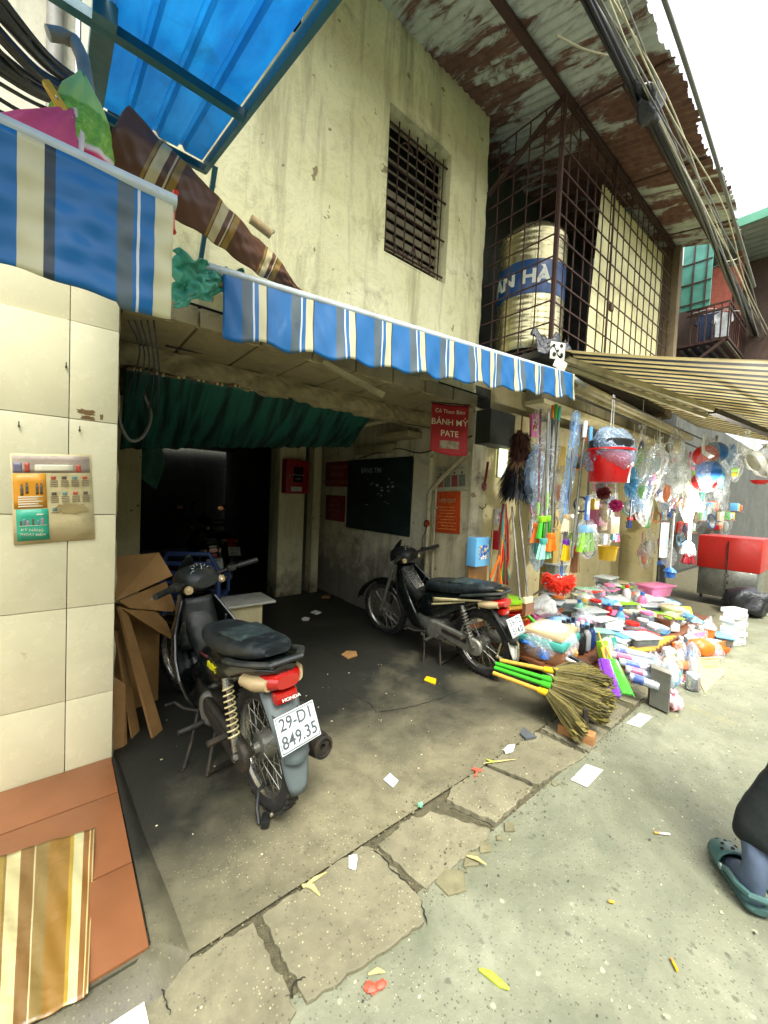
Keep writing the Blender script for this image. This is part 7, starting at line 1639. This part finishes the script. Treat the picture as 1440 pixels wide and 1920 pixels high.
twig('yellow-green leaf blade lying on the road', [(898,1818),(918,1830),(938,1845),(955,1858)], .006, M_GLEAF, z=.003)
twig('dry husk by the slab joint', [(568,1665),(590,1650),(612,1636)], .004, M_DRY); twig('curled dry husk below the joint husk', [(566,1660),(585,1664),(600,1680)], .005, M_DRY)
twig('pale stalk lying along the long crack', [(905,1432),(940,1428),(968,1424)], .0025, M_DRY); twig('green leaf bit by the long crack', [(912,1424),(922,1430),(930,1428)], .005, M_GLEAF)
twig('dry leaf strip on the broken stones', [(875,1605),(895,1612),(912,1622)], .004, M_DRY); twig('tan husk by the red petals', [(690,1828),(708,1822),(722,1824)], .004, M_DRY, z=.003)
litter('plastic_scrap', 'white plastic scrap at the crack near the table', 'scrap', [(944,1408),(952,1400),(966,1398),(962,1410),(948,1414)], .010, M_PAPER, z=.016)
litter('rag', 'dark grey rag on the floor near the brick', 'rag', [(975,1378),(982,1366),(990,1374),(1006,1384),(985,1388)], .012, pm('grey_rag', '4a5052', .85), z=.016)
litter('ribbon', 'coral ribbon scrap on the long crack', 'ribbon', [(884,1443),(888,1440),(905,1444),(903,1447),(896,1446),(892,1457),(889,1456),(893,1446)], .004, pm('coral_petal', 'd2523c', .6), z=.016)
for i, (a, b) in enumerate((((1236,1562),(1256,1564)), ((1144,1690),(1152,1692)), ((1262,1804),(1270,1820)))):
    p0, p1 = onz(*a, .008), onz(*b, .008); t = thing('cigarette_end', ('white cigarette end with yellow filter mid road','small tan cigarette filter on the road','yellow cigarette stub on the road near the lower right')[i], 'cigarette end', p0, group='cigarette ends'); d = p1-p0
    MB().cyl((0,0,0), d, .004, n=8).build('paper_tube', M_PAPER if i == 0 else py_, t); MB().cyl(d*-.45, (0,0,0), .0041, n=8).build('filter', pm('filter_tan', 'c08a3c', .7), t)
M_SPECK = pm('pale_speck', 'b5b08a', .8); M_SPECKD = pm('dark_speck', '3c3a30', .8)
g1 = MB(); r_ = random.Random(23)
for i in range(700):   # crumbs and chips scattered over road and floor
    x, y = r_.uniform(-.1, 4.5), r_.uniform(-.6, 2.6); s = r_.uniform(.0015, .0045); g1.m(0 if r_.random() < .6 else 1).blob((x, y, (.012 if y > .93 else 0)+s*.5), (s*r_.uniform(.8, 2), s, s*.6), sub=0)
tag(g1.build('floor_crumbs', [M_SPECK, M_SPECKD], smooth=0), 'tiny crumbs and chips strewn over the road and passage floor', 'crumbs', kind='stuff')

# ================================================================== passer-by in clogs
FP = onz(1392, 1668, .0); D = Vector((.82, .57, 0)).normalized(); SIDE = Vector((D.y, -D.x, 0))
M_TROU = pm('dark_green_trousers', '07110f', .9, var=.3, scale=12, bump=.4)
M_TOP = pm('dark_jacket', '22262c', .8, var=.25, scale=10, bump=.3); M_SKIN = pm('skin', 'b98a68', .5, var=.08, scale=14, bump=.05); M_HAIR = pm('black_hair', '17130f', .5, var=.3, scale=60)
per = thing('person', 'passer-by in dark tracksuit trousers, blue-grey sock and teal clogs stepping along the street', 'person', (FP.x, FP.y, 0))
def skin(name, verts, edges, radii, mat, parent, sub=2, root=0):
    me = bpy.data.meshes.new(name); me.from_pydata([tuple(v) for v in verts], edges, []); me.materials.append(mat); o = bpy.data.objects.new(name, me); COL.objects.link(o); o.parent = parent
    md = o.modifiers.new('skin', 'SKIN'); md.use_smooth_shade = True
    for i, r in enumerate(radii):
        me.skin_vertices[0].data[i].radius = (r, r) if not isinstance(r, tuple) else r
        me.skin_vertices[0].data[i].use_root = (i == root)
    sb = o.modifiers.new('sub', 'SUBSURF'); sb.levels = sub; sb.render_levels = sub
    if name in ('trousers', 'jacket'):
        tx = bpy.data.textures.new('folds', 'CLOUDS'); tx.noise_scale = .07; tx.noise_depth = 1; sb.render_levels = sb.levels = 3
        dm = o.modifiers.new('folds', 'DISPLACE'); dm.texture = tx; dm.strength = .014; dm.mid_level = .5
    return o
L0 = Vector((FP.x, FP.y, 0))
D2 = Vector((.85, -.53, 0)).normalized(); S2 = Vector((D2.y, -D2.x, 0))
def w(f, s, z): return D2*f+S2*s+Vector((0,0,z))
kne = w(.16, .05, .47); hL = w(.28, .13, .88); hR = w(.30, .29, .88); kR = w(.52, .30, .50); aR = w(.50, .30, .10)
pel = w(.29, .21, .92); che = w(.33, .21, 1.25); nek = w(.36, .21, 1.43); hea = w(.40, .21, 1.56)
skin('trousers', [pel, hL, kne, D*-.03+w(.03, .0, .25), D*-.05+w(.005, .0, .185), hR, kR, w(.50,.30,.22)], [(0,1),(1,2),(2,3),(3,4),(0,5),(5,6),(6,7)], [.15,.105,.095,.088,.074,.105,.085,.07], M_TROU, per)
body = skin('body', [pel, w(.30,.21,1.08), che, nek, hea, w(.42,.21,1.68), w(.33,.03,1.36), w(.30,-.03,1.10), w(.42,-.02,.90), w(.45,-.02,.82), w(.33,.39,1.36), w(.36,.45,1.10), w(.50,.43,.93), w(.54,.43,.86)],
     [(0,1),(1,2),(2,3),(3,4),(4,5),(2,6),(6,7),(7,8),(8,9),(2,10),(10,11),(11,12),(12,13)], [.14,.135,.15,.055,.10,.075,.065,.05,.04,.035,.065,.05,.04,.035], M_SKIN, per)
skin('jacket', [w(.29,.21,.90), w(.30,.21,1.08), w(.33,.21,1.26), w(.35,.21,1.385), w(.33,.03,1.36), w(.30,-.03,1.10), w(.40,-.02,.93), w(.33,.39,1.36), w(.36,.45,1.10), w(.48,.43,.96)], [(0,1),(1,2),(2,3),(2,4),(4,5),(5,6),(2,7),(7,8),(8,9)], [.16,.155,.17,.075,.078,.062,.05,.078,.062,.05], M_TOP, per)
MB().blob(w(.385,.21,1.63), (.105,.105,.10), 3, .08, 2).build('hair', M_HAIR, per, angle=180)
for s, f in ((-.02, .47), (.43, .56)):
    for k in range(5):
        a = w(f-.01, s-.025+.0125*k, .80 if s < 0 else .84); MB().tube([a, a+w(.012,0,-.035), a+w(.03 if k else .045,(-.02 if k == 0 else 0),-.06 if k else -.03)], [.009,.008,.006], 6).build('finger', M_SKIN, per)
M_SOCK = pm('blue_grey_sock', '4c5a6e', .8, var=.12, scale=40, bump=.25)
def foot(off, tilt, skinname):
    """clog and sock, toe along D"""
    F = bpy.data.objects.new('clog', None); COL.objects.link(F); F.parent = per; F.location = off; F.rotation_euler = (0, 0, math.atan2(D.y, D.x)); 
    cm = pm('teal_foam', '41635f', .55, var=.15, scale=16, bump=.12); cmd = pm('teal_foam_sole', '35534f', .6, var=.15, scale=16, bump=.2)
    # sections along x: (x, half width, top height, bottom)
    sec = [(-.115,.030,.055,.012),(-.10,.042,.062,.004),(-.05,.046,.06,.0),(.0,.047,.062,.004),(.05,.054,.085,.006),(.10,.056,.078,.004),(.14,.048,.066,.006),(.165,.030,.048,.012),(.172,.014,.034,.018)]
    out = []
    for i in range(len(sec)-1):
        for q in range(3): t = q/3; out.append(tuple(a*(1-t)+b*t for a, b in zip(sec[i], sec[i+1])))
    out.append(sec[-1])
    def ring(x, hw, top, bot, k=1.0): return [Vector((x, hw*k*math.copysign(abs(math.cos(a))**.8, math.cos(a)), (top+bot)/2+(top-bot)/2*k*math.copysign(abs(math.sin(a))**.7, math.sin(a)))) for a in np.linspace(0, 2*PI, 19)[:-1]]
    MB().loft([ring(x, hw, .032, bot) for (x, hw, top, bot) in out]).build('sole', cmd, F, angle=60)
    up = MB().sheet(lambda u, v: (lambda x, hw, top, bot: Vector((x, hw*1.03*math.cos(PI*u), .022+(top-.018)*math.sin(PI*u)**.75)))(*out[int(round(12+v*12))]), 20, 12).build('upper', cm, F, angle=80, solid=.006)
    rim = MB().tube([(.03,-.052,.04),(.0,-.05,.056),(-.06,-.048,.058),(-.105,-.034,.066),(-.118,0,.07),(-.105,.034,.066),(-.06,.048,.058),(.0,.05,.056),(.03,.052,.04)], .011, 8).build('collar', cm, F)
    for (x, u) in ((.075,.5),(.10,.38),(.10,.62),(.125,.5),(.075,.3),(.075,.7),(.135,.36),(.135,.64)):
        i = min(range(len(out)), key=lambda j: abs(out[j][0]-x)); hw, top = out[i][1], out[i][2]; p = Vector((x, hw*1.03*math.cos(PI*u), .022+(top-.018)*math.sin(PI*u)**.75)); n_ = Vector((0, math.cos(PI*u)*.8, math.sin(PI*u)))
        MB().cyl(p, p+n_*.0045, .0065, n=10).build('vent_hole', crack, F)
    for s in (-1, 1): MB().cyl((.028,s*.056,.045), (.028,s*.062,.045), .010, n=12).build('rivet', pm('pale_rivet', 'a9b4a6', .5), F)
    sk = MB().loft([[Vector((x+rx*math.cos(a), ry*math.sin(a), z)) for a in np.linspace(0, 2*PI, 19)[:-1]] for (z, x, rx, ry) in ((.03,.0,.10,.040),(.05,-.005,.092,.040),(.075,-.025,.070,.039),(.10,-.050,.048,.037),(.13,-.058,.040,.035),(.17,-.052,.039,.035),(.24,-.03,.042,.038))]).build('sock', M_SOCK, F, angle=80)
    text('Tommi', .022, M_WDEC, 'sock_lettering', sk, (.012,-.041,.085), (R(75),R(38),0), extrude=.002) if False else None
    MB().bar((.0,-.0405,.088), (-.006,-.0395,.104), .003, .003).build('sock_mark', M_WDEC, F)
    F.rotation_mode = 'XYZ'; F.rotation_euler = (0, R(tilt), math.atan2(D.y, D.x)); return F
foot(Vector((0,0,.004)), 0, 'near'); foot(w(.53,.30,.004), 0, 'far')

# fine cracks in the passage floor and slabs
for i, pts in enumerate([[(640,1296),(668,1310),(690,1322),(706,1340)], [(706,1340),(770,1330),(830,1312),(872,1296)], [(560,1210),(600,1216),(640,1236)], [(840,1520),(880,1536),(926,1556)], [(700,1600),(740,1640),(790,1690),(800,1738)], [(905,1440),(960,1462),(1000,1480)], [(540,1880),(556,1850),(600,1836),(640,1800)], [(300,1830),(306,1868),(318,1915)], [(1006,1376),(1050,1392),(1100,1416)]]):
    rq = random.Random(i+90); P = [onz(x, y, 0) for x, y in pts]; Q = []
    for a, b in zip(P[:-1], P[1:]):
        for q in range(7): p = a.lerp(b, q/7); Q.append(Vector((p.x+rq.gauss(0,.004), p.y+rq.gauss(0,.004), 0)))
    Q.append(P[-1]); up_ = MB(); L, Rr = [], []
    for k in range(len(Q)):
        d = (Q[min(k+1, len(Q)-1)]-Q[max(k-1, 0)]).normalized(); n_ = Vector((-d.y, d.x, 0)); wd = rq.uniform(.0008, .0035)*(1 if 0 < k < len(Q)-1 else .2)
        zf = .0165 if Q[k].y > .93 else .004
        L.append(Q[k]+n_*wd+Vector((0,0,zf))); Rr.append(Q[k]-n_*wd+Vector((0,0,zf)))
    up_._add(L+Rr, [(k, len(L)+k, len(L)+k+1, k+1) for k in range(len(L)-1)])
    up_.build('crack_line', crack, pav if Q[0].y < 1.2 else floor, smooth=0)
SC.cycles.use_denoising = True
